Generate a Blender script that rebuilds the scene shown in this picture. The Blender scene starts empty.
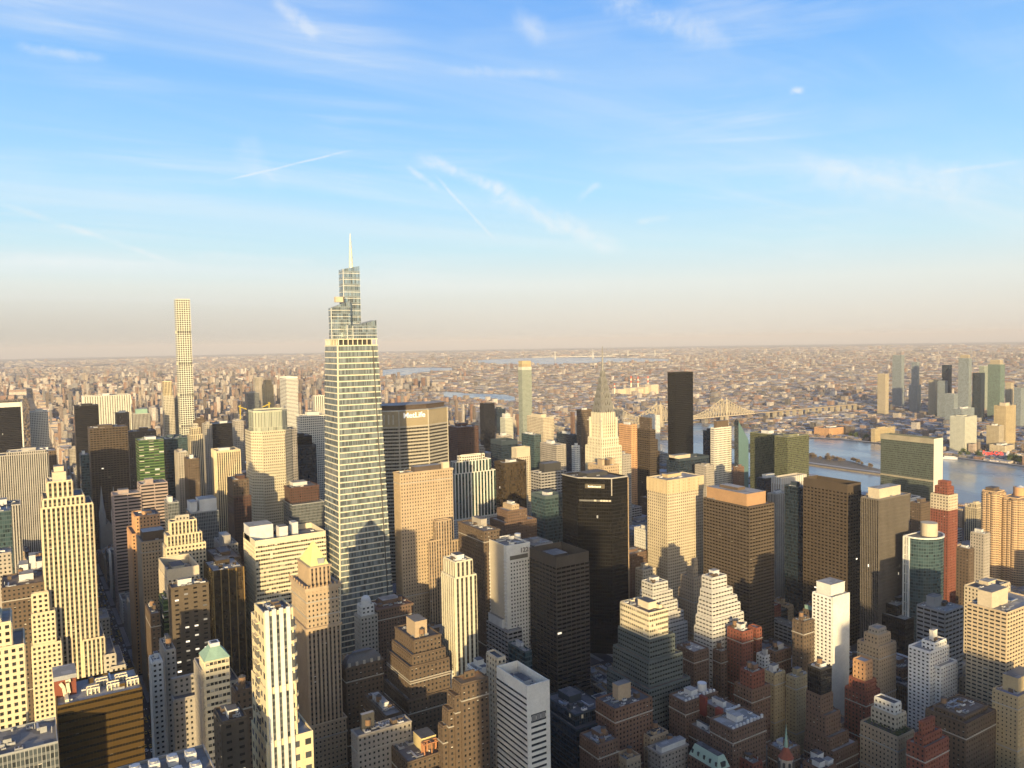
import bpy, math, random
import numpy as np
R = math.radians
rnd = random.Random(7)

# ------------------------------------------------------------------ camera
F, HEAD, PITCH, ROLL, EYE = 790.5, 32.15, -3.093, -0.974, 323.5
# grid axes: +Y runs uptown along the avenues, +X runs crosstown toward the river
scn = bpy.context.scene
_h, _t, _r = R(HEAD), R(PITCH), R(ROLL)
FW = np.array([math.sin(_h)*math.cos(_t), math.cos(_h)*math.cos(_t), math.sin(_t)])
_rt = np.array([math.cos(_h), -math.sin(_h), 0.0]); _up = np.cross(_rt, FW)
RT = math.cos(_r)*_rt + math.sin(_r)*_up
UP = -math.sin(_r)*_rt + math.cos(_r)*_up
from mathutils import Matrix, Vector
cam = bpy.data.objects.new('camera', bpy.data.cameras.new('camera'))
scn.collection.objects.link(cam)
M3 = Matrix((RT, UP, -FW)).transposed()
cam.matrix_world = Matrix.Translation((0, 0, EYE)) @ M3.to_4x4()
cam.data.sensor_width = 36; cam.data.lens = F/1024*36
cam.data.clip_start = 1; cam.data.clip_end = 120000
scn.camera = cam

# ------------------------------------------------------------------ sky, sun, exposure
SUN_AZ, SUN_EL = 213.5, 8.5          # azimuth in grid degrees clockwise from +Y
scn.view_settings.view_transform = 'Standard'; scn.view_settings.look = 'None'
scn.view_settings.gamma = 1.0; scn.view_settings.exposure = 0.74
scn.view_settings.use_curve_mapping = False
scn.cycles.use_denoising = True; scn.cycles.denoiser = 'OPENIMAGEDENOISE'; scn.cycles.denoising_input_passes = 'RGB_ALBEDO_NORMAL'; scn.cycles.denoising_prefilter = 'ACCURATE'
scn.cycles.max_bounces = 5; scn.cycles.diffuse_bounces = 3; scn.cycles.glossy_bounces = 3
scn.cycles.volume_bounces = 0; scn.cycles.transparent_max_bounces = 4
scn.cycles.caustics_reflective = False; scn.cycles.caustics_refractive = False
sl = bpy.data.lights.new('sun', 'SUN'); sl.energy = 5.0; sl.angle = R(0.55); sl.color = (1.0, 0.745, 0.375)
sun = bpy.data.objects.new('sun', sl); scn.collection.objects.link(sun)
SD = Vector((math.sin(R(SUN_AZ))*math.cos(R(SUN_EL)), math.cos(R(SUN_AZ))*math.cos(R(SUN_EL)), math.sin(R(SUN_EL))))
sun.rotation_euler = SD.to_track_quat('Z', 'Y').to_euler()

def lin(c):
    return tuple(((v/255)/12.92 if v/255 <= 0.04045 else ((v/255+0.055)/1.055)**2.4) for v in c)

class NT:
    """small helper to write node trees in a line each"""
    def __init__(s, tree): s.t = tree; s.n = tree.nodes; s.l = tree.links
    def new(s, ty, **k):
        n = s.n.new(ty)
        for a, b in k.items(): setattr(n, a, b)
        return n
    def put(s, sock, v):
        if hasattr(v, 'is_output'): s.l.new(v, sock)
        elif v is not None: sock.default_value = v
    def m(s, op, a, b=None, c=None, clamp=False):
        n = s.new('ShaderNodeMath', operation=op, use_clamp=clamp)
        for i, v in enumerate((a, b, c)):
            if v is not None: s.put(n.inputs[i], v)
        return n.outputs[0]
    def vm(s, op, a, b=None):
        n = s.new('ShaderNodeVectorMath', operation=op)
        s.put(n.inputs[0], a)
        if b is not None: s.put(n.inputs[1], b)
        return n.outputs['Value'] if op in ('DOT_PRODUCT', 'LENGTH') else n.outputs[0]
    def mix(s, f, a, b):
        n = s.new('ShaderNodeMix', data_type='RGBA')
        s.put(n.inputs[0], f); s.put(n.inputs[6], a); s.put(n.inputs[7], b)
        return n.outputs[2]
    def mixf(s, f, a, b):
        n = s.new('ShaderNodeMix', data_type='FLOAT')
        s.put(n.inputs[0], f); s.put(n.inputs[2], a); s.put(n.inputs[3], b)
        return n.outputs[0]
    def ss(s, v, a, b):
        n = s.new('ShaderNodeMapRange', interpolation_type='SMOOTHSTEP')
        s.put(n.inputs[0], v); n.inputs[1].default_value = a; n.inputs[2].default_value = b
        return n.outputs[0]
    def noise(s, vec, scale, detail=4, rough=0.55, dist=0.0):
        n = s.new('ShaderNodeTexNoise'); s.put(n.inputs['Vector'], vec)
        n.inputs['Scale'].default_value = scale; n.inputs['Detail'].default_value = detail
        n.inputs['Roughness'].default_value = rough; n.inputs['Distortion'].default_value = dist
        return n.outputs[0]
    def ramp(s, f, stops):
        n = s.new('ShaderNodeValToRGB'); s.put(n.inputs[0], f)
        el = n.color_ramp.elements
        while len(el) < len(stops): el.new(0.5)
        for e, (p, c) in zip(el, stops):
            e.position = p; e.color = (*c, 1)
        return n.outputs[0]

def pix_dir(px, py):
    d = FW + (px-512)/F*RT + (384-py)/F*UP
    return d/np.linalg.norm(d)

w = bpy.data.worlds.new('World'); scn.world = w; w.use_nodes = True
T = NT(w.node_tree); T.n.clear()
out = T.new('ShaderNodeOutputWorld'); bg = T.new('ShaderNodeBackground'); bg.inputs[1].default_value = 0.05
T.l.new(bg.outputs[0], out.inputs[0])
sky = T.new('ShaderNodeTexSky', sky_type='NISHITA'); sky.sun_disc = False
sky.sun_elevation = R(SUN_EL); sky.sun_rotation = R(SUN_AZ); sky.altitude = 300
sky.air_density = 1.0; sky.dust_density = 2.5; sky.ozone_density = 1.5
gdir = T.new('ShaderNodeTexCoord').outputs['Generated']
sep = T.new('ShaderNodeSeparateXYZ'); T.l.new(gdir, sep.inputs[0])
el = sep.outputs[2]
air = T.ramp(T.m('MAXIMUM', el, 0.0), [(0.0, lin((221,212,198))), (0.03, lin((226,222,211))), (0.07, lin((226,232,227))), (0.115, lin((200,231,241))),
    (0.18, lin((172,221,253))), (0.26, lin((148,203,252))), (0.37, lin((113,176,246))), (0.8, lin((45,105,200)))])
# the murk lies thicker to the left (upriver) than to the right
side = T.vm('DOT_PRODUCT', gdir, tuple(float(v) for v in _rt))
murk = T.m('MULTIPLY', T.ss(T.m('MULTIPLY', side, -1.0), -0.25, 0.6), T.ss(el, 0.085, 0.0))
air = T.mix(T.m('MULTIPLY', murk, 0.55), air, (*lin((184,181,172)), 1))
front = T.ss(T.vm('DOT_PRODUCT', gdir, tuple(float(v) for v in FW)), -0.35, 0.35)
# cirrus on a high sheet: the direction is projected on a plane above
ez = T.m('ADD', T.m('MAXIMUM', el, 0.0), 0.06)
pl = T.new('ShaderNodeCombineXYZ')
T.l.new(T.m('DIVIDE', sep.outputs[0], ez), pl.inputs[0]); T.l.new(T.m('DIVIDE', sep.outputs[1], ez), pl.inputs[1])
mp = T.new('ShaderNodeMapping'); T.l.new(pl.outputs[0], mp.inputs[0])
mp.inputs['Rotation'].default_value = (0, 0, R(38)); mp.inputs['Scale'].default_value = (0.42, 1.9, 1)
n1 = T.noise(mp.outputs[0], 0.8, 8, 0.62, 0.9)
n2 = T.noise(pl.outputs[0], 0.28, 3, 0.5, 0.3)
wisp = T.m('MULTIPLY', T.ss(n1, 0.42, 0.75), T.ss(n2, 0.34, 0.62))
mp2 = T.new('ShaderNodeMapping'); T.l.new(pl.outputs[0], mp2.inputs[0])
mp2.inputs['Rotation'].default_value = (0, 0, R(-57)); mp2.inputs['Scale'].default_value = (0.16, 0.9, 1)
veil = T.ss(T.noise(mp2.outputs[0], 0.7, 5, 0.55, 0.4), 0.42, 0.75)
mp3 = T.new('ShaderNodeMapping'); T.l.new(gdir, mp3.inputs[0]); mp3.inputs['Rotation'].default_value = (0, R(2.5), R(HEAD)); mp3.inputs['Scale'].default_value = (2.2, 2.2, 26)
bands = T.m('MULTIPLY', T.ss(T.noise(mp3.outputs[0], 1.0, 7, 0.6, 0.5), 0.44, 0.72), T.ss(T.noise(gdir, 3.0, 3, 0.5), 0.36, 0.6))
cloud = T.m('ADD', T.m('MULTIPLY', bands, 0.55), T.m('ADD', T.m('MULTIPLY', wisp, 0.52), T.m('MULTIPLY', veil, 0.58)))
def streak(a, b, wid, amt, soft=0.5):
    """a contrail or cloud streak along the great circle between two directions"""
    A, B = pix_dir(*a), pix_dir(*b)
    n = np.cross(A, B); n /= np.linalg.norm(n); mid = (A+B); mid /= np.linalg.norm(mid)
    tg = np.cross(n, mid); half = math.acos(float(np.dot(A, B)))/2
    wob = T.m('MULTIPLY', T.m('SUBTRACT', T.noise(gdir, 40, 3), 0.5), wid*1.2)
    dd = T.m('ABSOLUTE', T.m('ADD', T.vm('DOT_PRODUCT', gdir, tuple(map(float, n))), wob))
    al = T.m('ABSOLUTE', T.vm('DOT_PRODUCT', gdir, tuple(map(float, tg))))
    k = T.m('MULTIPLY', T.ss(dd, wid, 0.0), T.ss(al, math.sin(half)*1.05, math.sin(half)*soft))
    k = T.m('MULTIPLY', k, T.m('ADD', T.ss(T.noise(gdir, 34, 7, 0.68, 0.6), 0.30, 0.62), 0.30))
    return T.m('MULTIPLY', T.m('MULTIPLY', k, amt), T.ss(T.vm('DOT_PRODUCT', gdir, tuple(map(float, mid))), 0.2, 0.6))
for s_ in (((224,181),(356,149),0.0020,0.6,0.6), ((432,172),(498,243),0.0030,0.5), ((405,165),(440,190),0.006,0.5), ((470,180),(630,256),0.018,0.62),
           ((410,155),(520,195),0.012,0.6), ((-10,200),(190,268),0.005,0.5), ((930,174),(1030,160),0.004,0.3), ((788,92),(806,90),0.006,0.8,0.1), ((508,10),(552,42),0.02,0.42,0.1),
           ((590,-6),(740,44),0.02,0.45), ((780,170),(1010,190),0.03,0.42), ((635,223),(672,217),0.006,0.5), ((236,135),(280,190),0.022,0.22), ((270,-5),(320,40),0.012,0.4), ((10,45),(110,60),0.008,0.45),
           ((440,70),(580,76),0.008,0.28), ((180,255),(330,262),0.008,0.3), ((0,258),(110,262),0.01,0.3), ((575,200),(602,182),0.007,0.4)):
    cloud = T.m('ADD', cloud, streak(*s_))
cloud = T.m('MULTIPLY', T.m('MULTIPLY', cloud, T.ss(el, 0.02, 0.12), None), 1.0, clamp=True)
air = T.mix(T.m('MULTIPLY', cloud, 0.62), air, (*lin((240,243,243)), 1))
gain = T.vm('SCALE', air); gain.node.inputs['Scale'].default_value = 12.8
back = T.vm('SCALE', T.vm('MULTIPLY', sky.outputs[0], (0.92, 0.98, 1.10))); back.node.inputs['Scale'].default_value = 2.9
T.l.new(T.mix(T.m('MULTIPLY', front, 0.96), back, gain), bg.inputs[0])

# ------------------------------------------------------------------ surveying: pixels -> grid metres
C0 = np.array([0, 0, EYE])
def on(px, py, **k):
    d = FW + (px-512)/F*RT + (384-py)/F*UP
    if 'y' in k: t = k['y']/d[1]
    elif 'x' in k: t = k['x']/d[0]
    elif 'z' in k: t = (k['z']-EYE)/d[2]
    else: t = k['d']/math.hypot(d[0], d[1])
    return C0 + t*d
def plane_n(px): return RT - (px-512)/F*FW
def proj(p):
    d = np.asarray(p, float)-C0; q = d@FW
    return 512+F*(d@RT)/q, 384-F*(d@UP)/q
def z_at(py, x, y):
    """height of the point over (x,y) seen on row py"""
    n = UP - (384-py)/F*FW
    return EYE - (n[0]*x+n[1]*y)/n[2]
def survey(lx, cx, rx, cy, dp=None, wd=None, **k):
    x0, y0, zt = on(cx, cy, **k)
    if lx is not None and cx-lx > 2.6: dp = None
    n = plane_n(lx) if lx is not None else None
    y1 = y0+dp if dp else -(n[0]*x0+n[2]*(zt-EYE))/n[1]
    if not dp: y1 = min(max(y1, y0+9), y0+95)
    n = plane_n(rx) if rx is not None else None
    x1 = x0+wd if wd else -(n[1]*y0+n[2]*(zt-EYE))/n[0]
    x1 = min(max(x1, x0+6), x0+190)
    return [x0, y0, x1, y1, zt]

EARTH = 6371000.0
def drop(x, y):
    r = math.hypot(x, y)
    return -max(r-2600.0, 0.0)**2/(2*EARTH)

# ------------------------------------------------------------------ materials
MATS = {}
def facade_group():
    g = bpy.data.node_groups.new('facade', 'ShaderNodeTree')
    I = g.interface
    def inp(nm, ty, d):
        s = I.new_socket(nm, in_out='INPUT', socket_type=ty); s.default_value = d
    for nm in ('Wall', 'Glass', 'Spandrel'): inp(nm, 'NodeSocketColor', (0.5, 0.5, 0.5, 1))
    for nm, d in (('u0', .2), ('u1', .8), ('v0', .2), ('v1', .8), ('Blinds', .15), ('Lit', 0.), ('Rough', .12), ('Vary', .25), ('Spec', .5)): inp(nm, 'NodeSocketFloat', d)
    I.new_socket('Shader', in_out='OUTPUT', socket_type='NodeSocketShader')
    t = NT(g); gi = t.new('NodeGroupInput'); go = t.new('NodeGroupOutput'); i = gi.outputs
    uv = t.new('ShaderNodeUVMap', uv_map='UVMap'); s = t.new('ShaderNodeSeparateXYZ'); t.l.new(uv.outputs[0], s.inputs[0])
    U, V = s.outputs[0], s.outputs[1]
    fu, fv = t.m('FRACT', U), t.m('FRACT', V)
    mu = t.m('MULTIPLY', t.m('GREATER_THAN', fu, i['u0']), t.m('LESS_THAN', fu, i['u1']))
    mv = t.m('MULTIPLY', t.m('GREATER_THAN', fv, i['v0']), t.m('LESS_THAN', fv, i['v1']))
    blank = t.m('GREATER_THAN', U, -500.0)
    mu = t.m('MULTIPLY', mu, blank)
    win = t.m('MULTIPLY', mu, mv); sp = t.m('MULTIPLY', mu, t.m('SUBTRACT', 1.0, mv))
    oi = t.new('ShaderNodeObjectInfo')
    cell = t.new('ShaderNodeCombineXYZ')
    t.l.new(t.m('FLOOR', U), cell.inputs[0]); t.l.new(t.m('FLOOR', V), cell.inputs[1]); t.l.new(t.m('MULTIPLY', oi.outputs['Random'], 97.0), cell.inputs[2])
    wn = t.new('ShaderNodeTexWhiteNoise', noise_dimensions='3D'); t.l.new(cell.outputs[0], wn.inputs[0])
    rv, rc = wn.outputs[0], wn.outputs[1]
    ge = t.new('ShaderNodeNewGeometry')
    pos = ge.outputs['Position']
    # streaks and stains on the masonry
    st = t.new('ShaderNodeMapping'); t.l.new(pos, st.inputs[0]); st.inputs['Scale'].default_value = (0.35, 0.35, 0.03)
    a = t.noise(st.outputs[0], 1.0, 4, 0.6); b = t.noise(pos, 0.9, 3, 0.6); cfl = t.new('ShaderNodeTexWhiteNoise', noise_dimensions='1D')
    t.l.new(t.m('FLOOR', V), cfl.inputs['W'])
    big = t.noise(pos, .05, 4, .6)
    dirt = t.m('ADD', t.m('MULTIPLY', t.m('SUBTRACT', a, 0.5), 2.4), t.m('MULTIPLY', t.m('SUBTRACT', b, 0.5), 1.2))
    dirt = t.m('ADD', dirt, t.m('MULTIPLY', t.m('SUBTRACT', big, 0.5), 1.6))
    dirt = t.m('ADD', dirt, t.m('MULTIPLY', t.m('SUBTRACT', cfl.outputs[0], 0.5), 0.25))
    k = t.m('MAXIMUM', 0.35, t.m('ADD', 1.0, t.m('MULTIPLY', dirt, t.m('MULTIPLY', i['Vary'], 1.7))))
    wall = t.vm('SCALE', i['Wall']); t.l.new(k, wall.node.inputs['Scale'])
    col = t.mix(sp, wall, i['Spandrel'])
    gv = t.vm('SCALE', i['Glass']); t.l.new(t.m('ADD', 0.45, t.m('MULTIPLY', rv, 1.1)), gv.node.inputs['Scale'])
    sepc = t.new('ShaderNodeSeparateXYZ'); t.l.new(rc, sepc.inputs[0])
    hgt = t.m('SUBTRACT', 1.0, t.m('MULTIPLY', rv, 1.3))
    isb = t.m('MULTIPLY', t.m('LESS_THAN', sepc.outputs[0], t.m('MULTIPLY', i['Blinds'], 1.8)), t.m('GREATER_THAN', fv, hgt))
    bl = t.mix(t.m('POWER', sepc.outputs[1], 2.0), (0.09, 0.085, 0.075, 1), (0.60, 0.57, 0.51, 1))
    gl = t.mix(isb, gv, bl)
    col = t.mix(win, col, gl)
    p = t.new('ShaderNodeBsdfPrincipled')
    t.l.new(col, p.inputs['Base Color'])
    t.l.new(t.mixf(win, 0.88, i['Rough']), p.inputs['Roughness'])
    t.l.new(t.mixf(win, 0.25, t.m('MINIMUM', i['Spec'], 1.0)), p.inputs['Specular IOR Level'])
    t.l.new(t.m('MULTIPLY', t.m('MULTIPLY', win, t.m('SUBTRACT', 1.0, isb)), t.m('SUBTRACT', i['Spec'], 1.0, None), clamp=True), p.inputs['Metallic'])
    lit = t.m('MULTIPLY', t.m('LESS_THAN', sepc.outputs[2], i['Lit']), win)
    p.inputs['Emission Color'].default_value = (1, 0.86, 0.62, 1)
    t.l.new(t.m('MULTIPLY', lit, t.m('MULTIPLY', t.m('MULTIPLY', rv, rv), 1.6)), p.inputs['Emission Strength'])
    # every pane sits a hair out of true
    tilt = t.vm('SCALE', t.vm('SUBTRACT', rc, (0.5, 0.5, 0.5))); t.l.new(t.m('MULTIPLY', win, 0.05), tilt.node.inputs['Scale'])
    t.l.new(t.vm('NORMALIZE', t.vm('ADD', ge.outputs['Normal'], tilt)), p.inputs['Normal'])
    t.l.new(p.outputs[0], go.inputs[0])
    return g
FG = facade_group()
#      wall, glass, spandrel, bay, floor, u0, u1, v0, v1, blinds, lit, rough, vary, spec
CRM, LIM, WHT, TAN, BRK, RED, BRN, BRZ, GRY, DGR, BLK, STO, ORG, PNK = (.57,.485,.335),(.40,.37,.31),(.63,.615,.565),(.40,.31,.21),(.165,.10,.07),(.20,.07,.048),(.11,.08,.057),(.055,.04,.027),(.27,.265,.26),(.10,.10,.105),(.012,.012,.015),(.33,.30,.26),(.50,.29,.15),(.36,.27,.23)
GL = (.025,.028,.03)
STY = {
 'deco':   (CRM, GL, (.15,.13,.095), 3.0, 3.7, .22, .78, .25, .80, .18, 0, .15, .2, .5),
 'decowin':(CRM, GL, CRM, 3.2, 3.7, .24, .76, .25, .78, .12, 0, .15, .3, .5),
 'cream':  ((.50,.43,.32), GL, (.50,.43,.32), 3.3, 3.5, .26, .74, .25, .76, .14, 0, .15, .25, .5),
 'lime':   (LIM, GL, LIM, 3.2, 3.6, .28, .74, .25, .75, .18, 0, .15, .25, .5),
 'limepier':(LIM, GL, (.13,.12,.11), 2.7, 3.7, .36, .80, .3, .82, .12, 0, .15, .25, .5),
 'pinstripe':((.36,.34,.31), GL, (.05,.05,.05), 2.5, 3.7, .42, .92, .25, .85, .1, 0, .15, .2, .5),
 'stone':  (STO, GL, STO, 3.0, 3.5, .3, .72, .28, .74, .2, 0, .15, .3, .5),
 'brick':  (BRK, GL, BRK, 3.0, 3.2, .26, .72, .25, .78, .22, 0, .15, .3, .5),
 'brick2': ((.145,.095,.07), GL, (.145,.095,.07), 2.6, 3.1, .27, .72, .25, .78, .25, 0, .15, .3, .5),
 'red':    (RED, GL, RED, 3.0, 3.2, .26, .72, .25, .78, .22, 0, .15, .3, .5),
 'maroon': ((.085,.045,.035), GL, (.085,.045,.035), 3.0, 3.4, .26, .74, .26, .76, .1, 0, .15, .25, .5),
 'brown':  (BRN, GL, BRN, 3.1, 3.5, .28, .72, .26, .74, .25, 0, .15, .3, .5),
 'tan':    (TAN, GL, TAN, 2.9, 3.4, .3, .70, .27, .74, .22, 0, .15, .3, .5),
 'tanpier':((.38,.29,.195), GL, (.14,.10,.075), 3.0, 3.6, .26, .74, .28, .8, .2, 0, .15, .25, .5),
 'orange': (ORG, GL, ORG, 3.0, 3.5, .3, .7, .26, .74, .2, 0, .15, .25, .5),
 'yellowapt':((.40,.32,.19), GL, (.40,.32,.19), 3.0, 3.0, .32, .68, .3, .7, .25, 0, .15, .25, .5),
 'aptband':((.48,.385,.26), (.03,.03,.03), (.48,.385,.26), 4.2, 3.0, .10, .90, .40, .86, .18, 0, .2, .2, .5),
 'corinth':((.47,.33,.20), (.03,.03,.03), (.47,.33,.20), 2.6, 3.0, .16, .84, .36, .84, .15, 0, .2, .2, .5),
 'white':  (WHT, GL, WHT, 3.2, 3.4, .25, .75, .3, .75, .2, 0, .15, .15, .5),
 'whitebox':((.72,.71,.68), GL, (.72,.71,.68), 3.4, 3.0, .22, .78, .3, .75, .2, 0, .15, .15, .5),
 'whiteband':((.66,.64,.58), (.04,.045,.05), (.66,.64,.58), 4.0, 3.6, .0, 1.0, .5, .95, .1, 0, .15, .15, .5),
 'greyband':((.30,.29,.28), (.02,.02,.022), (.30,.29,.28), 5.5, 3.8, .07, .95, .38, .86, .08, 0, .15, .2, .5),
 'pinkband':((.34,.27,.24), (.02,.02,.022), (.34,.27,.24), 16, 4.0, .04, .98, .42, .9, .05, 0, .15, .2, .5),
 'bronzeband':((.07,.058,.047), (.010,.010,.010), (.07,.058,.047), 5.2, 3.8, .06, .96, .40, .9, .06, .006, .15, .2, .5),
 'brownband':((.09,.07,.052), (.013,.011,.010), (.09,.07,.052), 4.4, 3.6, .10, .92, .42, .84, .12, 0, .15, .2, .5),
 'browngrid':((.072,.054,.038), (.012,.010,.009), (.072,.054,.038), 4.6, 3.7, .18, .84, .30, .72, .05, .006, .15, .2, .5),
 'bronzeglass':((.05,.036,.022), (.05,.036,.02), (.035,.026,.016), 1.8, 3.8, .08, .94, .18, .92, .05, .004, .10, .1, .9),
 'goldglass':((.070,.043,.010), (.012,.009,.004), (.060,.036,.008), 1.6, 4.0, .03, .98, .60, .93, .06, 0, .25, .25, .6),
 'blackglass':((.02,.02,.022), (.008,.008,.010), (.012,.012,.014), 1.9, 3.8, .08, .94, .14, .92, .012, .002, .07, .1, .6),
 'bluegl':  ((.035,.05,.065), (.012,.022,.035), (.02,.03,.045), 1.8, 3.8, .08, .94, .2, .92, .02, .001, .07, .1, .8),
 'tealgl':  ((.07,.10,.11), (.03,.055,.062), (.05,.08,.088), 1.8, 4.0, .06, .95, .25, .92, .05, 0, .08, .1, .9),
 'greengl': ((.07,.10,.05), (.02,.045,.022), (.10,.16,.06), 6.5, 4.0, .04, .97, .3, .92, .22, .01, .1, .1, .9),
 'greygl':  ((.28,.29,.29), (.05,.06,.065), (.12,.13,.135), 1.8, 3.8, .10, .92, .25, .9, .1, 0, .09, .1, .9),
 'paleglass':((.45,.46,.40), (.10,.13,.11), (.28,.31,.26), 1.9, 3.6, .10, .92, .3, .9, .1, 0, .1, .1, .9),
 'finglass':((.60,.58,.52), (.02,.045,.042), (.02,.045,.042), 5.0, 3.8, .40, .98, .06, .96, .05, 0, .09, .1, .9),
 'fins':    ((.42,.38,.32), (.015,.015,.015), (.03,.027,.025), 2.0, 3.8, .42, .98, .2, .9, .05, 0, .12, .15, .6),
 'darkfins':((.16,.14,.12), (.012,.011,.01), (.02,.018,.016), 1.9, 3.8, .30, .98, .2, .9, .05, .004, .12, .15, .6),
 'gmstripe':((.62,.60,.52), (.03,.03,.03), (.10,.095,.085), 5.2, 3.8, .52, .98, .2, .9, .05, 0, .12, .1, .6),
 'whitegrid':((.62,.59,.51), (.03,.03,.032), (.62,.59,.51), 3.2, 3.7, .24, .80, .22, .80, .08, 0, .12, .12, .5),
 'grid432': ((.54,.535,.45), (.02,.022,.02), (.54,.535,.45), 4.75, 4.72, .17, .83, .17, .83, .04, 0, .1, .08, .9),
 'un':      ((.115,.125,.105), (.075,.095,.085), (.085,.105,.088), 1.3, 3.7, .1, .93, .30, .94, .05, .0, .1, .15, 1.3),
 'oneun':   ((.16,.165,.10), (.05,.058,.034), (.13,.135,.08), 1.5, 3.0, .08, .94, .12, .9, .0, 0, .12, .1, .9),
 'louvre':  ((.40,.35,.27), (.05,.045,.04), (.20,.17,.13), 1.6, 12, .45, .95, .04, .96, 0, 0, .5, .1, .3),
 'dots':    ((.47,.375,.225), (.20,.19,.15), (.47,.375,.225), 2.9, 3.6, .32, .72, .3, .72, .30, 0, .10, .2, .9),
 'whitepier':((.56,.52,.40), (.04,.038,.035), (.085,.075,.06), 3.6, 3.8, .42, .94, .25, .9, .05, 0, .15, .2, .5),
 'yellow425':((.62,.53,.34), (.05,.055,.06), (.62,.53,.34), 5.2, 6.6, .30, .82, .22, .68, .3, 0, .12, .12, .6),
 'octa':    ((.47,.42,.31), (.06,.06,.055), (.47,.42,.31), 2.6, 3.8, .3, .75, .28, .76, .2, 0, .12, .12, .6),
 'crownglass':((.42,.42,.33), (.22,.24,.20), (.3,.31,.25), 2.2, 20, .2, .9, .02, .98, 0, 0, .1, .1, .9),
 'onev':    ((.15,.16,.15), (.20,.235,.245), (.15,.17,.17), 70, 5.55, .004, .996, .08, .99, .10, .0, .09, .1, 1.35),
 'crownv':  ((.30,.33,.35), (.30,.36,.40), (.18,.21,.23), 1.8, 6.0, .04, .96, .12, .97, .02, 0, .12, .1, 1.75),
 'metlife': ((.38,.35,.29), (.022,.02,.018), (.38,.35,.29), 2.0, 3.95, .06, .96, .12, .62, .06, 0, .14, .12, .6),
 'bandcream':((.60,.53,.38), (.03,.03,.028), (.60,.53,.38), 2.2, 4.0, .08, .95, .45, .92, .3, 0, .13, .12, .6),
 'trump':   ((.016,.0145,.012), (.006,.006,.006), (.008,.0075,.007), 1.9, 3.6, .08, .93, .12, .92, .015, .0, .1, .1, .5),
 'chry':    ((.58,.54,.42), (.03,.028,.026), (.36,.33,.26), 2.8, 3.7, .28, .76, .25, .78, .1, 0, .15, .1, .5),
 'dk101':   ((.012,.011,.0095), (.007,.0067,.0065), (.008,.0075,.007), 1.7, 3.7, .08, .94, .14, .92, .012, .002, .09, .1, .6),
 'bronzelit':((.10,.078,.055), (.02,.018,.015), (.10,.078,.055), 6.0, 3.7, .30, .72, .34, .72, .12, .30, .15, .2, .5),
 'zigdark': ((.10,.118,.115), (.015,.019,.021), (.10,.118,.115), 2.6, 3.6, .12, .88, .38, .8, .15, .004, .14, .2, .5),
 'zigwhite':((.50,.485,.45), (.03,.03,.03), (.50,.485,.45), 3.6, 3.5, .10, .90, .42, .8, .14, 0, .14, .2, .5),
 'lic':     ((.26,.285,.295), (.15,.185,.205), (.20,.225,.235), 2.4, 3.6, .1, .92, .25, .9, .05, 0, .15, .1, 1.1),
 'citi':    ((.19,.24,.215), (.08,.12,.105), (.14,.19,.165), 2.4, 3.6, .1, .92, .25, .9, .05, 0, .12, .1, .8),
 'lictan':  ((.42,.36,.26), (.07,.07,.065), (.42,.36,.26), 2.8, 3.3, .2, .8, .28, .76, .1, 0, .15, .15, .6),
 'bldgreen':((.50,.50,.42), (.05,.06,.05), (.50,.50,.42), 3, 3.2, .2, .8, .3, .75, .1, 0, .15, .15, .6),
}
def facade(nm):
    if nm in MATS: return MATS[nm]
    s = STY[nm]; m = bpy.data.materials.new(nm); m.use_nodes = True
    t = NT(m.node_tree); t.n.clear(); o = t.new('ShaderNodeOutputMaterial'); g = t.new('ShaderNodeGroup'); g.node_tree = FG
    for k, v in (('Wall', s[0]), ('Glass', s[1]), ('Spandrel', s[2])): g.inputs[k].default_value = (*v, 1)
    for k, v in zip(('u0','u1','v0','v1','Blinds','Lit','Rough','Vary','Spec'), s[5:]): g.inputs[k].default_value = v
    t.l.new(g.outputs[0], o.inputs[0]); MATS[nm] = m
    return m
def plain(nm, col, rough=0.85, vary=0.3, scale=0.5, spec=0.3, metal=0.0, col2=None):
    """masonry, metal, gravel ... with stains of its own"""
    if nm in MATS: return MATS[nm]
    m = bpy.data.materials.new(nm); m.use_nodes = True; t = NT(m.node_tree); p = t.n['Principled BSDF']
    pos = t.new('ShaderNodeNewGeometry').outputs['Position']
    a = t.noise(pos, scale, 5, 0.65); b = t.noise(pos, scale*0.12, 3, 0.5)
    k = t.m('ADD', 1.0, t.m('MULTIPLY', t.m('SUBTRACT', t.m('ADD', a, b), 1.0), vary*2))
    if col2: c = t.mix(t.ss(b, 0.42, 0.6), (*col, 1), (*col2, 1))
    else: c = (*col, 1)
    sc = t.vm('SCALE', c[:3] if isinstance(c, tuple) else c); t.l.new(k, sc.node.inputs['Scale'])
    t.l.new(sc, p.inputs['Base Color']); p.inputs['Roughness'].default_value = rough
    p.inputs['Specular IOR Level'].default_value = spec; p.inputs['Metallic'].default_value = metal
    MATS[nm] = m
    return m
def wallmat(st):
    return plain(st+'_wall', STY[st][0], 0.85, 0.22, 0.6)
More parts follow.
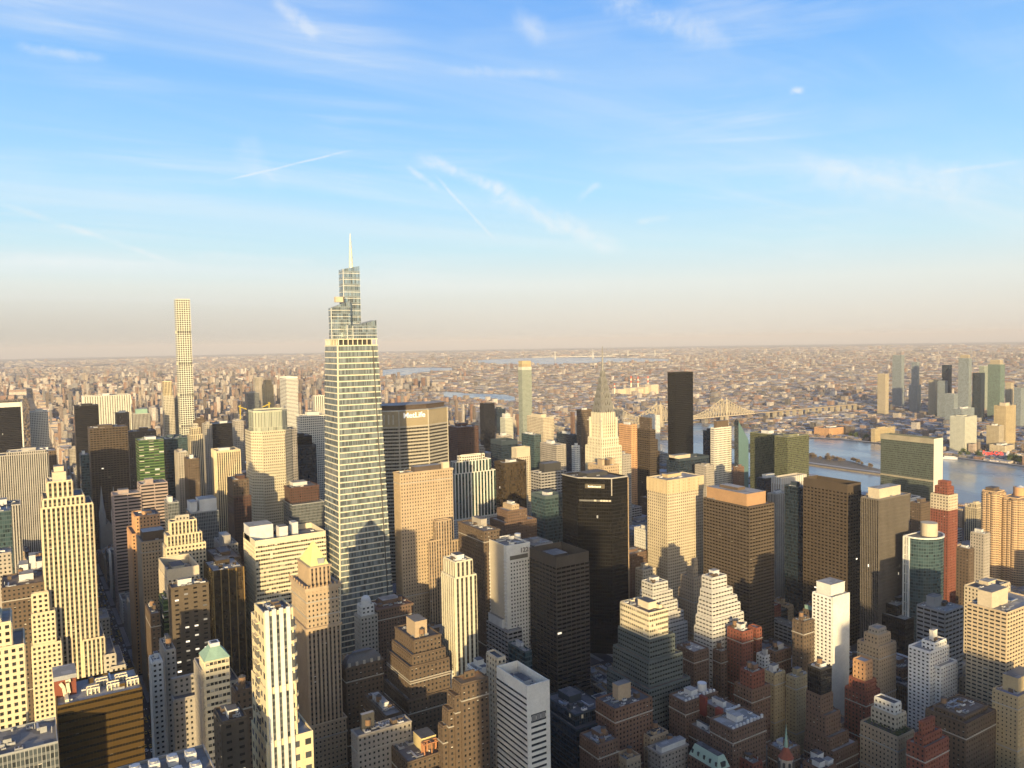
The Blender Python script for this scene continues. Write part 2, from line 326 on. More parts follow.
def roof_mat(nm, a_, b_):
    m = bpy.data.materials.new(nm); m.use_nodes = True; t = NT(m.node_tree); p = t.n['Principled BSDF']
    pos = t.new('ShaderNodeNewGeometry').outputs['Position']
    v = t.new('ShaderNodeTexVoronoi', distance='CHEBYCHEV'); t.l.new(pos, v.inputs['Vector']); v.inputs['Scale'].default_value = .13
    sv_ = t.new('ShaderNodeSeparateXYZ'); t.l.new(v.outputs['Color'], sv_.inputs[0])
    n = t.noise(pos, .35, 5, .65); n2 = t.noise(pos, 2.2, 3, .6)
    f = t.m('ADD', t.m('MULTIPLY', sv_.outputs[0], .55), t.m('ADD', t.m('MULTIPLY', n, .5), t.m('SUBTRACT', t.m('MULTIPLY', n2, .3), .2)), None, True)
    t.l.new(t.mix(f, (*b_, 1), (*a_, 1)), p.inputs['Base Color']); p.inputs['Roughness'].default_value = .93
    MATS[nm] = m; return m
ROOFS = [roof_mat('roof_gravel', (.25,.235,.215), (.085,.08,.075)), roof_mat('roof_tar', (.13,.13,.135), (.04,.04,.043)),
         roof_mat('roof_pale', (.42,.40,.37), (.15,.143,.133)), roof_mat('roof_brown', (.22,.17,.135), (.08,.062,.05))]
METAL = plain('galvanised', (.42,.43,.44), .5, .3, 1.0, .5, .6)
UNITW = plain('unit_white', (.56,.56,.545), .6, .25, 1.2)
WOOD = plain('tank_wood', (.20,.125,.075), .9, .35, 2.0)
DARKM = plain('dark_metal', (.05,.05,.052), .6, .3, 1.0)
COPPER = plain('green_copper', (.24,.37,.30), .8, .25, .5, col2=(.19,.30,.255))

# ------------------------------------------------------------------ mesh building
COL = scn.collection
class MB:
    def __init__(s): s.v = []; s.f = []; s.uv = []; s.mi = []; s.mats = []; s.col = None
    def mat(s, m):
        if m not in s.mats: s.mats.append(m)
        return s.mats.index(m)
    def face(s, pts, m, uvs=None):
        b = len(s.v); s.v.extend(tuple(map(float, p)) for p in pts); s.f.append(tuple(range(b, b+len(pts))))
        s.uv.extend(uvs if uvs else [(-1000.5, 0.0)]*len(pts)); s.mi.append(s.mat(m))
    def wall(s, a, b, z0, z1, m, bay=None, fl=None, za=None, zb=None, ztop=None):
        """vertical wall from a to b (outside on the right of a->b); tops may differ"""
        za = z1 if za is None else za; zb = z1 if zb is None else zb
        if bay:
            W = math.hypot(b[0]-a[0], b[1]-a[1]); n = max(1, round(W/bay)); u = rnd.randrange(0, 400)
            zt = z1 if ztop is None else ztop
            v = lambda z: (z-zt)/fl+200
            s.face([(*a, z0), (*b, z0), (*b, zb), (*a, za)], m, [(u, v(z0)), (u+n, v(z0)), (u+n, v(zb)), (u, v(za))])
        else: s.face([(*a, z0), (*b, z0), (*b, zb), (*a, za)], m)
    def prism(s, poly, z0, z1, side, top=None, bay=None, fl=None, bottom=False):
        n = len(poly)
        for i in range(n): s.wall(poly[i], poly[(i+1) % n], z0, z1, side, bay, fl)
        if top is not None: s.face([(*p, z1) for p in poly], top)
        if bottom: s.face([(*p, z0) for p in reversed(poly)], side)
    def box(s, x0, y0, z0, x1, y1, z1, m, top=None, bay=None, fl=None, bottom=False):
        s.prism([(x0, y0), (x1, y0), (x1, y1), (x0, y1)], z0, z1, m, top or m, bay, fl, bottom)
    def frustum(s, r0, z0, r1, z1, m, top=None, bay=None, fl=None):
        A = [(r0[0], r0[1]), (r0[2], r0[1]), (r0[2], r0[3]), (r0[0], r0[3])]; B = [(r1[0], r1[1]), (r1[2], r1[1]), (r1[2], r1[3]), (r1[0], r1[3])]
        for i in range(4):
            j = (i+1) % 4; uv = None
            if bay:
                W = math.hypot(A[j][0]-A[i][0], A[j][1]-A[i][1]); k = max(1, round(W/bay)); u = rnd.randrange(0, 400); va, vb = (z0-z1)/fl+200, 200
                uv = [(u, va), (u+k, va), (u+k, vb), (u, vb)]
            s.face([(*A[i], z0), (*A[j], z0), (*B[j], z1), (*B[i], z1)], m, uv)
        s.face([(*p, z1) for p in B], top or m)
    def cyl(s, cx, cy, z0, z1, r0, r1, m, n=12, top=True, bay=None, fl=None, a0=0.0):
        P = [(cx+math.cos(a0+2*math.pi*i/n), cy+math.sin(a0+2*math.pi*i/n)) for i in range(n)]
        q = lambda p, r: (cx+(p[0]-cx)*r, cy+(p[1]-cy)*r)
        for i in range(n):
            a, b = P[i], P[(i+1) % n]; uv = None
            if bay:
                k = max(1, round(2*math.pi*r0/n/bay)); va = (z0-z1)/fl+200; uv = [(i*k, va), (i*k+k, va), (i*k+k, 200), (i*k, 200)]
            if r1 < 0.02: s.face([(*q(a, r0), z0), (*q(b, r0), z0), (cx, cy, z1)], m)
            else: s.face([(*q(a, r0), z0), (*q(b, r0), z0), (*q(b, r1), z1), (*q(a, r1), z1)], m, uv)
        if top and r1 >= 0.02: s.face([(*q(p, r1), z1) for p in P], m)
    def bar(s, a, b, r, m):
        a, b = Vector(a), Vector(b); d = (b-a).normalized(); u = d.cross(Vector((0, 0, 1)))
        if u.length < 1e-3: u = Vector((1, 0, 0))
        u.normalize(); vv = d.cross(u); c = [u*r+vv*r, -u*r+vv*r, -u*r-vv*r, u*r-vv*r]
        for i in range(4): s.face([a+c[i], a+c[(i+1) % 4], b+c[(i+1) % 4], b+c[i]], m)
        s.face([a+k for k in reversed(c)], m); s.face([b+k for k in c], m)
    def mesh(s, name, origin=(0, 0, 0)):
        me = bpy.data.meshes.new(name)
        v = np.array(s.v, dtype=np.float64)-np.array(origin)
        me.from_pydata(v.tolist(), [], s.f)
        uv = me.uv_layers.new(name='UVMap'); uv.data.foreach_set('uv', np.array(s.uv, dtype=np.float32).ravel())
        for m in s.mats: me.materials.append(m)
        me.polygons.foreach_set('material_index', s.mi)
        if s.col is not None:
            at = me.color_attributes.new('tint', 'FLOAT_COLOR', 'CORNER')
            at.data.foreach_set('color', np.array(s.col, dtype=np.float32).ravel())
        me.update()
        return me
    def build(s, name, parent=None, origin=None):
        """origin in world metres; under a parent the parent's base is the origin"""
        og = tuple(parent['_o']) if parent is not None else (origin or (0, 0, 0))
        o = bpy.data.objects.new(name, s.mesh(name, og)); COL.objects.link(o)
        if parent is not None:
            p = parent
            o.parent = p
        else: o.location = og
        o['_o'] = og
        return o
USED = {}
def thing(name, label, cat, loc, group=None):
    o = bpy.data.objects.new(name, None); o.empty_display_size = 1; COL.objects.link(o); o.location = loc
    o['label'] = label; o['category'] = cat; o['_o'] = tuple(map(float, loc))
    USED.setdefault(label, []).append(name)
    if group: o['group'] = group
    return o
def tag(o, label, cat, group=None):
    o['label'] = label; o['category'] = cat
    if group: o['group'] = group
    return o
def kind(o, k): o['kind'] = k; return o

FOOT = []      # footprints with the row down to which each building shows
BOXES = []     # every box for the visibility test of the fillers

BRICKW = wallmat('brown')
# --- roof furniture, each piece a part of its building
def water_tank(root, x, y, z, r=1.9, h=3.6, leg=3.0):
    m = MB(); m.cyl(x, y, z+leg, z+leg+h, r, r*.96, WOOD, 12)
    o = m.build('water_tank', root)
    c = MB(); c.cyl(x, y, z+leg+h, z+leg+h+r*.75, r*1.05, 0, DARKM, 12); c.build('conical_lid', o)
    l = MB()
    for sx in (-1, 1):
        for sy in (-1, 1): l.bar((x+sx*r*.6, y+sy*r*.6, z), (x+sx*r*.6, y+sy*r*.6, z+leg), .16, DARKM)
    l.box(x-r*.8, y-r*.8, z+leg-.25, x+r*.8, y+r*.8, z+leg, DARKM, bottom=True); l.build('tank_stand', o)
def machine_room(root, x0, y0, x1, y1, z, h, m=None, name='machine_room'):
    b = MB(); m = m or UNITW
    b.box(x0, y0, z, x1, y1, z+h, m, ROOFS[rnd.randrange(3)])
    b.box(x0-.15, y0-.15, z+h-.5, x1+.15, y1+.15, z+h+.15, m, ROOFS[rnd.randrange(3)])
    return b.build(name, root)
def cooling_unit(root, x, y, z, s=2.2, m=None):
    b = MB(); m = m or (UNITW if rnd.random() < .6 else METAL)
    b.box(x-s, y-s*.7, z+.3, x+s, y+s*.7, z+s*.9, m, bottom=True)
    for k in (-.5, .5): b.cyl(x+k*s, y, z+s*.9, z+s*1.05, s*.38, s*.38, DARKM, 10)
    b.build('cooling_unit', root)
def clutter(root, x0, y0, x1, y1, z, n=None, tank=False, wall=None, big=True):
    W, D = x1-x0, y1-y0
    if W < 5 or D < 5: return
    A = W*D; n = (n+2) if n is not None else int(min(10, 3+A/90))
    if big:
        w, d = W*rnd.uniform(.28, .5), D*rnd.uniform(.28, .5)
        px, py = x0+rnd.uniform(.25, .6)*(W-w)+1, y0+rnd.uniform(.35, .8)*(D-d)
        machine_room(root, px, py, px+w, py+d, z, rnd.uniform(3, 5.5), wall)
    for _ in range(n):
        s = rnd.uniform(.9, 1.9); cooling_unit(root, rnd.uniform(x0+2.5, x1-2.5), rnd.uniform(y0+2, y1-2), z, s)
    near = math.hypot(x0, y0) < 760
    for _ in range((3 if near else 1) if W > 9 and D > 9 else 0):
        m = MB(); x, y = rnd.uniform(x0+1.5, x1-7), rnd.uniform(y0+1.5, y1-3); L = min(rnd.uniform(4, 12), x1-x-1.5)
        if rnd.random() < .5: m.box(x, y, z+.4, x+L, y+.9, z+1.3, METAL, bottom=True); m.box(x, y+.1, z, x+.8, min(y+.1+L*.6, y1-1), z+1.2, METAL)
        else: L = min(L, y1-y-1.5); m.box(x, y, z+.4, x+.9, y+L, z+1.3, METAL, bottom=True); m.box(x+.1, y+.1, z, min(x+.1+L*.5, x1-1), y+.9, z+1.2, METAL)
        m.build('roof_duct', root)
    if near and W > 8 and D > 8:
        for _ in range(2):
            x, y = rnd.uniform(x0+1.2, x1-5), rnd.uniform(y0+1.2, y1-5); m = MB(); h = rnd.uniform(2.4, 3.4)
            m.box(x, y, z, x+rnd.uniform(2.2, 3.6), y+rnd.uniform(2.6, 4.4), z+h, wall or BRICKW, ROOFS[1]); m.build('stair_bulkhead', root)
    for _ in range(3):
        m = MB(); x, y = rnd.uniform(x0+1, x1-1), rnd.uniform(y0+1, y1-1)
        if rnd.random() < .5: m.bar((x, y, z), (x, y, z+rnd.uniform(1.5, 3.5)), .18, METAL)
        else: m.bar((x, y, z+.5), (min(x1-1, x+rnd.uniform(4, 10)), y, z+.5), .3, METAL)
        m.build('vent_pipe', root)
    if tank: water_tank(root, rnd.uniform(x0+3, x1-3), rnd.uniform(y0+3, y1-3), z)

BELT = {'brick', 'brick2', 'red', 'brown', 'tan', 'stone', 'yellowapt', 'orange'}
RELIEF = {'deco','decowin','cream','lime','limepier','pinstripe','stone','brick','brick2','red','brown','tan','tanpier','orange','yellowapt','aptband','white','whitebox','whiteband','greyband','pinkband','bronzeband','brownband','browngrid','whitegrid','fins','darkfins','gmstripe','dots','whitepier','bandcream','chry','bronzelit','zigdark','zigwhite','octa'}
def relief(m, x0, y0, x1, y1, z0, zt, st):
    s = STY[st]; wm = wallmat(st); bay, fl, u0, u1, v0, v1 = s[3:9]; d = .42
    spand_in = s[2] != s[0]
    faces = [((x0, y0), (1, 0), (0, -1), x1-x0), ((x0, y1), (0, -1), (-1, 0), y1-y0)]
    if x1 < 90: faces.append(((x1, y0), (0, 1), (1, 0), y1-y0))
    for (ox, oy), (ax, ay), (nx, ny), W in faces:
        n = max(1, round(W/bay)); b = W/n
        P = lambda u, o: (ox+ax*u+nx*o, oy+ay*u+ny*o)
        def quad(a, b_, za, zb): m.face([(*a, za), (*b_, za), (*b_, zb), (*a, zb)], wm)
        if u0 > .001 or u1 < .999:
            for i in range(n+1):
                a, c = max(0, (i-1+u1)*b), min(W, (i+u0)*b)
                if c-a < .05: continue
                e = d+.06 if spand_in else d
                quad(P(a, e), P(c, e), z0, zt); quad(P(a, 0), P(a, e), z0, zt); quad(P(c, e), P(c, 0), z0, zt)
        if not spand_in:
            k = 0
            while True:
                zb_ = zt-fl*(k+1); lo, hi = zb_-fl*(1-v1), zb_+fl*v0; k += 1
                if hi < z0+.3 or k > 120: break
                lo = max(lo, z0); e = d-.05
                quad(P(0, e), P(W, e), lo, hi); m.face([(*P(0, 0), lo), (*P(W, 0), lo), (*P(W, e), lo), (*P(0, e), lo)], wm); m.face([(*P(0, e), hi), (*P(W, e), hi), (*P(W, 0), hi), (*P(0, 0), hi)], wm)
            lo = zt-fl*(1-v1); e = d-.05
            quad(P(0, e), P(W, e), lo, zt+.0); m.face([(*P(0, 0), lo), (*P(W, 0), lo), (*P(W, e), lo), (*P(0, e), lo)], wm)
        m.face([(*P(0, d+.06), zt), (*P(W, d+.06), zt), (*P(W, 0), zt), (*P(0, 0), zt)], wm)
def tier(root, x0, y0, x1, y1, z0, zt, st, roof=None, par=1.1, name='tower_block', corn=None, piers=None):
    s = STY[st]; fm, wm = facade(st), wallmat(st); rf = roof or ROOFS[rnd.randrange(3)]
    top = zt-par; m = MB(); P = [(x0, y0), (x1, y0), (x1, y1), (x0, y1)]
    m.prism(P, z0, top, fm, None, s[3], s[4]); m.prism(P, top, zt, wm)
    if st in RELIEF and math.hypot(x0, y0) < 1250: relief(m, x0, y0, x1, y1, z0, top, st)
    k = min(.45, (x1-x0)*.1); Q = [(x0+k, y0+k), (x1-k, y0+k), (x1-k, y1-k), (x0+k, y1-k)]
    for i in range(4):
        j = (i+1) % 4
        m.face([(*P[i], zt), (*P[j], zt), (*Q[j], zt), (*Q[i], zt)], wm)
        m.face([(*Q[j], top), (*Q[i], top), (*Q[i], zt), (*Q[j], zt)], wm)
    o = m.build(name, root)
    r = MB(); r.face([(*q, top) for q in Q], rf); r.build('roof', o)
    if st in BELT and math.hypot(x0, y0) < 820 and zt-z0 > 16:
        bl = plain('limestone_belt', (.36,.335,.29), .8, .25)
        for fz in ((zt-STY[st][4]*3.15), (z0+(zt-z0)*rnd.uniform(.25, .5))):
            c = MB(); d_ = .62
            for a in ((x0-d_, y0-d_, x1+d_, y0-.05), (x0-d_, y1+.05, x1+d_, y1+d_), (x0-d_, y0-.05, x0-.05, y1+.05), (x1+.05, y0-.05, x1+d_, y1+.05)): c.box(a[0], a[1], fz, a[2], a[3], fz+.75, bl, bottom=True)
            c.build('belt_course', o)
    if corn:
        h, d = corn; c = MB(); A = (x0-d, y0-d, x1+d, y1+d)
        for a in ((A[0], A[1], A[2], y0-.02), (A[0], y1+.02, A[2], A[3]), (A[0], y0-.02, x0-.02, y1+.02), (x1+.02, y0-.02, A[2], y1+.02)):
            c.box(a[0], a[1], zt-h, a[2], a[3], zt-.25, wm, bottom=True)
        c.build('cornice', o)
    if piers:
        every, wd, dpt, pm = piers; c = MB(); pm = pm or wm
        n = max(1, round((x1-x0)/every))
        for i in range(n+1): x = x0+(x1-x0)*i/n; c.box(x-wd/2, y0-dpt, z0, x+wd/2, y0+.02, zt-.1, pm)
        n = max(1, round((y1-y0)/every))
        for i in range(n+1): y = y0+(y1-y0)*i/n; c.box(x0-dpt, y-wd/2+.01, z0, x0+.02, y+wd/2+.01, zt-.1, pm)
        c.build('piers', o)
    return o

def B(name, label, cat, px, key, st, vb=None, tiers=None, roof=None, n=None, tank=False, corn=None, ph=None, piers=None, dp=None, wd=None, base=None, par=1.1, big=True, z0=0.0, tst=None):
    """one building: px = (left, corner, right, row) of its main roof in the photo, key = where its corner stands"""
    lx, cx, rx, cy = px
    b = survey(lx, cx, rx, cy, dp, wd, **key); x0, y0, x1, y1, zt = b
    d = drop(x0, y0)
    root = thing(name, label, cat, ((x0+x1)/2, (y0+y1)/2, z0+d))
    TT = [(0, 0, 0, 0, zt, st)]
    for t in (tiers or []):
        tx, ty = x0+t[0], y0+t[1]
        TT.append((t[0], t[1], t[2], t[3], z_at(t[4], tx, ty) if t[4] is not None else zt+t[6], t[5] if len(t) > 5 and t[5] else st))
    TT.sort(key=lambda t: t[4])
    done = []; res = []
    for i, t in enumerate(TT):
        e = .06*i
        r = (x0+t[0]+e, y0+t[1]+e, x1-t[3]-e, y1-t[2]-e)
        zb = z0+d
        for q, qz in done:
            if q[0] <= r[0]+.2 and q[1] <= r[1]+.2 and q[2] >= r[2]-.2 and q[3] >= r[3]-.2: zb = max(zb, qz-par-.1)
        is_top = i == len(TT)-1
        tier(root, *r, zb, t[4], t[5], roof, par, 'tower_block' if len(TT) > 1 else 'building_block', corn if is_top or corn and corn[0] < 0 else None, piers)
        done.append((r, t[4])); res.append((r, t[4]))
        FOOT.append((r[0], r[1], r[2], r[3], t[4], vb or cy+45)); BOXES.append((r[0], r[1], zb, r[2], r[3], t[4], -1))
    r, z = res[-1]
    if st in BELT and math.hypot(x0, y0) < 760 and not tank: tank = rnd.random() < .65
    W, D = r[2]-r[0], r[3]-r[1]
    if ph:
        for (a, b_, c, d_, h, mm) in ph:
            machine_room(root, r[0]+a*W, r[1]+b_*D, r[0]+c*W, r[1]+d_*D, z-par, h+par, mm, 'penthouse')
        clutter(root, *r, z-par, n if n is not None else 3, tank, big=False)
    elif n != 0: clutter(root, *r, z-par, n, tank, wallmat(st) if rnd.random() < .6 else None, big)
    root['_box'] = [float(v) for v in (*r, z)]
    return root
#@@HEROES
OT, AB, BB, SK = 'office_tower', 'apartment_building', 'brick_building', 'skyscraper'
T_, A_, O_ = 'tower', 'apartment building', 'office building'
UW, CRW, BRW, ORW = UNITW, wallmat('cream'), wallmat('brown'), plain('terracotta_plaster', (.38,.235,.13), .85, .2)
# ---- far left, along the dark avenue
B(OT,'black glass slab with a white frame cut by the left edge',T_,(None,-40,20.5,405),dict(y=1890),'blackglass',460,dp=40,n=2,par=4)
B(OT,'white gridded tower beside the park, right of the black white-framed slab',T_,(28,29.5,48,412),dict(y=1960),'whitegrid',450,dp=35,n=2)
B(OT,'grey pinstriped stone slab behind the tall yellow lit tower',T_,(None,-30,48,458),dict(y=1230),'pinstripe',545,dp=32,n=3,tiers=[(10,8,4,-4,480,'pinstripe'),(40,0,0,2,452.5,'pinstripe')])
B(OT,'brown stone block with a thin white roof edge behind the pinstriped slab',O_,(32,33,56,452),dict(y=1390),'brown',475,dp=40,roof=ROOFS[2],n=1)
B(OT,'plain black glass slab left of the bronze gridded tower',T_,(73.5,74.5,98.5,406),dict(y=1760),'blackglass',470,dp=32,n=1)
B(OT,'wide tower of flaring white marble stripes behind the black slab',T_,(82,83.5,130,396.5),dict(y=2050),'gmstripe',428,dp=45,n=0,ph=[(.42,.3,.56,.6,4,UW)],piers=(5.2,1.9,1.2,None))
B(OT,'pinkish stone tower with a teal roof box right of the white striped tower',T_,(131,133,150.5,414),dict(y=1800),'pinstripe',430,dp=30,n=0,ph=[(.2,.2,.85,.8,9,COPPER)])
B(OT,'small brown block in front of the white striped tower',O_,(115,116,129,413),dict(y=1860),'brown',428,dp=25,n=1)
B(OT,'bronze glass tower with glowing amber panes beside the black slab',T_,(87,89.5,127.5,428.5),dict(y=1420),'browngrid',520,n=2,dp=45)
B(OT,'broad brown topped block behind the green glass tower',O_,(127,128.5,156,432),dict(y=1540),'brown',440,dp=40,n=3,tst=None)
B(OT,'low glass building at the foot of the black slab beside the avenue',O_,(79.5,80.5,89,455),dict(y=1330),'tealgl',500,dp=30,n=1)
B(OT,'glass tower with sunlit green bands',T_,(137,138.5,163.5,440.5),dict(y=1210),'greengl',485,dp=35,n=5)
B(OT,'dark teal glass tower against the right side of the green banded tower',T_,(163,164,178,439),dict(y=1250),'tealgl',500,dp=35,n=2)
B(OT,'low teal glass block at the foot of the pencil-thin white tower',O_,(170,171,189,438),dict(y=1560),'tealgl',460,dp=30,n=2)
B(OT,'pale stepped stone tower standing just left of the pencil-thin white tower',T_,(162.5,163.5,174,396),dict(y=1870),'lime',440,dp=20,n=0,tiers=[(0.5,3,3,3,381.5,'deco')])
B(AB,'narrow sunlit slab squeezed beside the pencil-thin white tower',A_,(173.5,174.2,180,398),dict(y=1900),'cream',430,dp=16,n=0)
B(OT,'cream stone tower with a chamfered crown below the pencil-thin white tower',T_,(189,190,203,435),dict(y=1400),'deco',485,dp=24,n=0,tiers=[(3,3,3,3,428,'deco'),(6,6,6,6,424,'lime')])
B(OT,'grey stone tower right of the cream tower with the chamfered crown',T_,(203.5,204.5,212,424),dict(y=1480),'stone',480,dp=24,n=1)
B(OT,'brown hip topped building behind the cream chamfered tower',O_,(194,195,207,421),dict(y=1640),'brown',432,dp=22,n=1,tiers=[(4,4,4,4,418,'brown')])
B(OT,'dark low wide tower with white roof trusses',O_,(211,212,235,424),dict(y=1680),'blackglass',445,dp=40,n=3)
B(OT,'grey slab just left of the octagonal tower with the glass crown',T_,(234,235,243.5,421),dict(y=1540),'stone',448,dp=25,n=1)
B(OT,'tower of cream piers and dark glass left of the octagonal tower',T_,(211.5,216.5,240,451),dict(y=1150),'deco',540,n=4,piers=(3.0,1.0,.8,None),par=3)
B(OT,'grey stone block between the green banded tower and the cream chamfered tower',O_,(177,178,187.5,452),dict(y=1190),'stone',490,dp=30,n=2)
B(OT,'brown stone block with a small white dome on its roof',O_,(187,188,199,459),dict(y=1130),'brown',485,dp=28,n=1,ph=[(.3,.3,.6,.6,4,UW)])
B(OT,'small white and glass block right of the striped pinkish slab',O_,(167,168,179,503),dict(y=1010),'greygl',540,dp=30,n=2,ph=[(.1,.2,.5,.6,6,UW)])
# ---- the tall lit tower and the left foreground
t500 = B(SK,'tall yellow sunlit setback tower with vertical window strips and small crown','skyscraper',(40.5,42.5,84.5,499),dict(y=692),'deco',672,dp=34,n=0,corn=None,
  tiers=[(3.5,3,6,7.5,482,'deco'),(-1.2,-1.5,0,-5.5,508,'deco'),(22,-5,0,-9,640,'deco'),(36,-9,0,-16,655,'lime'),(40,-14,0,-22,667,'lime')],
  ph=[(.22,.2,.78,.8,6,CRW),(.3,.3,.7,.7,10,CRW)])
B(OT,'teal glass banded building at the left edge left of the yellow tower',O_,(None,-25,11,514),dict(y=860),'tealgl',560,dp=30,n=2)
B(OT,'grey stone wing with vertical windows between teal building and yellow tower',O_,(None,-10,20,507),dict(y=990),'pinstripe',575,dp=30,n=2)
B(OT,'small grey stone block at the left edge below the teal building',O_,(None,-20,11,556),dict(y=800),'stone',600,dp=22,n=2)
B(OT,'low roof of stepped white huts left of the yellow tower',O_,(17,18,44,573),dict(y=770),'stone',590,dp=32,n=2,ph=[(.05,.3,.4,.8,4,UW),(.45,.4,.7,.8,10,UW),(.72,.3,.95,.7,5,UW)])
B(OT,'dark brown flat block below the stepped white huts',O_,(1,2,44,588),dict(y=700),'brown',600,dp=40,roof=ROOFS[3],n=5)
B(OT,'pale cream slab with small square windows, its lower half in shadow',O_,(3,4,31,598),dict(y=704),'cream',690,dp=34,roof=ROOFS[3],n=3,par=3)
B(OT,'sunlit cream stepped tower between the cream slab and the yellow tower',T_,(30,31.5,55,614),dict(y=682),'decowin',752,dp=9,n=1,tiers=[(.5,3,2,3.5,594,'decowin'),(-1,-2,0,-3,646,'decowin'),(-14,-3,-2,-9,734,'stone')])
B(OT,'sunlit cream stepped tower with a green roof patch at the left edge',T_,(None,-14,11,625),dict(y=500),'decowin',752,dp=26,n=2,tiers=[(0,-1.5,-1,-5.5,650,'decowin'),(0,2,2,4.5,621,'decowin')])
B(OT,'low grey flat roofed building at the bottom left corner',O_,(None,-20,58,760),dict(y=440),'greygl',768,dp=30,n=5,roof=ROOFS[0],big=False)
hsbc = B(OT,'bronze gold banded office block with cluttered roof in the bottom left',O_,(56,57.2,142,706),dict(y=476),'goldglass',768,dp=33,n=7,big=False,roof=ROOFS[2])
# ---- across the dark avenue
B(OT,'long pinkish slab with dark horizontal window bands',O_,(112,113.5,141,495),dict(y=1060),'pinkband',590,dp=26,n=3)
B(OT,'taller half of the pinkish banded slab',O_,(139.5,140.5,167.5,484.5),dict(y=1062),'pinkband',545,dp=30,n=3)
B(BB,'orange brick stepped tower beside the dark avenue',T_,(131,132,156,534),dict(y=850),'orange',640,n=2,dp=40,tiers=[(4.5,6,3,-5,516.5,'orange')])
B(OT,'cream and brown block with a white cornice in front of the orange tower',O_,(140,141.5,167,542),dict(y=800),'tan',640,dp=32,corn=(1.6,.8),n=1,ph=[(.1,.25,.95,.8,7,BRW)])
B(OT,'cream stepped tower with a fluted crown right of the orange tower',T_,(163.5,167,202,536),dict(y=770),'deco',590,dp=30,n=1,tiers=[(4,4,3,3.5,522,'deco'),(-1.5,-2,0,-2.5,547,'decowin'),(9,9,8,9,516,'lime')])
B(OT,'cream box with a green glass flank below the fluted tower',O_,(158.5,167,199,570),dict(y=690),'cream',600,dp=24,n=2,par=8)
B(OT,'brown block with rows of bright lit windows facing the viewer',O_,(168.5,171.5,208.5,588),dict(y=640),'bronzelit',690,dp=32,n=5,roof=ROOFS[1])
B(OT,'dark bronze tower with gold piers left of the cream banded block',O_,(204,213,243.5,571),dict(y=690),'bronzeglass',650,n=4,roof=ROOFS[2],piers=(6,.8,.4,plain('gold_piers',(.26,.17,.06),.5)))
B(OT,'silver glass building with a big white penthouse',O_,(186,191,218.5,513),dict(y=890),'greygl',580,n=1,ph=[(.02,.25,.28,.85,10,UW),(.35,.2,.98,.9,12,UW)])
B(OT,'dark small block with rounded grey roof huts behind the bronze tower',O_,(214,222,238,545),dict(y=800),'stone',570,n=2,ph=[(.1,.1,.6,.6,8,wallmat('greyband'))])
B(BB,'old brick building with an orange sunlit corner behind the bronze tower',O_,(206,217,241,560),dict(y=750),'brown',580,n=4,roof=ROOFS[3])
B(BB,'dark red brick tower with a white zigzag band at its setback',T_,(232.5,233.5,251,497),dict(y=955),'maroon',570,dp=34,n=1,tiers=[(1,4,2,1,480,'brown')],corn=None)
B(OT,'slender stone building at the avenue corner with shadowed side',O_,(145.5,151,160,614),dict(y=680),'brown',655,n=1)
B(OT,'green glazed narrow building between stone corner building and lit-window block',O_,(159,163,171,600),dict(y=690),'greengl',645,n=1,dp=20)
B(OT,'pale thin building on the avenue left of the green copper roofed tower',O_,(159.5,165.5,173,650),dict(y=560),'stone',760,n=1)
B(OT,'small white block low on the avenue corner',O_,(149,152,160,662),dict(y=545),'white',720,n=1,dp=18)
B(OT,'grey classical building with arched roof openings left of copper roofed tower',O_,(172,174,198,700),dict(y=520),'stone',745,n=2,corn=(1.5,.8),tiers=[(1,8,0,0,678,'stone')])
cop = B(OT,'slender tower with a green copper hipped roof and bright yellow front',T_,(None,205,229,661),dict(y=474),'bandcream',768,n=0,dp=15)
B(OT,'pinkish stone wing with paired windows on the left of the copper roofed tower',O_,(194,201,206,670),dict(y=480),'stone',768,n=2)
B(OT,'dark brown block in shade right of the copper roofed tower',O_,(232,236,252,691),dict(y=430),'brown',720,n=2)
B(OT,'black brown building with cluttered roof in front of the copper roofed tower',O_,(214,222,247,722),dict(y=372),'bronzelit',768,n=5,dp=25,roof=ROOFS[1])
acb = B(OT,'flat roof crowded with large white cooling units at the bottom edge',O_,(None,112,216,800),dict(y=318),'stone',768,n=0,dp=24,roof=ROOFS[0])
# ---- around the tall glass tower
B(OT,'cream banded office block in front of the tall tapering glass tower',O_,(243.5,255,325.5,541),dict(y=722),'bandcream',640,n=4,roof=ROOFS[0],par=5,ph=[(.0,.45,.33,.95,9,UW),(.4,.35,.52,.6,6,UW),(.62,.5,.70,.75,7,UW)])
B(OT,'black glass block right of the octagonal tower',T_,(289,290,312,437),dict(y=1160),'blackglass',490,dp=30,n=3,tiers=[(4,-3,0,-5,446,'bluegl')])
B(OT,'dark tower in a cream window grid left of the tall tapering glass tower',T_,(295.5,300.5,329,416),dict(y=1240),'whitegrid',490,n=2)
B(SK,'tapering glass tower with pale bowed bands far behind the octagonal tower',T_,(279.5,286,297.5,377),dict(y=2080),'whiteband',425,n=0,par=5)
B(AB,'pale slab apartment tower far behind the octagonal tower',A_,(253.5,255,262.5,377.5),dict(y=2350),'stone',412,n=0,dp=25)
B(AB,'golden tower with a stepped crown far behind the octagonal tower',A_,(262.5,264,273.5,385),dict(y=2280),'yellowapt',412,n=0,dp=24,tiers=[(4,4,4,4,380,'yellowapt')])
B(AB,'dark glazed tower in a pale frame above the octagonal tower',A_,(246,247,259,393),dict(y=2150),'greygl',412,n=1,dp=25)
B(AB,'white striped slab just left of the tall tapering glass tower',A_,(313.5,315,325,396),dict(y=1900),'gmstripe',415,n=0,dp=20)
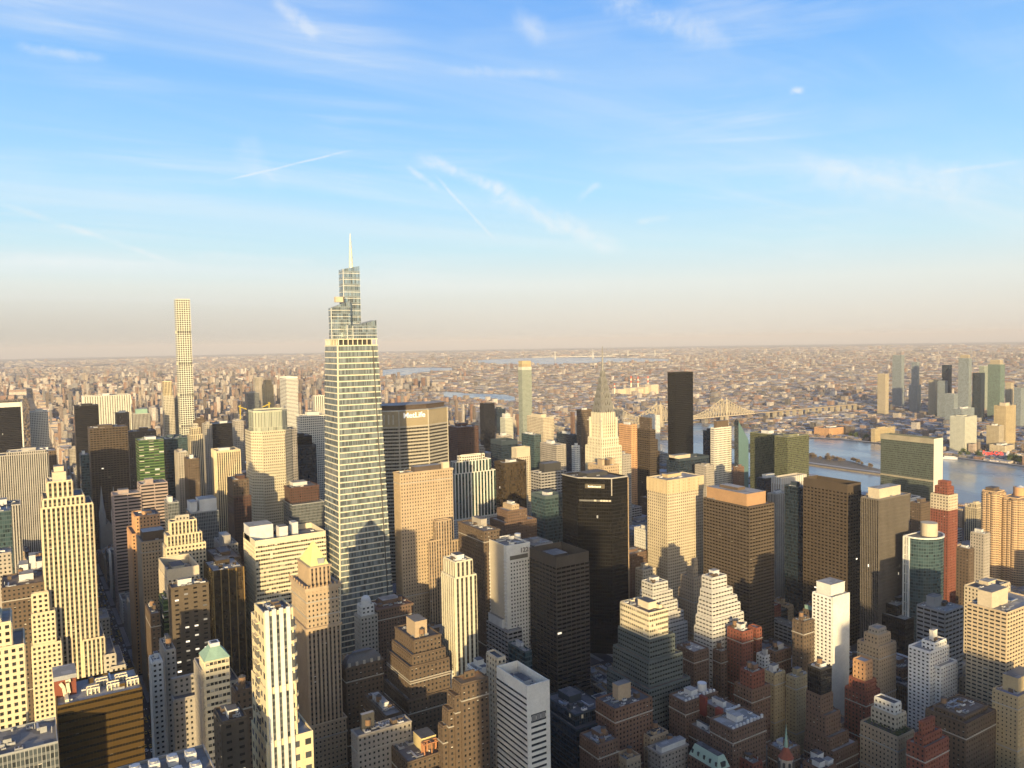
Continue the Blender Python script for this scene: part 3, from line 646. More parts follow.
B(BB,'low dark red hall with a white zigzag roof edge',O_,(289,290,319,488),dict(y=1010),'maroon',530,dp=42,n=3,roof=ROOFS[1],corn=(2.2,.6),tiers=[(-2,-14,0,-2,505,'greygl')])
B(OT,'stone office block with a small white domed cupola',T_,(354.5,360.5,377.5,617),dict(z=96),'lime',655,n=0,dp=18,tiers=[(2,2,2,2,606,'white')])
B(BB,'brown brick block with a dark red flat roof right of the domed cupola',O_,(366,377,413,610),dict(z=98),'brick2',680,n=4,dp=36,roof=plain('roof_red',(.15,.085,.065),.9),corn=(1.4,.7))
B(BB,'stepped brown office building left of the white fluted tower',O_,(395,414,441,640),dict(z=108),'brown',730,n=3,dp=34,corn=(1.2,.6),ph=[(.15,.15,.6,.6,11,wallmat('tan'))],tiers=[(-3,-3,0,-2,655,'brown'),(-6,-5,-2,-4,667,'brown'),(-9,-7,-4,-4,700,'brown')])
mans = B(OT,'dark classical building with a rounded slate mansard roof',O_,(342,346,382.5,668),dict(z=92),'brown',715,n=0,dp=26,corn=(1.5,.9))
B(OT,'grey cluttered loft building with a row of dark square windows at the bottom',O_,(351.5,357.5,411,736),dict(z=84),'stone',768,n=7,dp=38,roof=ROOFS[0],corn=(1.0,.5),tank=True,big=False,ph=[(.15,.6,.38,.85,9,DARKM)])
B(OT,'brown loft block with tanks behind the cluttered grey loft building',O_,(364,386,402,716),dict(z=80),'brown',735,n=4,tank=True,dp=24)
B(OT,'roof with a bright yellow lit bulkhead and orange steel frames',O_,(384,408,441,762),dict(z=72),'brown',768,n=4,dp=30,roof=ROOFS[0],big=False)
lincoln = B(OT,'massive orange and tan stone tower, top half sunlit',T_,(393.5,400,452.5,473.5),dict(y=705),'tan',620,dp=46,n=4,roof=ROOFS[3],corn=(2.0,.8),ph=[(.30,.2,.8,.8,4,plain('dark_hip',(.09,.07,.06))),(.84,.2,.97,.5,6,CRW)],
  tiers=[(22,-13,30,22,541,'tanpier'),(48,-12,30,1,540,'tanpier'),(30,-9,30,10,520,'tanpier')])
B(OT,'white stone and green glass tower with a chamfered rotunda top',T_,(450.5,455,491,462),dict(y=925),'finglass',560,n=2,dp=40,tiers=[(-4,-5,0,-4,474,'finglass'),(-8,-8,0,-6,520,'white')],roof=ROOFS[2])
B(OT,'plain reddish brown slab with a dark flank right of the lettered tower',T_,(448,457.5,478.5,427.5),dict(y=1210),'maroon',455,n=2,roof=ROOFS[2])
B(OT,'slim black slab far behind the rotunda topped tower',T_,(482.5,484,494.5,403.5),dict(y=1720),'blackglass',430,n=0,dp=22)
B(OT,'dark slab right of the slim black slab',T_,(495,496.5,505.5,409),dict(y=1820),'bluegl',432,n=1,dp=20)
B(AB,'white and pink apartment block right of the dark slabs',A_,(503.5,505,513,418),dict(y=1560),'bldgreen',430,n=1,dp=22,tiers=[(2,2,6,6,414,'white')])
B(OT,'dark blue glass tower with a grey top behind the rotunda topped tower',T_,(490.5,501.5,517.5,441),dict(y=1090),'bluegl',510,n=2,par=7)
B(OT,'grey block behind the dark blue glass tower',O_,(497,501,512,436),dict(y=1260),'stone',445,n=2)
B(OT,'glossy grey brown glass block left of the wavy banded building',O_,(501.5,504,526,463),dict(y=910),'bronzeglass',510,n=2,dp=26,par=3)
B(OT,'bright yellow lit box building left of the slender glass tower base',O_,(511.5,516.5,530,448),dict(y=1010),'cream',490,n=2,par=14,dp=24)
B(OT,'building of wavy light and dark bands with a black roof box',O_,(531,541,566.5,473),dict(y=860),'greyband',530,n=1,ph=[(.25,.3,.9,.8,10,DARKM)])
B(SK,'slender green glass tower with a yellow cap far behind',T_,(518,522,531.5,367),dict(y=1900),'paleglass',440,n=0,dp=22,par=9,tiers=[(1,1,1,1,361,'yellowapt')])
B(AB,'sunlit cream apartment block right of the slender glass tower',A_,(527,543,554,417.5),dict(y=1480),'cream',450,n=1,dp=45,ph=[(.1,.2,.6,.8,6,CRW)])
B(OT,'blue glass block below the sunlit cream apartment block',O_,(521.5,534,541,435),dict(y=1160),'tealgl',490,n=2)
B(OT,'dark navy block left of the brown slab by the silver spire',O_,(556.5,573,579,435),dict(y=1250),'bluegl',470,n=2)
B(OT,'low white roofed block between the navy block and the wavy banded building',O_,(540,556,566,445),dict(y=1080),'stone',480,n=4,roof=ROOFS[2])
B(OT,'plain brown slab just left of the tower with the silver spire',T_,(576.5,581,592,410),dict(y=1120),'brown',470,n=1,par=3)
B(OT,'pale narrow block in front of the brown slab',O_,(572,575,580,446),dict(y=1010),'white',480,n=1)
B(OT,'low brown office building with a heavy roofline below the rotunda topped tower',O_,(458.5,484,499,531),dict(y=628),'brown',560,n=3,corn=(1.8,.9),ph=[(.5,.4,.9,.75,6,wallmat('stone'))])
B(BB,'brown brick stepped block right of the low brown office building',O_,(490,505.5,536.5,523),dict(y=735),'brick2',545,n=5,tiers=[(6,4,6,10,511,'brick2'),(14,8,6,18,505,'tan')])
B(OT,'low grey flat block left of the white numbered tower',O_,(455,474,486,551),dict(y=690),'greyband',590,n=3)
B(OT,'dark low block with white roof sheds below the white numbered tower',O_,(474,508,522,632),dict(y=590),'greyband',655,n=3,ph=[(.1,.2,.4,.6,7,UW)])
num = B(OT,'white tower with the number 122 near its roof',T_,(487.5,506.5,529.5,546),dict(y=598),'white',655,n=5,dp=32,par=1.6,big=False)
B(OT,'grey flat roofed slab with a white tank behind the dark bronze banded tower',O_,(520,535,553,545),dict(y=668),'greyband',555,n=2)
B(OT,'dark bronze banded tower with a plain parapet right of the numbered tower',T_,(529.5,556,589,557.5),dict(y=552),'bronzeband',690,n=5,par=9,roof=ROOFS[1],
  tiers=[(28,-4,0,-1,690,'bronzeband'),(8,-7,0,16,688,'bronzeband')])
B(OT,'dark terraced glass block in deep shade at the foot of the bronze tower',O_,(545,575,606,715),dict(z=60),'bluegl',768,n=2,dp=44,roof=ROOFS[1],tiers=[(-3,-6,0,6,730,'bluegl')])
B(OT,'teal glass tower with white beams left of the black angled tower',T_,(543.5,545,563,496),dict(y=775),'tealgl',540,n=1,dp=30,par=4)
# ---- right of the silver spire
B(OT,'pink stone block right of the tower with the silver spire',O_,(618.5,631,637,425),dict(y=1010),'orange',470,n=1)
B(AB,'pale grey stepped apartment block below the pink stone block',A_,(613,623,631,455),dict(y=850),'stone',490,n=2)
zig = B(OT,'dark brown tower narrowing to a blunt wedge top left of the black monolith',T_,(632.5,650,659.5,452),dict(y=1010),'browngrid',490,n=0,tiers=[(2,2,2,2,440,'browngrid'),(5,5,4,4,430,'browngrid'),(9,9,8,8,418,'brown')])
B(OT,'white slab between the wedge topped tower and the black monolith',O_,(643,651,660,416),dict(y=1500),'white',445,n=1)
B(SK,'tall black glass monolith rising over the river',T_,(667.5,675,693,372.5),dict(y=1110),'trump',455,n=0,par=2)
B(OT,'banded glass office block at the foot of the black monolith',O_,(666.5,679,709,459),dict(y=900),'bluegl',480,n=3,ph=[(.0,.3,.5,.8,4,CRW)],par=4)
B(OT,'grey stone block right of the banded glass office block',O_,(695,706,714,466),dict(y=860),'stone',482,n=2)
B(OT,'dark glass tower left of the tower with pale stripes',T_,(703,709,714,431),dict(y=985),'bluegl',470,n=1)
B(AB,'tower with pale balcony stripes and a brown box on top',A_,(711.5,714.5,731.5,428),dict(y=930),'whitegrid',470,n=0,ph=[(.15,.15,.85,.8,11,BRW)])
slant = survey(734.5,738.5,748.5,421,y=905)
B(BB,'small brick block in front of the slanted glass slab',O_,(733,737.5,744,467),dict(y=830),'brick',490,n=1)
B(OT,'green grey glass tower standing behind its twin by the river',T_,(750,776.5,789,435),dict(y=905),'oneun',475,n=1,dp=48)
B(OT,'sunlit green gold glass tower with two bright bands by the river',T_,(774.5,787.5,809,437),dict(y=832),'oneun',500,n=2)
B(OT,'dark grey glass block with a white roof hut below the green glass towers',O_,(756.5,765,780,478.5),dict(y=765),'bluegl',505,n=1,ph=[(.2,.3,.8,.7,4,UW)])
B(OT,'building with white vertical pipes along its top',O_,(772,781,806,478),dict(y=720),'fins',505,n=4,par=9,piers=(4,1.0,.6,UW))
B(OT,'lower white ribbed block left of the navy glass tower',O_,(768,776,788,494),dict(y=640),'fins',520,n=1,piers=(4,.8,.5,None))
B(OT,'navy glass slab with scattered lit windows',T_,(784.5,803.5,812,488),dict(y=560),'bluegl',600,n=2)
B(OT,'golden tower with an overhanging finned crown and dotted windows',T_,(648,667.5,698.5,497),dict(y=660),'dots',600,n=4,roof=ROOFS[2],tiers=[(-.8,-.8,0,-6.5,480.5,'cream')])
B(OT,'dark slab hidden behind the right edge of the golden tower',O_,(690,694,706,505),dict(y=730),'greyband',590,n=1)
B(OT,'broad brown banded tower with an orange box on its roof',T_,(703.5,749.5,774,507),dict(y=560),'brownband',640,n=0,ph=[(.08,.10,.86,.97,12,ORW),(.3,.4,.6,.8,15,BRW)])
B(OT,'tall dark brown gridded tower with an orange lit top corner',T_,(803.5,847.5,861,484.5),dict(y=500),'browngrid',650,n=2,par=8,big=True,roof=ROOFS[3])
B(OT,'dark pinstriped tower with a yellow penthouse right of the brown gridded tower',T_,(861,878.5,910.5,499.5),dict(y=455),'darkfins',640,n=3,ph=[(.12,.18,.78,.82,9,CRW)],roof=ROOFS[2])
B(OT,'slim tall slab of green glass with a white marble end wall on the river',T_,(879.5,934,942.5,439),dict(y=730),'un',490,n=0,par=5,dp=87)
B(OT,'dark brown block between the pinstriped tower and the red tower',O_,(910,921,931,503.5),dict(y=605),'brown',540,n=2)
B(AB,'red brick apartment tower with cream top floors and a red crown',A_,(930.5,948.5,957.5,510),dict(y=505),'red',640,n=0,corn=None,tiers=[(0,0,0,0,495.5,'cream'),(3,3,3,3,487,'red'),(6,5,5,5,481.5,'red')])
B(AB,'cream stone apartment block with gothic top left of the fluted orange towers',A_,(965,977,985.5,508),dict(y=640),'deco',545,n=2,tiers=[(2,2,6,4,504,'deco')])
B(AB,'grey white slab left of the fluted orange towers',A_,(970.5,984,990,534),dict(y=470),'stone',590,n=2)
B(OT,'dark block left of the grey white slab',O_,(956.5,969,974,549),dict(y=455),'brown',600,n=2,roof=ROOFS[2])
B(AB,'cream apartment slab with rows of dark balconies near the right edge',A_,(967,1007,1042,612.5),dict(y=292),'aptband',700,n=3,ph=[(.05,.42,.5,.78,11,CRW)])
B(AB,'orange stone block behind the cream balcony slab',A_,(964.5,986,1010,590),dict(y=372),'cream',620,n=4)
B(AB,'slender white tower with a blank yellow lit side',A_,(812.5,832,848.5,597.5),dict(y=400),'whitebox',700,n=0,ph=[(.12,.15,.95,.9,9,wallmat('white'))])
B(OT,'dark brown twin block left of the slender white tower',O_,(792.5,803.5,814,622),dict(z=90),'brown',670,n=1,dp=24,tank=True)
B(OT,'brown block with a teal sloped roof beside the slender white tower',O_,(803,812,820,611),dict(z=92),'brown',660,n=0,dp=20,ph=[(.1,.1,.95,.9,3,COPPER)])
B(AB,'brown stepped tower with a flat penthouse right of the slender white tower',A_,(857.5,879,896,647),dict(z=70),'tan',690,n=0,tiers=[(3,3,4,3,636,'tan'),(6,5,6,6,629,'stone')])
B(AB,'white gridded apartment block with stepped terraces and a white stair tower',A_,(908.5,930,949,652),dict(z=78),'whitebox',720,n=2,dp=24,tiers=[(8,1,6,2,643,'whitebox'),(6,-5,0,-3,667,'whitebox')],ph=[(.2,.3,.55,.6,8,wallmat('white'))])
B(OT,'dark grey blank sided block behind the white gridded apartments',O_,(917,945,963,612),dict(z=88),'greyband',660,n=4,ph=[(.2,.5,.6,.8,8,wallmat('greyband'))])
B(OT,'dark low podium with a white roof edge at the foot of the pinstriped tower',O_,(880,897,920,606),dict(z=60),'blackglass',650,n=1,roof=ROOFS[2],tiers=[(-6,-12,0,-2,620,'blackglass')])
# ---- the shaded right foreground
B(AB,'tan apartment tower with a violet roof deck cut by the right edge',A_,(992.5,1018,1042,697),dict(z=72),'yellowapt',768,n=1,ph=[(.2,.2,.9,.8,10,wallmat('yellowapt'))],roof=plain('roof_violet',(.20,.20,.27),.9))
B(AB,'ornate dark brown block with sculpted dormers and a crowded roof',A_,(925.5,966,996,724),dict(z=58),'brown',768,n=6,big=False,roof=ROOFS[3],corn=(1.6,1.0),tank=True,tiers=[(4,4,4,4,716,'brown')])
B(BB,'red brick stepped block with a white tank, third from the right corner',O_,(907,925,948.5,748),dict(z=56),'red',768,n=3,dp=24,tank=True,tiers=[(3,3,3,3,737,'red'),(5,5,5,8,722,'red')],corn=(.8,.4))
B(AB,'tan block with a planted roof terrace and a cream upper storey',A_,(860.5,898,914,737),dict(z=46),'tan',768,n=0,tiers=[(8,7,3,-2,716,'cream'),(10,9,4,1,704,'white')])
B(BB,'pinkish brick tower with an orange sunlit top',A_,(845,866,880,694),dict(z=52),'red',735,n=0,dp=22,tiers=[(2,2,2,2,682,'red'),(4,4,4,4,662,'orange')],tank=True)  # orange walls of the top tier put the sunlight into the colour
B(AB,'brick tower with a dark glass top and stepped lower floors',A_,(806,821,833,696),dict(z=66),'brick2',768,n=1,tiers=[(.4,.4,.4,.4,670,'blackglass'),(0,-4,0,-3,716,'brick2'),(-1,-8,0,-7,738,'brick2'),(-2,-12,0,-12,752,'brick2')])
B(AB,'yellow brick apartment block, right one of a pair with light pier corners',A_,(787,796,810,678),dict(z=62),'yellowapt',735,n=4)
B(AB,'yellow brick apartment block, left one of a pair behind the red brick block',A_,(762,774.5,785,674),dict(z=64),'yellowapt',728,n=4)
B(BB,'stepped red brown brick block left of the pair of yellow apartment blocks',A_,(734.5,752,770,690),dict(z=62),'brick',725,n=3,tiers=[(3,2,3,4,673,'red')],tank=True)
B(BB,'pale classical building with a long white shed roof at the bottom edge',O_,(648.5,661,687.5,754),dict(z=42),'stone',768,n=3,dp=20,big=False,corn=(1.2,.8),ph=[(.05,.05,.95,.5,3.5,UW)])
B(BB,'narrow tan building behind the pale classical building',O_,(641.5,650.5,668,737),dict(z=46),'tan',768,n=4,dp=16,tank=True,big=False)
B(BB,'tan brick building with a square brick tank house on its cluttered roof',O_,(596,615,652,709),dict(z=70),'brick',768,n=6,dp=34,big=False,tank=True,ph=[(.32,.45,.66,.75,10,wallmat('tan'))])
B(BB,'lower brown brick wing left of the tan brick building',O_,(580,598,618,745),dict(z=56),'brick2',768,n=3,dp=22,tank=True)
B(BB,'small tan roof box with an open parapet at the bottom edge',O_,(615.5,626.5,640.5,760),dict(z=44),'tan',768,n=1,dp=14,par=3,big=False)
B(BB,'low brick building with a white chimney wall at the bottom edge',O_,(738,753,762,764),dict(z=40),'red',768,n=2,dp=14,big=False)
B(BB,'low brown roof with a cluster of white boxes near the bottom edge',O_,(803,822,836,770),dict(z=36),'brick',768,n=2,dp=16,ph=[(.1,.2,.5,.6,3,UW),(.4,.5,.8,.9,5,UW),(.6,.1,.95,.4,2.5,UW)])
B(OT,'dark green glass ziggurat with a sunlit cream top block',O_,(620,649,668,613),dict(y=442),'bandcream',768,n=4,roof=ROOFS[3],dp=34,tst=None,tiers=[(-1.5,-2,-1,-5,640,'zigdark'),(-5,-5,-3,-10,662,'zigdark'),(-9,-9,-6,-14,690,'zigdark')])
B(OT,'white ziggurat with a rounded corner in front of the brown banded tower',O_,(701.5,712,727,578),dict(y=478),'zigwhite',640,n=1,dp=24,roof=ROOFS[0],par=1.2,
  tiers=[(-2,-2,0,-5,592,'zigwhite'),(-3.5,-3.5,0,-9,601,'zigwhite'),(-5,-5,0,-11,609,'zigwhite'),(-7,-7,0,-13,620,'zigwhite'),(-9,-9,0,-15,632,'zigwhite')])
B(OT,'narrow tan stone tower left of the white ziggurat',O_,(681,694,703,578),dict(y=545),'tan',630,n=0,tiers=[(3,4,5,3,568,'tan'),(6,6,8,1,559,'tan'),(-3,-3,0,-2,592,'tan')])
B(OT,'cream and white stepped block behind the dark green ziggurat',O_,(641.5,653,668,584),dict(y=548),'zigwhite',640,n=2,tiers=[(-2,-2,0,-4,594,'zigwhite'),(-4,-4,0,-8,605,'zigwhite'),(-5,-5,0,-15,618,'zigwhite'),(-5,-6,0,-19,630,'zigwhite')])
B(OT,'small cream topped block left of the golden tower base',O_,(635.5,643,655,570),dict(y=625),'cream',590,n=2)
B(BB,'dark brick block with sunlit window frames right of the dark green ziggurat',A_,(677,694,708.5,652),dict(z=66),'brick2',685,n=5,dp=26,big=False,roof=ROOFS[2])
B(BB,'red brick tower with a white painted sign patch',A_,(727.5,742.5,752.5,632),dict(z=78),'red',690,n=4,dp=20,tank=True)
B(BB,'slim red brick shaft right of the red brick tower with the white patch',A_,(749,756.5,761.5,628),dict(z=74),'red',680,n=0,tank=True,dp=18)
B(BB,'low brown tan block behind the small white block',A_,(765,776,791,652),dict(z=58),'brick',672,n=3)
B(OT,'small white block with a few dark windows',O_,(760,765,771,656),dict(z=54),'whitebox',668,n=1,dp=14)
B(BB,'red brown low brick shaft in front of the white ziggurat',A_,(715,721,727,652),dict(z=60),'brick',690,n=1,dp=16)
B(BB,'dark brick block with bare roof left of the striped ornate corner church spire',A_,(768,784,800,752),dict(z=40),'brick2',768,n=4,tank=True,dp=20)
B(OT,'thin beige blank walled building left of the white banded slab',O_,(486.5,497.5,503,658),dict(y=425),'cream',768,n=0,dp=26,tank=True)
B(OT,'small white office block behind the brown stepped ziggurat',O_,(467,479,493,672),dict(y=440),'white',690,n=2,dp=20)
slab = B(OT,'white slab with grey banded flank and rows of square windows',O_,(496.5,527,548.5,686),dict(y=382),'whiteband',768,n=4,par=7,roof=ROOFS[1],dp=30)
B(OT,'brown stepped ziggurat with an orange lit top in front of the white fluted tower',O_,(452,461.5,488.5,684),dict(y=412),'brown',768,n=1,dp=26,roof=plain('roof_orange',(.38,.20,.08),.9),tiers=[(-3.5,2,0,4,696,'brown'),(-7,4,0,6,710,'brown'),(-10,6,0,8,726,'brown'),(6,8,4,5,672,'brown')])
white_deco = B(SK,'white fluted tower with vertical stripes and stepped lower flanks',T_,(443,455,473,562),dict(y=520),'whitepier',668,n=4,dp=22,tiers=[(-1.5,-1,-1,-2.5,578,'whitepier'),(-7,3,-2,2,672,'white'),(-12,5,-4,2,690,'white'),(-17,7,-6,2,706,'white'),(-21,9,-8,2,720,'white')])
B(OT,'low teal glass podium between the numbered tower and the bronze tower',O_,(508,525,532,652),dict(y=540),'tealgl',690,n=1)
# ---- the far shore
def ground_at(px, py, lift=0.0):
    z = 0.0
    for _ in range(30):
        p = on(px, py, z=z+lift); z = .5*z+.5*drop(p[0], p[1])
    return p
def far(name, label, cat, px, x, st, n=0, base=None, **k):
    if base: p = ground_at(px[1], base); return B(name, label, cat, px, dict(d=math.hypot(p[0], p[1])), st, px[3]+20, n=n, **k)
    return B(name, label, cat, px, dict(x=x), st, px[3]+20, n=n, **k)
far(AB,'pale tan apartment tower standing alone left of the far glass cluster',A_,(877.5,885.5,889,374),2950,'lictan')
far(OT,'grey green tower with a dark lower half in the far cluster',T_,(892.5,901.5,904.5,355),3350,'lic')
far(OT,'blue glass tower with a white top in the far cluster',T_,(911.5,917.5,919.5,362),3150,'lic',tiers=[(0,0,-10,-14,385,'lic')])
far(AB,'orange tan block in the middle of the far cluster',A_,(928.5,935,939,380),3050,'lictan')
far(AB,'grey twin of the orange tan block in the far cluster',A_,(937.5,945,948,381),3000,'lic')
far(OT,'dark blue slab rising behind the grey twin blocks',T_,(942,949,952,365),3300,'bluegl')
far(OT,'tallest grey tower with a yellow cap in the far cluster',T_,(958.5,969,972,358),2950,'lic',tiers=[(4,4,4,4,355,'lictan')])
far(OT,'rounded dark blue tower right of the tallest far tower',T_,(972.5,981,985,373),2980,'bluegl')
far(OT,'pale tower behind the rounded dark blue tower',T_,(979,984,989,366),3400,'paleglass')
far(OT,'broad sea green glass tower at the right of the far cluster',T_,(988,1000.5,1005,364.5),3120,'citi',tiers=[(5,5,5,5,360,'lictan')])
far(OT,'pinkish tower with a dark gap right of the sea green tower',T_,(1005.5,1011,1014,383),3000,'lictan')
far(OT,'dark grey tower at the right edge of the far cluster',T_,(1014,1021,1030,388),2900,'lic')
far(OT,'low teal block at the foot of the tallest far tower',O_,(945,954,958,394),2800,'lic')
far(OT,'blue grey riverside tower with a cream rooftop',T_,(953,961.5,974.5,409),2020, 'lic', n=2, base=450.5)
far(AB,'bright cream riverside slab in front of the blue grey tower',A_,(963.5,965,977,417),1900, 'bldgreen', n=1,base=454,dp=40)
far(AB,'tall yellow lit riverside apartment tower near the right edge',A_,(994,1006,1016,406),1960, 'yellowapt', n=0,base=447,ph=[(.2,.2,.6,.7,8,CRW)])
far(AB,'olive grey riverside block in front of the tall yellow tower',A_,(986.5,999,1004,426),1880, 'lictan', n=1,base=451)
far(AB,'low yellow riverside block beside the red letters',A_,(1003,1005,1017,446),1840, 'cream', n=1,base=454,dp=40)
far(OT,'low yellow building on the far bank left of the green glass slab',O_,(871,875,895,429),1960, 'yellowapt', n=2,base=443,dp=60)
far(BB,'long orange brick warehouse on the far bank',O_,(814,829,850,428.5),2150, 'orange', n=2,base=437,dp=110)
#@@CUSTOM
def xat(px, y, z):
    n = plane_n(px); return -(n[1]*y+n[2]*(z-EYE))/n[0]
def yat(px, x, z):
    n = plane_n(px); return -(n[0]*x+n[2]*(z-EYE))/n[1]
def claim(x0, y0, x1, y1, z, vb):
    FOOT.append((x0, y0, x1, y1, z, vb)); BOXES.append((x0, y0, 0, x1, y1, z, -1))
def block(root, name, poly, z0, z1, st, roof=None, par=1.0, uv=True):
    s = STY[st]; m = MB(); m.prism(poly, z0, z1-par, facade(st), None, s[3], s[4]); m.prism(poly, z1-par, z1, wallmat(st), wallmat(st) if par < .05 else None)
    o = m.build(name, root)
    cx = sum(p[0] for p in poly)/len(poly); cy = sum(p[1] for p in poly)/len(poly)
    k = lambda p: (cx+(p[0]-cx)*.985, cy+(p[1]-cy)*.985)
    if par >= .05:
        r = MB(); r.face([(*k(p), z1-par) for p in poly], roof or ROOFS[0])
        n = len(poly)
        for i in range(n):
            a, b = poly[i], poly[(i+1) % n]
            r.face([(*k(b), z1-par), (*k(a), z1-par), (*k(a), z1), (*k(b), z1)], wallmat(st)); r.face([(*a, z1), (*b, z1), (*k(b), z1), (*k(a), z1)], wallmat(st))
        r.build('roof', o)
    return o
def oct_(cx, cy, a, b, c):
    """octagon: half sizes a, b and corner cut c"""
    return [(cx-a+c, cy-b), (cx+a-c, cy-b), (cx+a, cy-b+c), (cx+a, cy+b-c), (cx+a-c, cy+b), (cx-a+c, cy+b), (cx-a, cy+b-c), (cx-a, cy-b+c)]
def lettering(root, text, pos, size, mat, rz=0.0, depth=.5, name='sign_lettering'):
    cu = bpy.data.curves.new('lettering', 'FONT'); cu.body = text; cu.size = size; cu.extrude = depth; cu.align_x = 'CENTER'; cu.align_y = 'CENTER'; cu.offset = size*.012
    tmp = bpy.data.objects.new('lettering', cu); COL.objects.link(tmp)
    bpy.context.view_layer.update()
    me = bpy.data.meshes.new_from_object(tmp.evaluated_get(bpy.context.evaluated_depsgraph_get())); bpy.data.objects.remove(tmp)
    me.materials.clear(); me.materials.append(mat)
    o = bpy.data.objects.new(name, me); COL.objects.link(o)
    base = root['_o'] if root is not None else (0, 0, 0)
    o.rotation_euler = (math.pi/2, 0, rz); o.location = tuple(pos[i]-base[i] for i in range(3))
    if root is not None: o.parent = root
    o['_o'] = tuple(pos)
    return o

# -- pencil-thin white gridded tower
x0, y0 = 302, 1832; x1, y1 = xat(190.4, y0, 400), y0+27
x0 = xat(176.5, y0, 400)
ztop = z_at(299, x0, y0)
t = thing(SK, 'pencil-thin white gridded tower rising above the horizon', 'skyscraper', ((x0+x1)/2, (y0+y1)/2, 0))
cuts = [0]+[ztop*k for k in (.2, .36, .52, .68, .84)]+[ztop]
for a, b in zip(cuts, cuts[1:]):
    tier(t, x0, y0, x1, y1, a, b-(5.6 if b < ztop else 0), 'grid432', par=.8 if b == ztop else .05, name='tower_block')
    if b < ztop:
        m = MB(); m.box(x0+1.2, y0+1.2, b-5.65, x1-1.2, y1-1.2, b, DARKM)
        for i in range(7):
            xx, yy = x0+.55+(x1-x0-1.1)*i/6, y0+.55+(y1-y0-1.1)*i/6
            for q in (y0+.5, y1-.5): m.box(xx-.5, q-.45, b-5.6, xx+.5, q+.45, b, wallmat('grid432'))
            for q in (x0+.5, x1-.5): m.box(q-.45, yy-.5, b-5.6, q+.45, yy+.5, b, wallmat('grid432'))
        m.build('open_floor', t)
claim(x0, y0, x1, y1, ztop, 440)

# -- octagonal tower with a glass crown
cx, cy = 283, 1065; a = 26.5
zc = z_at(431, cx-10, cy-a); zt = z_at(411, cx-10, cy-a)
t = thing(SK, 'octagonal pale granite tower with a lit glass crown', 'skyscraper', (cx, cy, 0))
block(t, 'tower_shaft', oct_(cx, cy, a, a, 11), 0, zc, 'octa')
s = STY['octa']
m = MB(); m.prism([(cx-15, cy-a-2.2), (cx+14, cy-a-2.2), (cx+14, cy-a+2), (cx-15, cy-a+2)], 0, zc-5, facade('octa'), wallmat('octa'), 2.6, 3.8); m.build('projecting_bay', t)
block(t, 'glass_crown', oct_(cx, cy, a-4.5, a-4.5, 9), zc-1.2, zt, 'crownglass', par=2)
block(t, 'side_wing', [(cx+a-.1, cy-a+12), (cx+a+9, cy-a+16), (cx+a+9, cy+a-12), (cx+a-.1, cy+a-8)], 0, z_at(428, cx+a, cy), 'stone')
claim(cx-a, cy-a, cx+a+9, cy+a, zt, 545)

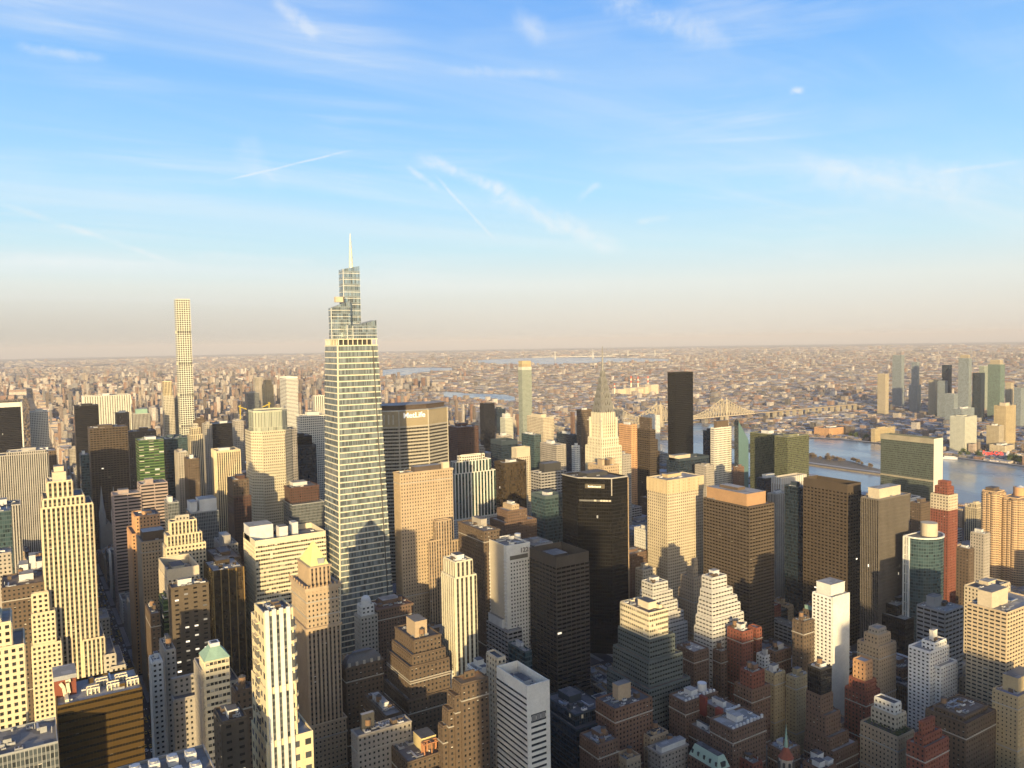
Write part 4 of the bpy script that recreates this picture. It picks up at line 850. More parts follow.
# -- tall tapering glass tower with the stepped crystalline crown
def taper_tower():
    y0b = 703.0
    zlo, zhi = z_at(600, 262, y0b), z_at(345, 262, y0b+3)
    rl = [xat(340.5, y0b, zlo), y0b, 0, 0]; rl[2] = xat(392.5, y0b, zlo); rl[3] = yat(325, rl[0], zlo)
    rh = [xat(337.8, y0b+3, zhi), y0b+3, 0, 0]; rh[2] = xat(377.5, y0b+3, zhi); rh[3] = yat(325, rh[0], zhi)
    at = lambda z: [l+(h-l)*(z-zlo)/(zhi-zlo) for l, h in zip(rl, rh)]
    cx, cy = (rl[0]+rl[2])/2, (rl[1]+rl[3])/2
    t = thing(SK, 'tallest tapering glass tower with pale bands and a spire', 'skyscraper', (cx, cy, 0))
    m = MB(); m.frustum(at(0), 0, rh, zhi, facade('onev'), ROOFS[0], 1.6, 5.55); m.build('glass_shaft', t)
    b = MB(); wm = plain('pale_spandrel', (.66, .61, .46), .6, .12)
    z = zhi-.6
    while z > 20:
        q, p = at(z-.6), at(z+.6); d = .35
        b.frustum((q[0]-d, q[1]-d, q[2]+d, q[3]+d), z-.45, (p[0]-d, p[1]-d, p[2]+d, p[3]+d), z+.45, wm)
        z -= 5.55
    b.build('spandrel_bands', t)
    c = MB()
    A = at(0); c.bar((A[0]-.1, A[1]-.1, 0), (rh[0]-.1, rh[1]-.1, zhi), .5, wm)
    c.bar((A[2]-5, A[1]-.25, 0), (rh[2]-5, rh[1]-.25, zhi-2), .45, DARKM)
    c.build('corner_mullions', t)
    # terrace with columns above the shaft
    dk = MB(); r = rh
    for i in range(9):
        x = r[0]+1+(r[2]-r[0]-2)*i/8; dk.box(x-.35, r[1]+.3, zhi-.1, x+.35, r[1]+1, zhi+5, wm)
        y = r[1]+1+(r[3]-r[1]-2)*i/8; dk.box(r[0]+.3, y-.35, zhi-.1, r[0]+1, y+.35, zhi+5, wm)
    dk.box(r[0], r[1], zhi+5, r[2], r[3], zhi+5.8, wm, ROOFS[0], bottom=True)
    dk.box(r[0]+4, r[1]+4, zhi-.1, r[2]-4, r[3]-4, zhi+5, DARKM)
    dk.build('terrace', t)
    zt = zhi+5.7; st = STY['crownv']
    def slab(nm, lx, rx, yy, dd, pl, pr, zb=zt):
        xa, xb = xat(lx, yy, zt+15), xat(rx, yy, zt+15)
        za, zbq = z_at(pl, xa, yy), z_at(pr, xb, yy)
        m = MB(); P = [(xa, yy), (xb, yy), (xb, yy+dd), (xa, yy+dd)]; tops = [za, zbq, zbq, za]
        for i in range(4):
            j = (i+1) % 4; m.wall(P[i], P[j], zb, 0, facade('crownv'), st[3], st[4], tops[i], tops[j], ztop=max(za, zbq))
        m.face([(*P[i], tops[i]) for i in range(4)], facade('crownv'))
        o = m.build(nm, t)
        e = MB(); k = 0; wm = plain('crown_band', (.52,.52,.49), .5, .1)
        z = zb+3
        while z < max(za, zbq)-1:
            ha = min(z+1.2, za-.2); hb = min(z+1.2, zbq-.2)
            if z < za-.4 and z < zbq-.4: e.box(xa-.25, yy-.25, z, xb+.25, yy+.1, z+.55, wm, bottom=True); e.box(xa-.25, yy+.1, z, xa+.1, yy+dd, z+.55, wm, bottom=True)
            z += 6.0
        e.box(xa-.3, yy-.3, zb, xa+.3, yy+.3, za, wm)
        if e.f: e.build('pale_bands', o)
        return xa, xb, za, zbq
    yb = rh[1]
    slab('crown_tier', 344.5, 361, yb+26, 12, 269, 266)
    slab('crown_tier', 331.5, 350.5, yb+18, 7.5, 308, 301)
    slab('crown_tier', 347, 352.5, yb+8, 9.6, 325, 325)
    slab('crown_tier', 352.7, 376.5, yb+6, 16, 326, 320)
    xs = xat(351, yb+33, 400); zb_, zs = z_at(270, xs, yb+33), z_at(233.5, xs, yb+33)
    sp = MB(); sp.cyl(xs, yb+33, zb_-4, zb_+14, 2.2, 1.5, wm, 8); sp.cyl(xs, yb+33, zb_+14, zs, 1.5, .25, wm, 8)
    for k in range(6): sp.cyl(xs, yb+33, zb_+2+k*5, zb_+2.6+k*5, 2.3-.2*k, 2.3-.2*k, METAL, 8)
    sp.build('spire', t)
    cr = MB(); xk = xat(338.5, yb+18, 380); zk = z_at(301, xk, yb+18); cr.box(xk-3, yb+18.5, zk-1, xk+4.5, yb+23, zk+4.0, CRW, bottom=True); cr.bar((xk+5.5, yb+20, zk-1), (xk+5.5, yb+20, zk+4), .5, DARKM); cr.build('maintenance_rig', t)
    claim(rl[0], rl[1], rl[2]+6, rl[3]+3, zhi, 640)
    claim(rh[0]+8, rh[1]+18, rh[2]-8, rh[3]-5, zhi+60, 640)
taper_tower()

# -- broad octagonal lettered tower
def lettered():
    y0 = 828.0; zt = z_at(409, 395, y0)
    xa, xb = xat(399, y0, zt-15), xat(428.5, y0, zt-15)
    xr = xat(447.5, y0+15, zt-20); xl = xa-(xr-xb)*1.0
    P = [(xa, y0), (xb, y0), (xr, y0+15), (xr, y0+28), (xb, y0+43), (xa, y0+43), (xl, y0+28), (xl, y0+15)]
    t = thing(SK, 'broad eight sided banded tower with big white letters at its top', 'skyscraper', ((xa+xb)/2, y0+21, 0))
    band = zt-3; s = STY['metlife']; m = MB(); n = len(P)
    zs = [zt-19]
    m.prism(P, 0, zt-19.0, facade('metlife'), None, 2.0, 3.95)
    m.prism(P, zt-19.0, zt-1, plain('sign_frieze', (.30,.25,.165), .8, .2)); m.build('tower_shaft', t)
    b = MB(); wm = wallmat('metlife'); z = zt-19
    cx, cy = (xa+xb)/2, y0+21.5
    def ring(k): return [(cx+(p[0]-cx)*k, cy+(p[1]-cy)*(1+(k-1)*1.8)) for p in P]
    Q = ring(1.012)
    while z > 30:
        if not (zt-92 < z < zt-84): b.prism(Q, z-1.0, z+.5, wm, wm, bottom=True)
        z -= 3.95
    b.build('spandrel_bands', t)
    cpn = MB()
    for p in P: cpn.cyl(p[0], p[1], 0, zt-1, .8, .8, wm, 6)
    cpn.build('corner_piers', t)
    r = MB(); dkm = plain('dark_roof_band', (.085,.065,.055), .8)
    r.prism(ring(1.02), zt-1.2, zt, METAL, ROOFS[2], bottom=True); r.prism(ring(.93), zt, zt+4.5, dkm, ROOFS[2]); r.prism(ring(.98), zt+4.5, zt+5.6, dkm, ROOFS[2], bottom=True); r.build('roof_slab', t)
    l = MB()
    for i in range(6):
        x = xl+(xa-xl)*(i+.7)/7; y = y0+15-15*(i+.7)/7; l.box(x-.8, y-.9, zt-16, x+.8, y+.2, zt-5, plain('pale_fin', (.40,.36,.29)))
    l.build('fins', t)
    pl, pr = xat(403.5, y0-.6, zt-10), xat(425, y0-.6, zt-10)
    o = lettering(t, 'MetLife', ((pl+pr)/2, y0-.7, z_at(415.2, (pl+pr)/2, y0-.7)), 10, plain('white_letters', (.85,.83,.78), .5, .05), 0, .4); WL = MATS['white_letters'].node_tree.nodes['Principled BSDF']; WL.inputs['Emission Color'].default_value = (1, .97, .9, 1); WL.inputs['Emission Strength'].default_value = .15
    k = (pr-pl)/o.dimensions.x if o.dimensions.x else 1
    bb = [v.co.x for v in o.data.vertices]; k = (pr-pl)/(max(bb)-min(bb)); o.scale = (k, k*.92, 1)
    claim(xl, y0, xr, y0+43, zt, 500)
lettered()

# -- art deco tower with the silver arched crown
def deco_spire():
    y0 = 700.0; SIL = plain('crown_steel', (.235,.23,.215), .42, .2, .3, .6, .3); DK = plain('crown_window', (.085,.08,.07), .3)
    zb = z_at(446, 575, y0)
    X0 = xat(602, y0, zb); b = [X0, y0, xat(621.5, y0, zb), yat(585.5, X0, zb)]
    cx, cy = (b[0]+b[2])/2, (b[1]+b[3])/2
    t = thing(SK, 'white brick tower with a silver arched crown and needle spire', 'skyscraper', (cx, cy, 0))
    z2 = z_at(438, cx-10, cy-10); z3 = z_at(416, cx-8, cy-8)
    tier(t, *b, 0, zb, 'chry', ROOFS[2]); 
    q = 2.2; tier(t, b[0]+q, b[1]+q, b[2]-q, b[3]-q, zb-1.2, z2, 'chry', ROOFS[2])
    hw = (b[2]-b[0])*.325; hd = (b[3]-b[1])*.325; hw = hd = (hw+hd)/2
    tier(t, cx-hw, cy-hd, cx+hw, cy+hd, z2-1.2, z3+4, 'chry', ROOFS[2], par=.05, name='tower_shaft')
    for sx, sy in ((-1, -1), (1, -1), (-1, 1), (1, 1)):
        g = MB(); g.box(cx+sx*(hw+1.2)-.9, cy+sy*(hd+1.2)-.9, z2-1, cx+sx*(hw+1.2)+.9, cy+sy*(hd+1.2)+.9, z3-2, wallmat('chry')); g.bar((cx+sx*hw, cy+sy*hd, z3-6), (cx+sx*(hw+3.5), cy+sy*(hd+3.5), z3-5), .6, SIL); g.build('corner_gargoyle', t)
    # stacked arches: every tier is a cross of two arched vaults
    zc = z3-3; H = z_at(374, cx, cy)-z3; N = 6
    for i in range(N):
        k = i/N; w = hw*(1-k)**.8*1.06+.3; zlo = zc+H*(1-(1-k)**1.12); rise = H/N*1.75
        m = MB(); pr = [(math.cos(math.pi*j/12), math.sin(math.pi*j/12)**.9) for j in range(13)]
        base = zlo-6
        prof = [(w*.92, base)]+[(w*.92*c, zlo+rise*s_) for c, s_ in pr]+[(-w*.92, base)]
        L = w*.925
        for ax in (0, 1):
            f = lambda u, l, z: (cx+u, cy+l, z) if ax == 0 else (cx-l, cy+u, z)
            for (u1, a1), (u2, a2) in zip(prof, prof[1:]): m.face([f(u1, -L, a1), f(u2, -L, a2), f(u2, L, a2), f(u1, L, a1)][::-1], SIL)
            m.face([f(u, -L, z) for u, z in reversed(prof)][::-1], SIL); m.face([f(u, L, z) for u, z in prof][::-1], SIL)
        o = m.build('crown_arch', t)
        if i < 6:
            wn = MB()
            for ax in (0, 1):
                for sgn in (-1, 1):
                    f = lambda u, z: (cx+u*-sgn*-1, cy+sgn*(L+.12), z) if ax == 0 else (cx+sgn*(L+.12), cy+u, z)
                    for a_ in (58, 90, 122):
                        c, s_ = math.cos(R(a_)), math.sin(R(a_)); r1, r2 = .52, .92; hwid = w*.085
                        p1 = f(c*w*.92*r2, zlo+rise*s_*r2); p2 = f(c*w*.92*r1-s_*hwid, zlo+rise*s_*r1+c*hwid); p3 = f(c*w*.92*r1+s_*hwid, zlo+rise*s_*r1-c*hwid)
                        wn.face([p1, p2, p3], DK)
            wn.build('triangular_windows', o)
    sp = MB(); z0s = zc+H*.93; zs = z_at(349, cx, cy); sp.cyl(cx, cy, z0s, z0s+10, 2.1, 1.4, SIL, 8); sp.cyl(cx, cy, z0s+10, zs+3, 1.4, .3, SIL, 8); sp.build('needle_spire', t)
    claim(*b, zb, 480); claim(cx-hw, cy-hd, cx+hw, cy+hd, z3+40, 480)
    # brown ornate rooftops in front of it
deco_spire()
B(OT,'brown roofed block with ornate turrets in front of the silver spired tower',O_,(588,604,619,466),dict(y=668),'tan',490,n=3,dp=16,ph=[(.1,.2,.25,.5,6,wallmat('tan')),(.4,.2,.6,.5,5,wallmat('brown')),(.75,.2,.92,.5,6,wallmat('tan'))])

# -- black angled tower with a small bright sign
def angled():
    y0 = 622.0; zt = z_at(479, 500, y0)
    bx = xat(611.5, y0, zt); c = 25.0
    a = (bx-c, y0+c)
    for _ in range(20):
        ax = xat(577.5, y0+c, zt); c += (bx-c-ax)*.3
    A = (bx-c, y0+c); Lb = (A[0], yat(562, A[0], zt)); Rr = (xat(627.5, y0, zt), y0)
    P = [A, (bx, y0), Rr, (Rr[0], Lb[1]), Lb]
    t = thing(SK, 'black glass tower with a cut corner and a small bright sign', 'skyscraper', (P[1][0], y0+30, 0))
    block(t, 'tower_shaft', P, 0, zt, 'dk101', ROOFS[1], 1.5)
    m = MB(); m.box(Rr[0]+.05, y0+1.5, 0, Rr[0]+2.6, y0+5, zt-2, plain('tan_pier', (.33,.24,.15))); m.build('end_pier', t)
    m = MB(); k = .012; cr = [(p[0]+(-.4), p[1]-.4) for p in P]
    m.bar((*A, zt-.3), (bx, y0, zt-.3), .5, plain('pale_coping', (.40,.38,.34))); m.bar((bx, y0, zt-.3), (*Rr, zt-.3), .5, MATS['pale_coping']); m.bar((*A, zt-.3), (*Lb, zt-.3), .5, MATS['pale_coping'])
    m.bar((bx-.2, y0-.3, zt-18), (bx-.2, y0-.3, zt), .4, MATS['pale_coping']); m.build('coping', t)
    b = MB(); pw = plain('pale_strip', (.45,.42,.35), .5); zz = z_at(501, bx, y0)
    d = Vector((bx-A[0], A[1]*-1+y0, 0)).normalized(); nrm = Vector((-d.y*-1, -d.x, 0)); nrm = Vector((-1, -1, 0)).normalized()
    for u0, u1, zr in ((.05, .95, zz), (1.0, 1.0, zz)):
        pass
    L = math.hypot(bx-A[0], A[1]-y0)
    def strip(u0, u1, z0, z1, off, mat):
        p = [Vector((A[0], A[1], 0))+d*L*u+nrm*off for u in (u0, u1)]; q = [Vector((A[0], A[1], 0))+d*L*u+nrm*(off-.6) for u in (u0, u1)]
        b.face([(p[0].x, p[0].y, z0), (p[1].x, p[1].y, z0), (p[1].x, p[1].y, z1), (p[0].x, p[0].y, z1)], mat)
        b.face([(p[0].x, p[0].y, z1), (p[1].x, p[1].y, z1), (q[1].x, q[1].y, z1), (q[0].x, q[0].y, z1)], mat)
    strip(.05, .97, zz-1.0, zz+.8, .35, plain('grey_band', (.12,.12,.12)))
    for u in (.52, .70, .78, .86, .95): strip(u-.04, u+.03, zz-.8, zz+.9, .55, pw)
    b.build('mechanical_band', t)
    b = MB(); zs = z_at(486.5, bx, y0)
    strip(.22, .80, zs-2.4, zs+2.2, .3, plain('sign_panel', (.10,.085,.06)))
    em = plain('sign_letters_lit', (.8,.76,.6), .5); em.node_tree.nodes['Principled BSDF'].inputs['Emission Color'].default_value = (1,.9,.6,1); em.node_tree.nodes['Principled BSDF'].inputs['Emission Strength'].default_value = .5
    for i, (u, hh) in enumerate(zip(np.linspace(.31, .66, 10), (2.0, 1.3, 1.7, 1.7, 1.2, 1.5, 1.2, 1.3, 1.3, 1.6))): strip(u, u+.024, zs-1.3, zs-1.3+hh, .5, em)
    b.build('lit_sign', t)
    machine_room(t, A[0]+12, y0+25, Rr[0]-6, Lb[1]-12, zt-1.5, 4, DARKM)
    clutter(t, A[0]+5, y0+22, Rr[0]-3, Lb[1]-3, zt-1.5, 5, big=False)
    claim(A[0], y0, Rr[0]+3, Lb[1], zt, 690)
angled()

# -- tan tower with the pale green pyramid
def pyramid_tower():
    y0 = 522.0; zt = z_at(562, 165, y0)
    b = survey(291.5, 306.5, 338, 588, y=y0)
    x0, x1, y1 = b[0], b[2], b[3]; z1 = b[4]
    t = thing(SK, 'tan brick tower with a bright lime green pyramid roof', 'skyscraper', ((x0+x1)/2, (y0+y1)/2, 0))
    wt = plain('terracotta', (.40,.28,.16), .8, .25)
    z2 = z_at(628, x0, y0); z0_ = z_at(725, x0, y0)
    tier(t, x0-1.5, y0-1.5, x1+2.5, y1+2, 0, z0_, 'tan', corn=(1.2, .7))
    tier(t, x0-.4, y0-.4, x1+.4, y1+.4, z0_-1.2, z2, 'tanpier', corn=(2.2, 1.3))
    tier(t, x0, y0, x1, y1, z2-1.2, z1, 'tan', corn=(3.0, 1.6))
    p = survey(297, 309, 330, 566, y=y0+3.2)
    q0 = (x0+4, y0+4, x1-4, y1-4); ze = z_at(567, x0+4, y0+4)
    tier(t, *q0, z1-1.2, ze, 'tanpier', corn=(1.2, .9), par=.3)
    m = MB(); xm, ym = (q0[0]+q0[2])/2, (q0[1]+q0[3])/2; za = z_at(541.5, xm, ym)
    m.frustum((q0[0]+.6, q0[1]+.6, q0[2]-.6, q0[3]-.6), ze-.3, (xm-.6, ym-.6, xm+.6, ym+.6), za, plain('lime_copper', (.60,.66,.27), .75, .15, .6)); m.build('pyramid_roof', t)
    d = MB(); d.box(q0[2]-8, q0[1]+1.4, ze-.3, q0[2]-3.5, q0[1]+5, ze+4, METAL); d.build('dormer', t)
    st = MB()
    for i in range(5):
        xx = x0+(x1-x0)*(.32+.09*i)
        st.box(xx-.5, y0-.55, z0_+6, xx+.5, y0+.05, z2-8, plain('dark_recess', (.05,.042,.036), .5))
    st.build('window_recess', t)
    ar = MB(); xc_ = (x0+x1)/2
    for zz in (z1-24,):
        ar.box(xc_-4.2, y0-.35, zz-8, xc_+4.2, y0+.03, zz+6, MATS['dark_recess'])
        ar.face([(xc_+4.2*math.cos(math.pi*j/8), y0-.36, zz+6+4.2*math.sin(math.pi*j/8)) for j in range(9)], MATS['dark_recess'])
    ar.build('arched_window', t)
    bal = MB()
    for xx in np.linspace(x0, x1, 9): bal.box(xx-.5, y0-1.7, z1-.2, xx+.5, y0-1.0, z1+1.6, wt)
    for yy in np.linspace(y0, y1, 7): bal.box(x0-1.7, yy-.5, z1-.2, x0-1.0, yy+.5, z1+1.6, wt)
    bal.build('finials', t)
    claim(x0-2, y0-2, x1+2, y1+2, za, 768)
pyramid_tower()

# -- yellow and white striped residential tower
def striped():
    y0 = 372.0; b = survey(249.5, 263.5, 293, 613, y=y0); x0, x1, y1, z1 = b[0], b[2], b[3], b[4]
    t = thing(SK, 'yellow apartment tower with white vertical stripes and bay windows', 'skyscraper', ((x0+x1)/2, (y0+y1)/2, 0))
    zl, zm = z_at(742, x0, y0), z_at(689, x0, y0)
    wp = wallmat('white'); 
    tier(t, x0-1, y0-.9, x1+7.5, y1+1, 0, zl, 'yellow425', name='tower_base')
    tier(t, x0-.3, y0-.45, x1+.3, y1+.3, zl-1.2, zm, 'yellow425')
    tier(t, x0, y0, x1, y1-9, zm-1.2, z1, 'yellow425', ROOFS[1])
    tier(t, x0+.5, y1-8.9, x1-1, y1, zm-1.2, z1-7, 'yellow425', ROOFS[1])
    W = x1-x0
    for lo, hi, yy in ((zl, zm, y0-.45), (zm, z1+1.0, y0), (0, zl, y0-.9)):
        p = MB()
        for k in (.10, .34, .58, .82): p.box(x0+W*(k-.03)-.5, yy-.9, lo, x0+W*(k+.03)+.5, yy+.05, hi, wp)
        p.build('white_pier', t)
        g = MB(); gm = facade('greygl')
        for k in (.22, .46, .70): g.box(x0+W*(k-.07), yy-.12, lo, x0+W*(k+.07), yy+.04, hi-3, gm, None, 1.8, 3.3)
        g.build('glazed_strip', t)
    z = z1-8; i = 0
    while z > zl+4:
        # bay windows of the left flank and rounded balconies at the right corner
        bw = MB(); yc = y0+(y1-y0)*.48; bw.box(x0-1.1, yc-2.6, z-3.4, x0+.2, yc+2.6, z, plain('bay_glass', (.10,.105,.11), .15, .2, 1, .7)); bw.box(x0-1.4, yc-3.0, z, x0+.2, yc+3.0, z+.5, wallmat('yellow425'), bottom=True); bw.build('bay_window', t)
        bc = MB(); bc.cyl(x1-1.2, y0+2.2, z-2.6, z-1.2, 3.2, 3.2, wallmat('yellow425'), 10); bc.cyl(x1-1.2, y0+2.2, z-1.2, z+2.4, 2.6, 2.6, MATS['bay_glass'], 10); bc.build('corner_balcony', t)
        z -= 6.6; i += 1
    clutter(t, x0+2, y0+2, x1-2, y1-11, z1-1.1, 4, big=False)
    claim(x0-1, y0-1, x1+8, y1+1, z1, 768)
striped()

# -- orange fluted twin shafts at the right edge
def fluted(label, lx, rx, py, y0, wd, dome):
    z1 = z_at(py, xat(lx+8, y0, 120), y0); x0 = xat(lx+7.5, y0, z1); x1 = xat(rx, y0, z1)
    D = 22.0; t = thing(AB, label, A_, ((x0+x1)/2, y0+D/2, 0))
    block(t, 'tower_core', [(x0+2, y0+2), (x1-2, y0+2), (x1-2, y0+D-2), (x0+2, y0+D-2)], 0, z1+2, 'corinth')
    n = 3; w_ = (x1-x0)/n
    for i in range(n):
        m = MB(); m.cyl(x0+w_*(i+.5), y0+3, 0, z1-2*(i % 2), w_*.47, w_*.47, facade('corinth'), 14, True, 2.6, 3.0); m.build('rounded_bay', t)
    for i in range(3):
        m = MB(); m.cyl(x0+3, y0+3+(D-6)*(i+.5)/3, 0, z1-2*(i % 2), 4.6, 4.6, facade('corinth'), 14, True, 2.6, 3.0); m.build('rounded_bay', t)
    if dome:
        m = MB(); m.cyl((x0+x1)/2, y0+D*.5, z1, z1+12, 8, 8, wallmat('orange'), 20); m.build('drum_penthouse', t)
        m = MB(); m.cyl((x0+x1)/2, y0+D*.5, z1+12, z1+14, 5, 1, UNITW, 16); m.build('white_cap', t)
    else: machine_room(t, x0+6, y0+8, x1-3, y0+D-4, z1+1, 4, wallmat('brown')); 
    claim(x0, y0, x1, y0+D, z1, 600)
fluted('orange apartment tower of stacked rounded bays, shorter and left of its twin', 990, 1007, 493.5, 520, 20, False)
fluted('orange apartment tower of rounded bays with a round drum on top', 1011, 1040, 500, 500, 24, True)

# -- glass drum fronted tower in a white frame
def drum():
    y0 = 420.0; z1 = z_at(541, 720, y0); x0 = xat(922, y0+3, z1); x1 = xat(946.5, y0+3, z1); y1 = yat(904, x0, z1)
    t = thing(AB, 'white framed glass apartment tower with a rounded front', A_, ((x0+x1)/2, (y0+y1)/2, 0))
    r_ = (x1-x0)/2; xc_ = x0+r_
    arc = [(xc_-r_*math.cos(math.pi*j/14), y0+r_*.75-r_*.9*math.sin(math.pi*j/14)) for j in range(15)]
    P = arc+[(x1, y1), (x0, y1)]
    m = MB(); m.prism(P, 0, z1, facade('tealgl'), ROOFS[0], 1.9, 3.1); m.build('glass_body', t)
    fr = MB(); wm = wallmat('white')
    for a_, b_ in zip(P, P[1:]+P[:1]): fr.bar((*a_, z1), (*b_, z1), .7, wm)
    fr.bar((x0-.2, arc[0][1], 0), (x0-.2, arc[0][1], z1), .9, wm); fr.bar((x0-.2, (arc[0][1]+y1)/2, 0), (x0-.2, (arc[0][1]+y1)/2, z1), .6, wm); fr.bar((x0-.2, y1, 0), (x0-.2, y1, z1), .7, wm)
    fr.bar((x1+.1, arc[-1][1], 0), (x1+.1, arc[-1][1], z1), .8, wm)
    z = z1-9
    while z > 0: fr.box(x0-.5, arc[0][1], z, x0+.1, y1, z+.7, wm, bottom=True); z -= 9.3
    fr.build('white_frame', t)
    m = MB(); m.cyl(xc_+1, y0+9, z1, z1+12.5, 7.6, 7.6, wallmat('cream'), 20); m.build('drum_penthouse', t)
    clutter(t, x0+2, y0+18, x1-2, y1-2, z1, 3, big=False)
    claim(x0, y0-4, x1, y1, z1, 620)
drum()

# -- slanted glass slab
def slanted():
    x0, y0, x1, y1, z1 = slant; t = thing(OT, 'thin teal glass slab with a slanted knife-edge top', T_, ((x0+x1)/2, (y0+y1)/2, 0))
    zr = z_at(440, x1, y0); m = MB(); P = [(x0, y0), (x1, y0), (x1, y1), (x0, y1)]; tops = [z1, zr, zr, z1]
    mm = plain('teal_panel', (.10,.17,.18), .25, .08, .2, .6)
    for i in range(4): m.wall(P[i], P[(i+1) % 4], 0, 0, mm if i == 0 else facade('bluegl'), 1.8, 3.6, tops[i], tops[(i+1) % 4], ztop=z1)
    m.face([(*P[i], tops[i]) for i in range(4)], mm); m.build('building_block', t); claim(x0, y0, x1, y1, z1, 490)
slanted()

# -- marble end wall of the riverside slab, copper roofs, domes
for o in list(COL.objects):
    if o.get('label') == 'slim tall slab of green glass with a white marble end wall on the river':
        x0, y0, x1, y1, z1 = o['_box']; mm = plain('white_marble', (.62,.58,.50), .6, .08, .2)
        m = MB(); m.box(x0-.5, y0-.6, 0, x1+.5, y0-.03, z1+.3, mm); m.build('marble_wall', o)
        m = MB(); m.box(x0-.6, y0-.03, z1-8.5, x0-.03, y1+.5, z1+.3, plain('grille_band', (.30,.27,.20), .7)); m.build('service_grille', o); m = MB(); m.box(x0-.4, y0, z1*.52, x0-.02, y1, z1*.52+3, MATS['grille_band']); m.build('service_grille', o)
def find(l): return next(o for o in COL.objects if o.get('label') == l)
o = find('black glass slab with a white frame cut by the left edge'); x0, y0, x1, y1, z1 = o['_box']; wm = plain('white_travertine', (.60,.58,.52), .7, .1)
m = MB(); m.box(x0-.5, y0-.8, z1-9, x1+.9, y0-.03, z1+.4, wm); m.box(x1+.03, y0-.8, 0, x1+2.6, y1, z1-9.02, wm); m.box(x1+.03, y0-.8, z1-9.02, x1+2.6, y1, z1+.4, wm); m.build('white_frame', o)
o = find('slender white tower with a blank yellow lit side'); x0, y0, x1, y1, z1 = o['_box']; wm = wallmat('white')
m = MB(); m.box(x0-.3, y0-.9, 0, x1+.4, y0-.02, z1+.4, wm); m.build('blank_wall', o)
o = find('golden tower with an overhanging finned crown and dotted windows'); x0, y0, x1, y1, z1 = o['_box']; wm = plain('crown_fin', (.50,.41,.27), .8, .12); zc = z_at(495, x0, y0)
m = MB(); n = int((x1-x0)/2.3)
for i in range(n+1): xx = x0+(x1-x0)*i/n; m.box(xx-.55, y0-1.0, zc+1, xx+.55, y0+.02, z1+.2, wm)
n = int((y1-y0)/2.3)
for i in range(n+1): yy = y0+(y1-y0)*i/n; m.box(x0-1.0, yy-.55, zc+1, x0+.02, yy+.55, z1+.2, wm)
m.box(x0-1.1, y0-1.1, z1-.6, x1+.3, y0-.02, z1+.4, wm, bottom=True); m.box(x0-1.1, y0-.02, z1-.6, x0-.02, y1, z1+.4, wm, bottom=True); m.build('crown_fins', o)
m = MB(); nb = 7
for i in range(nb): a_ = x0+1.2+(x1-x0-7)*i/nb; m.box(a_, y0-.2, zc-3.2, a_+(x1-x0-7)/nb*.72, y0+1.2, zc-.4, DARKM)
for i in range(5): a_ = y0+1+(y1-y0)*i/5; m.box(x0-.2, a_, zc-3.2, x0+1.2, a_+(y1-y0)/5*.72, zc-.4, DARKM)
m.build('dark_slots', o)
o = find('white stone and green glass tower with a chamfered rotunda top'); x0, y0, x1, y1, z1 = o['_box']
block(o, 'rotunda', oct_((x0+x1)/2, (y0+y1)/2, (x1-x0)*.36, (y1-y0)*.36, (x1-x0)*.13), z1-1, z1+7, 'whitegrid', ROOFS[2])
x0, y0, x1, y1, z1 = cop['_box']
m = MB(); zt = z1+6.0; m.frustum((x0-.6, y0-.6, x1+.6, y1+.6), z1-.4, (x0+(x1-x0)*.33, y0+(y1-y0)*.33, x1-(x1-x0)*.33, y1-(y1-y0)*.33), zt, COPPER); m.build('copper_roof', cop)
m = MB(); m.box(x0+(x1-x0)*.3, y0+(y1-y0)*.3, zt-.4, x1-(x1-x0)*.3, y1-(y1-y0)*.3, zt+1.6, UNITW); m.box(x0+(x1-x0)*.37, y0+(y1-y0)*.37, zt+1.2, x1-(x1-x0)*.37, y1-(y1-y0)*.37, zt+1.7, DARKM); m.build('roof_lantern', cop)
x0, y0, x1, y1, z1 = mans['_box']
m = MB(); SLT = plain('slate', (.12,.125,.135), .7, .3)
k = (y1-y0)*.5; prev = (x0+.4, y0+.4, x1-.4, y1-.4); zz = z1-.3
for j in range(1, 6):
    a_ = j/5*1.35; ins = (1-math.cos(a_))*10; nz = z1-.3+math.sin(a_)*9; q = (x0+.4+ins, y0+.4+ins*.8, x1-.4-ins, y1-.4-ins*.8); m.frustum(prev, zz, q, nz, SLT); prev, zz = q, nz
m.build('mansard_roof', mans)
for i in range(5):
    d = MB(); xx = x0+(x1-x0)*(i+.5)/5; d.box(xx-.9, y0-.1, z1-.3, xx+.9, y0+2.5, z1+2.4, wallmat('lime')); d.build('dormer', mans)
for o in list(COL.objects):
    if o.get('label') == 'stone office block with a small white domed cupola':
        x0, y0, x1, y1, z1 = o['_box']; xm, ym = (x0+x1)/2, (y0+y1)/2; r_ = min(x1-x0, y1-y0)*.42
        m = MB(); m.cyl(xm, ym, z1-1, z1+3, r_*1.05, r_*1.05, wallmat('white'), 12); prev = (r_, z1+3)
        for j in range(1, 6): a_ = j/5*1.4; q = (r_*math.cos(a_), z1+3+r_*.95*math.sin(a_)); m.cyl(xm, ym, prev[1], q[1], prev[0], q[0], UNITW, 12, j == 5); prev = q
        m.build('dome', o)
x0, y0, x1, y1, z1 = num['_box']
m = MB(); m.box(x0-.55, y0-.6, z1-16, x1+.3, y0-.02, z1+.2, wallmat('white')); m.box(x0-.6, y0+4, 0, x0-.02, y1-5.2, z1+.1, plain('beige_stucco', (.52,.45,.34), .85, .15)); m.box(x0-.55, y0-.02, z1-16, x0-.02, y1, z1+.2, wallmat('white')); m.build('blank_wall', num)
o = lettering(num, '122', (x1-(x1-x0)*.26, y0-.8, z1-6.2), 6.0, plain('grey_numerals', (.16,.15,.14), .7), 0, .25, 'number')
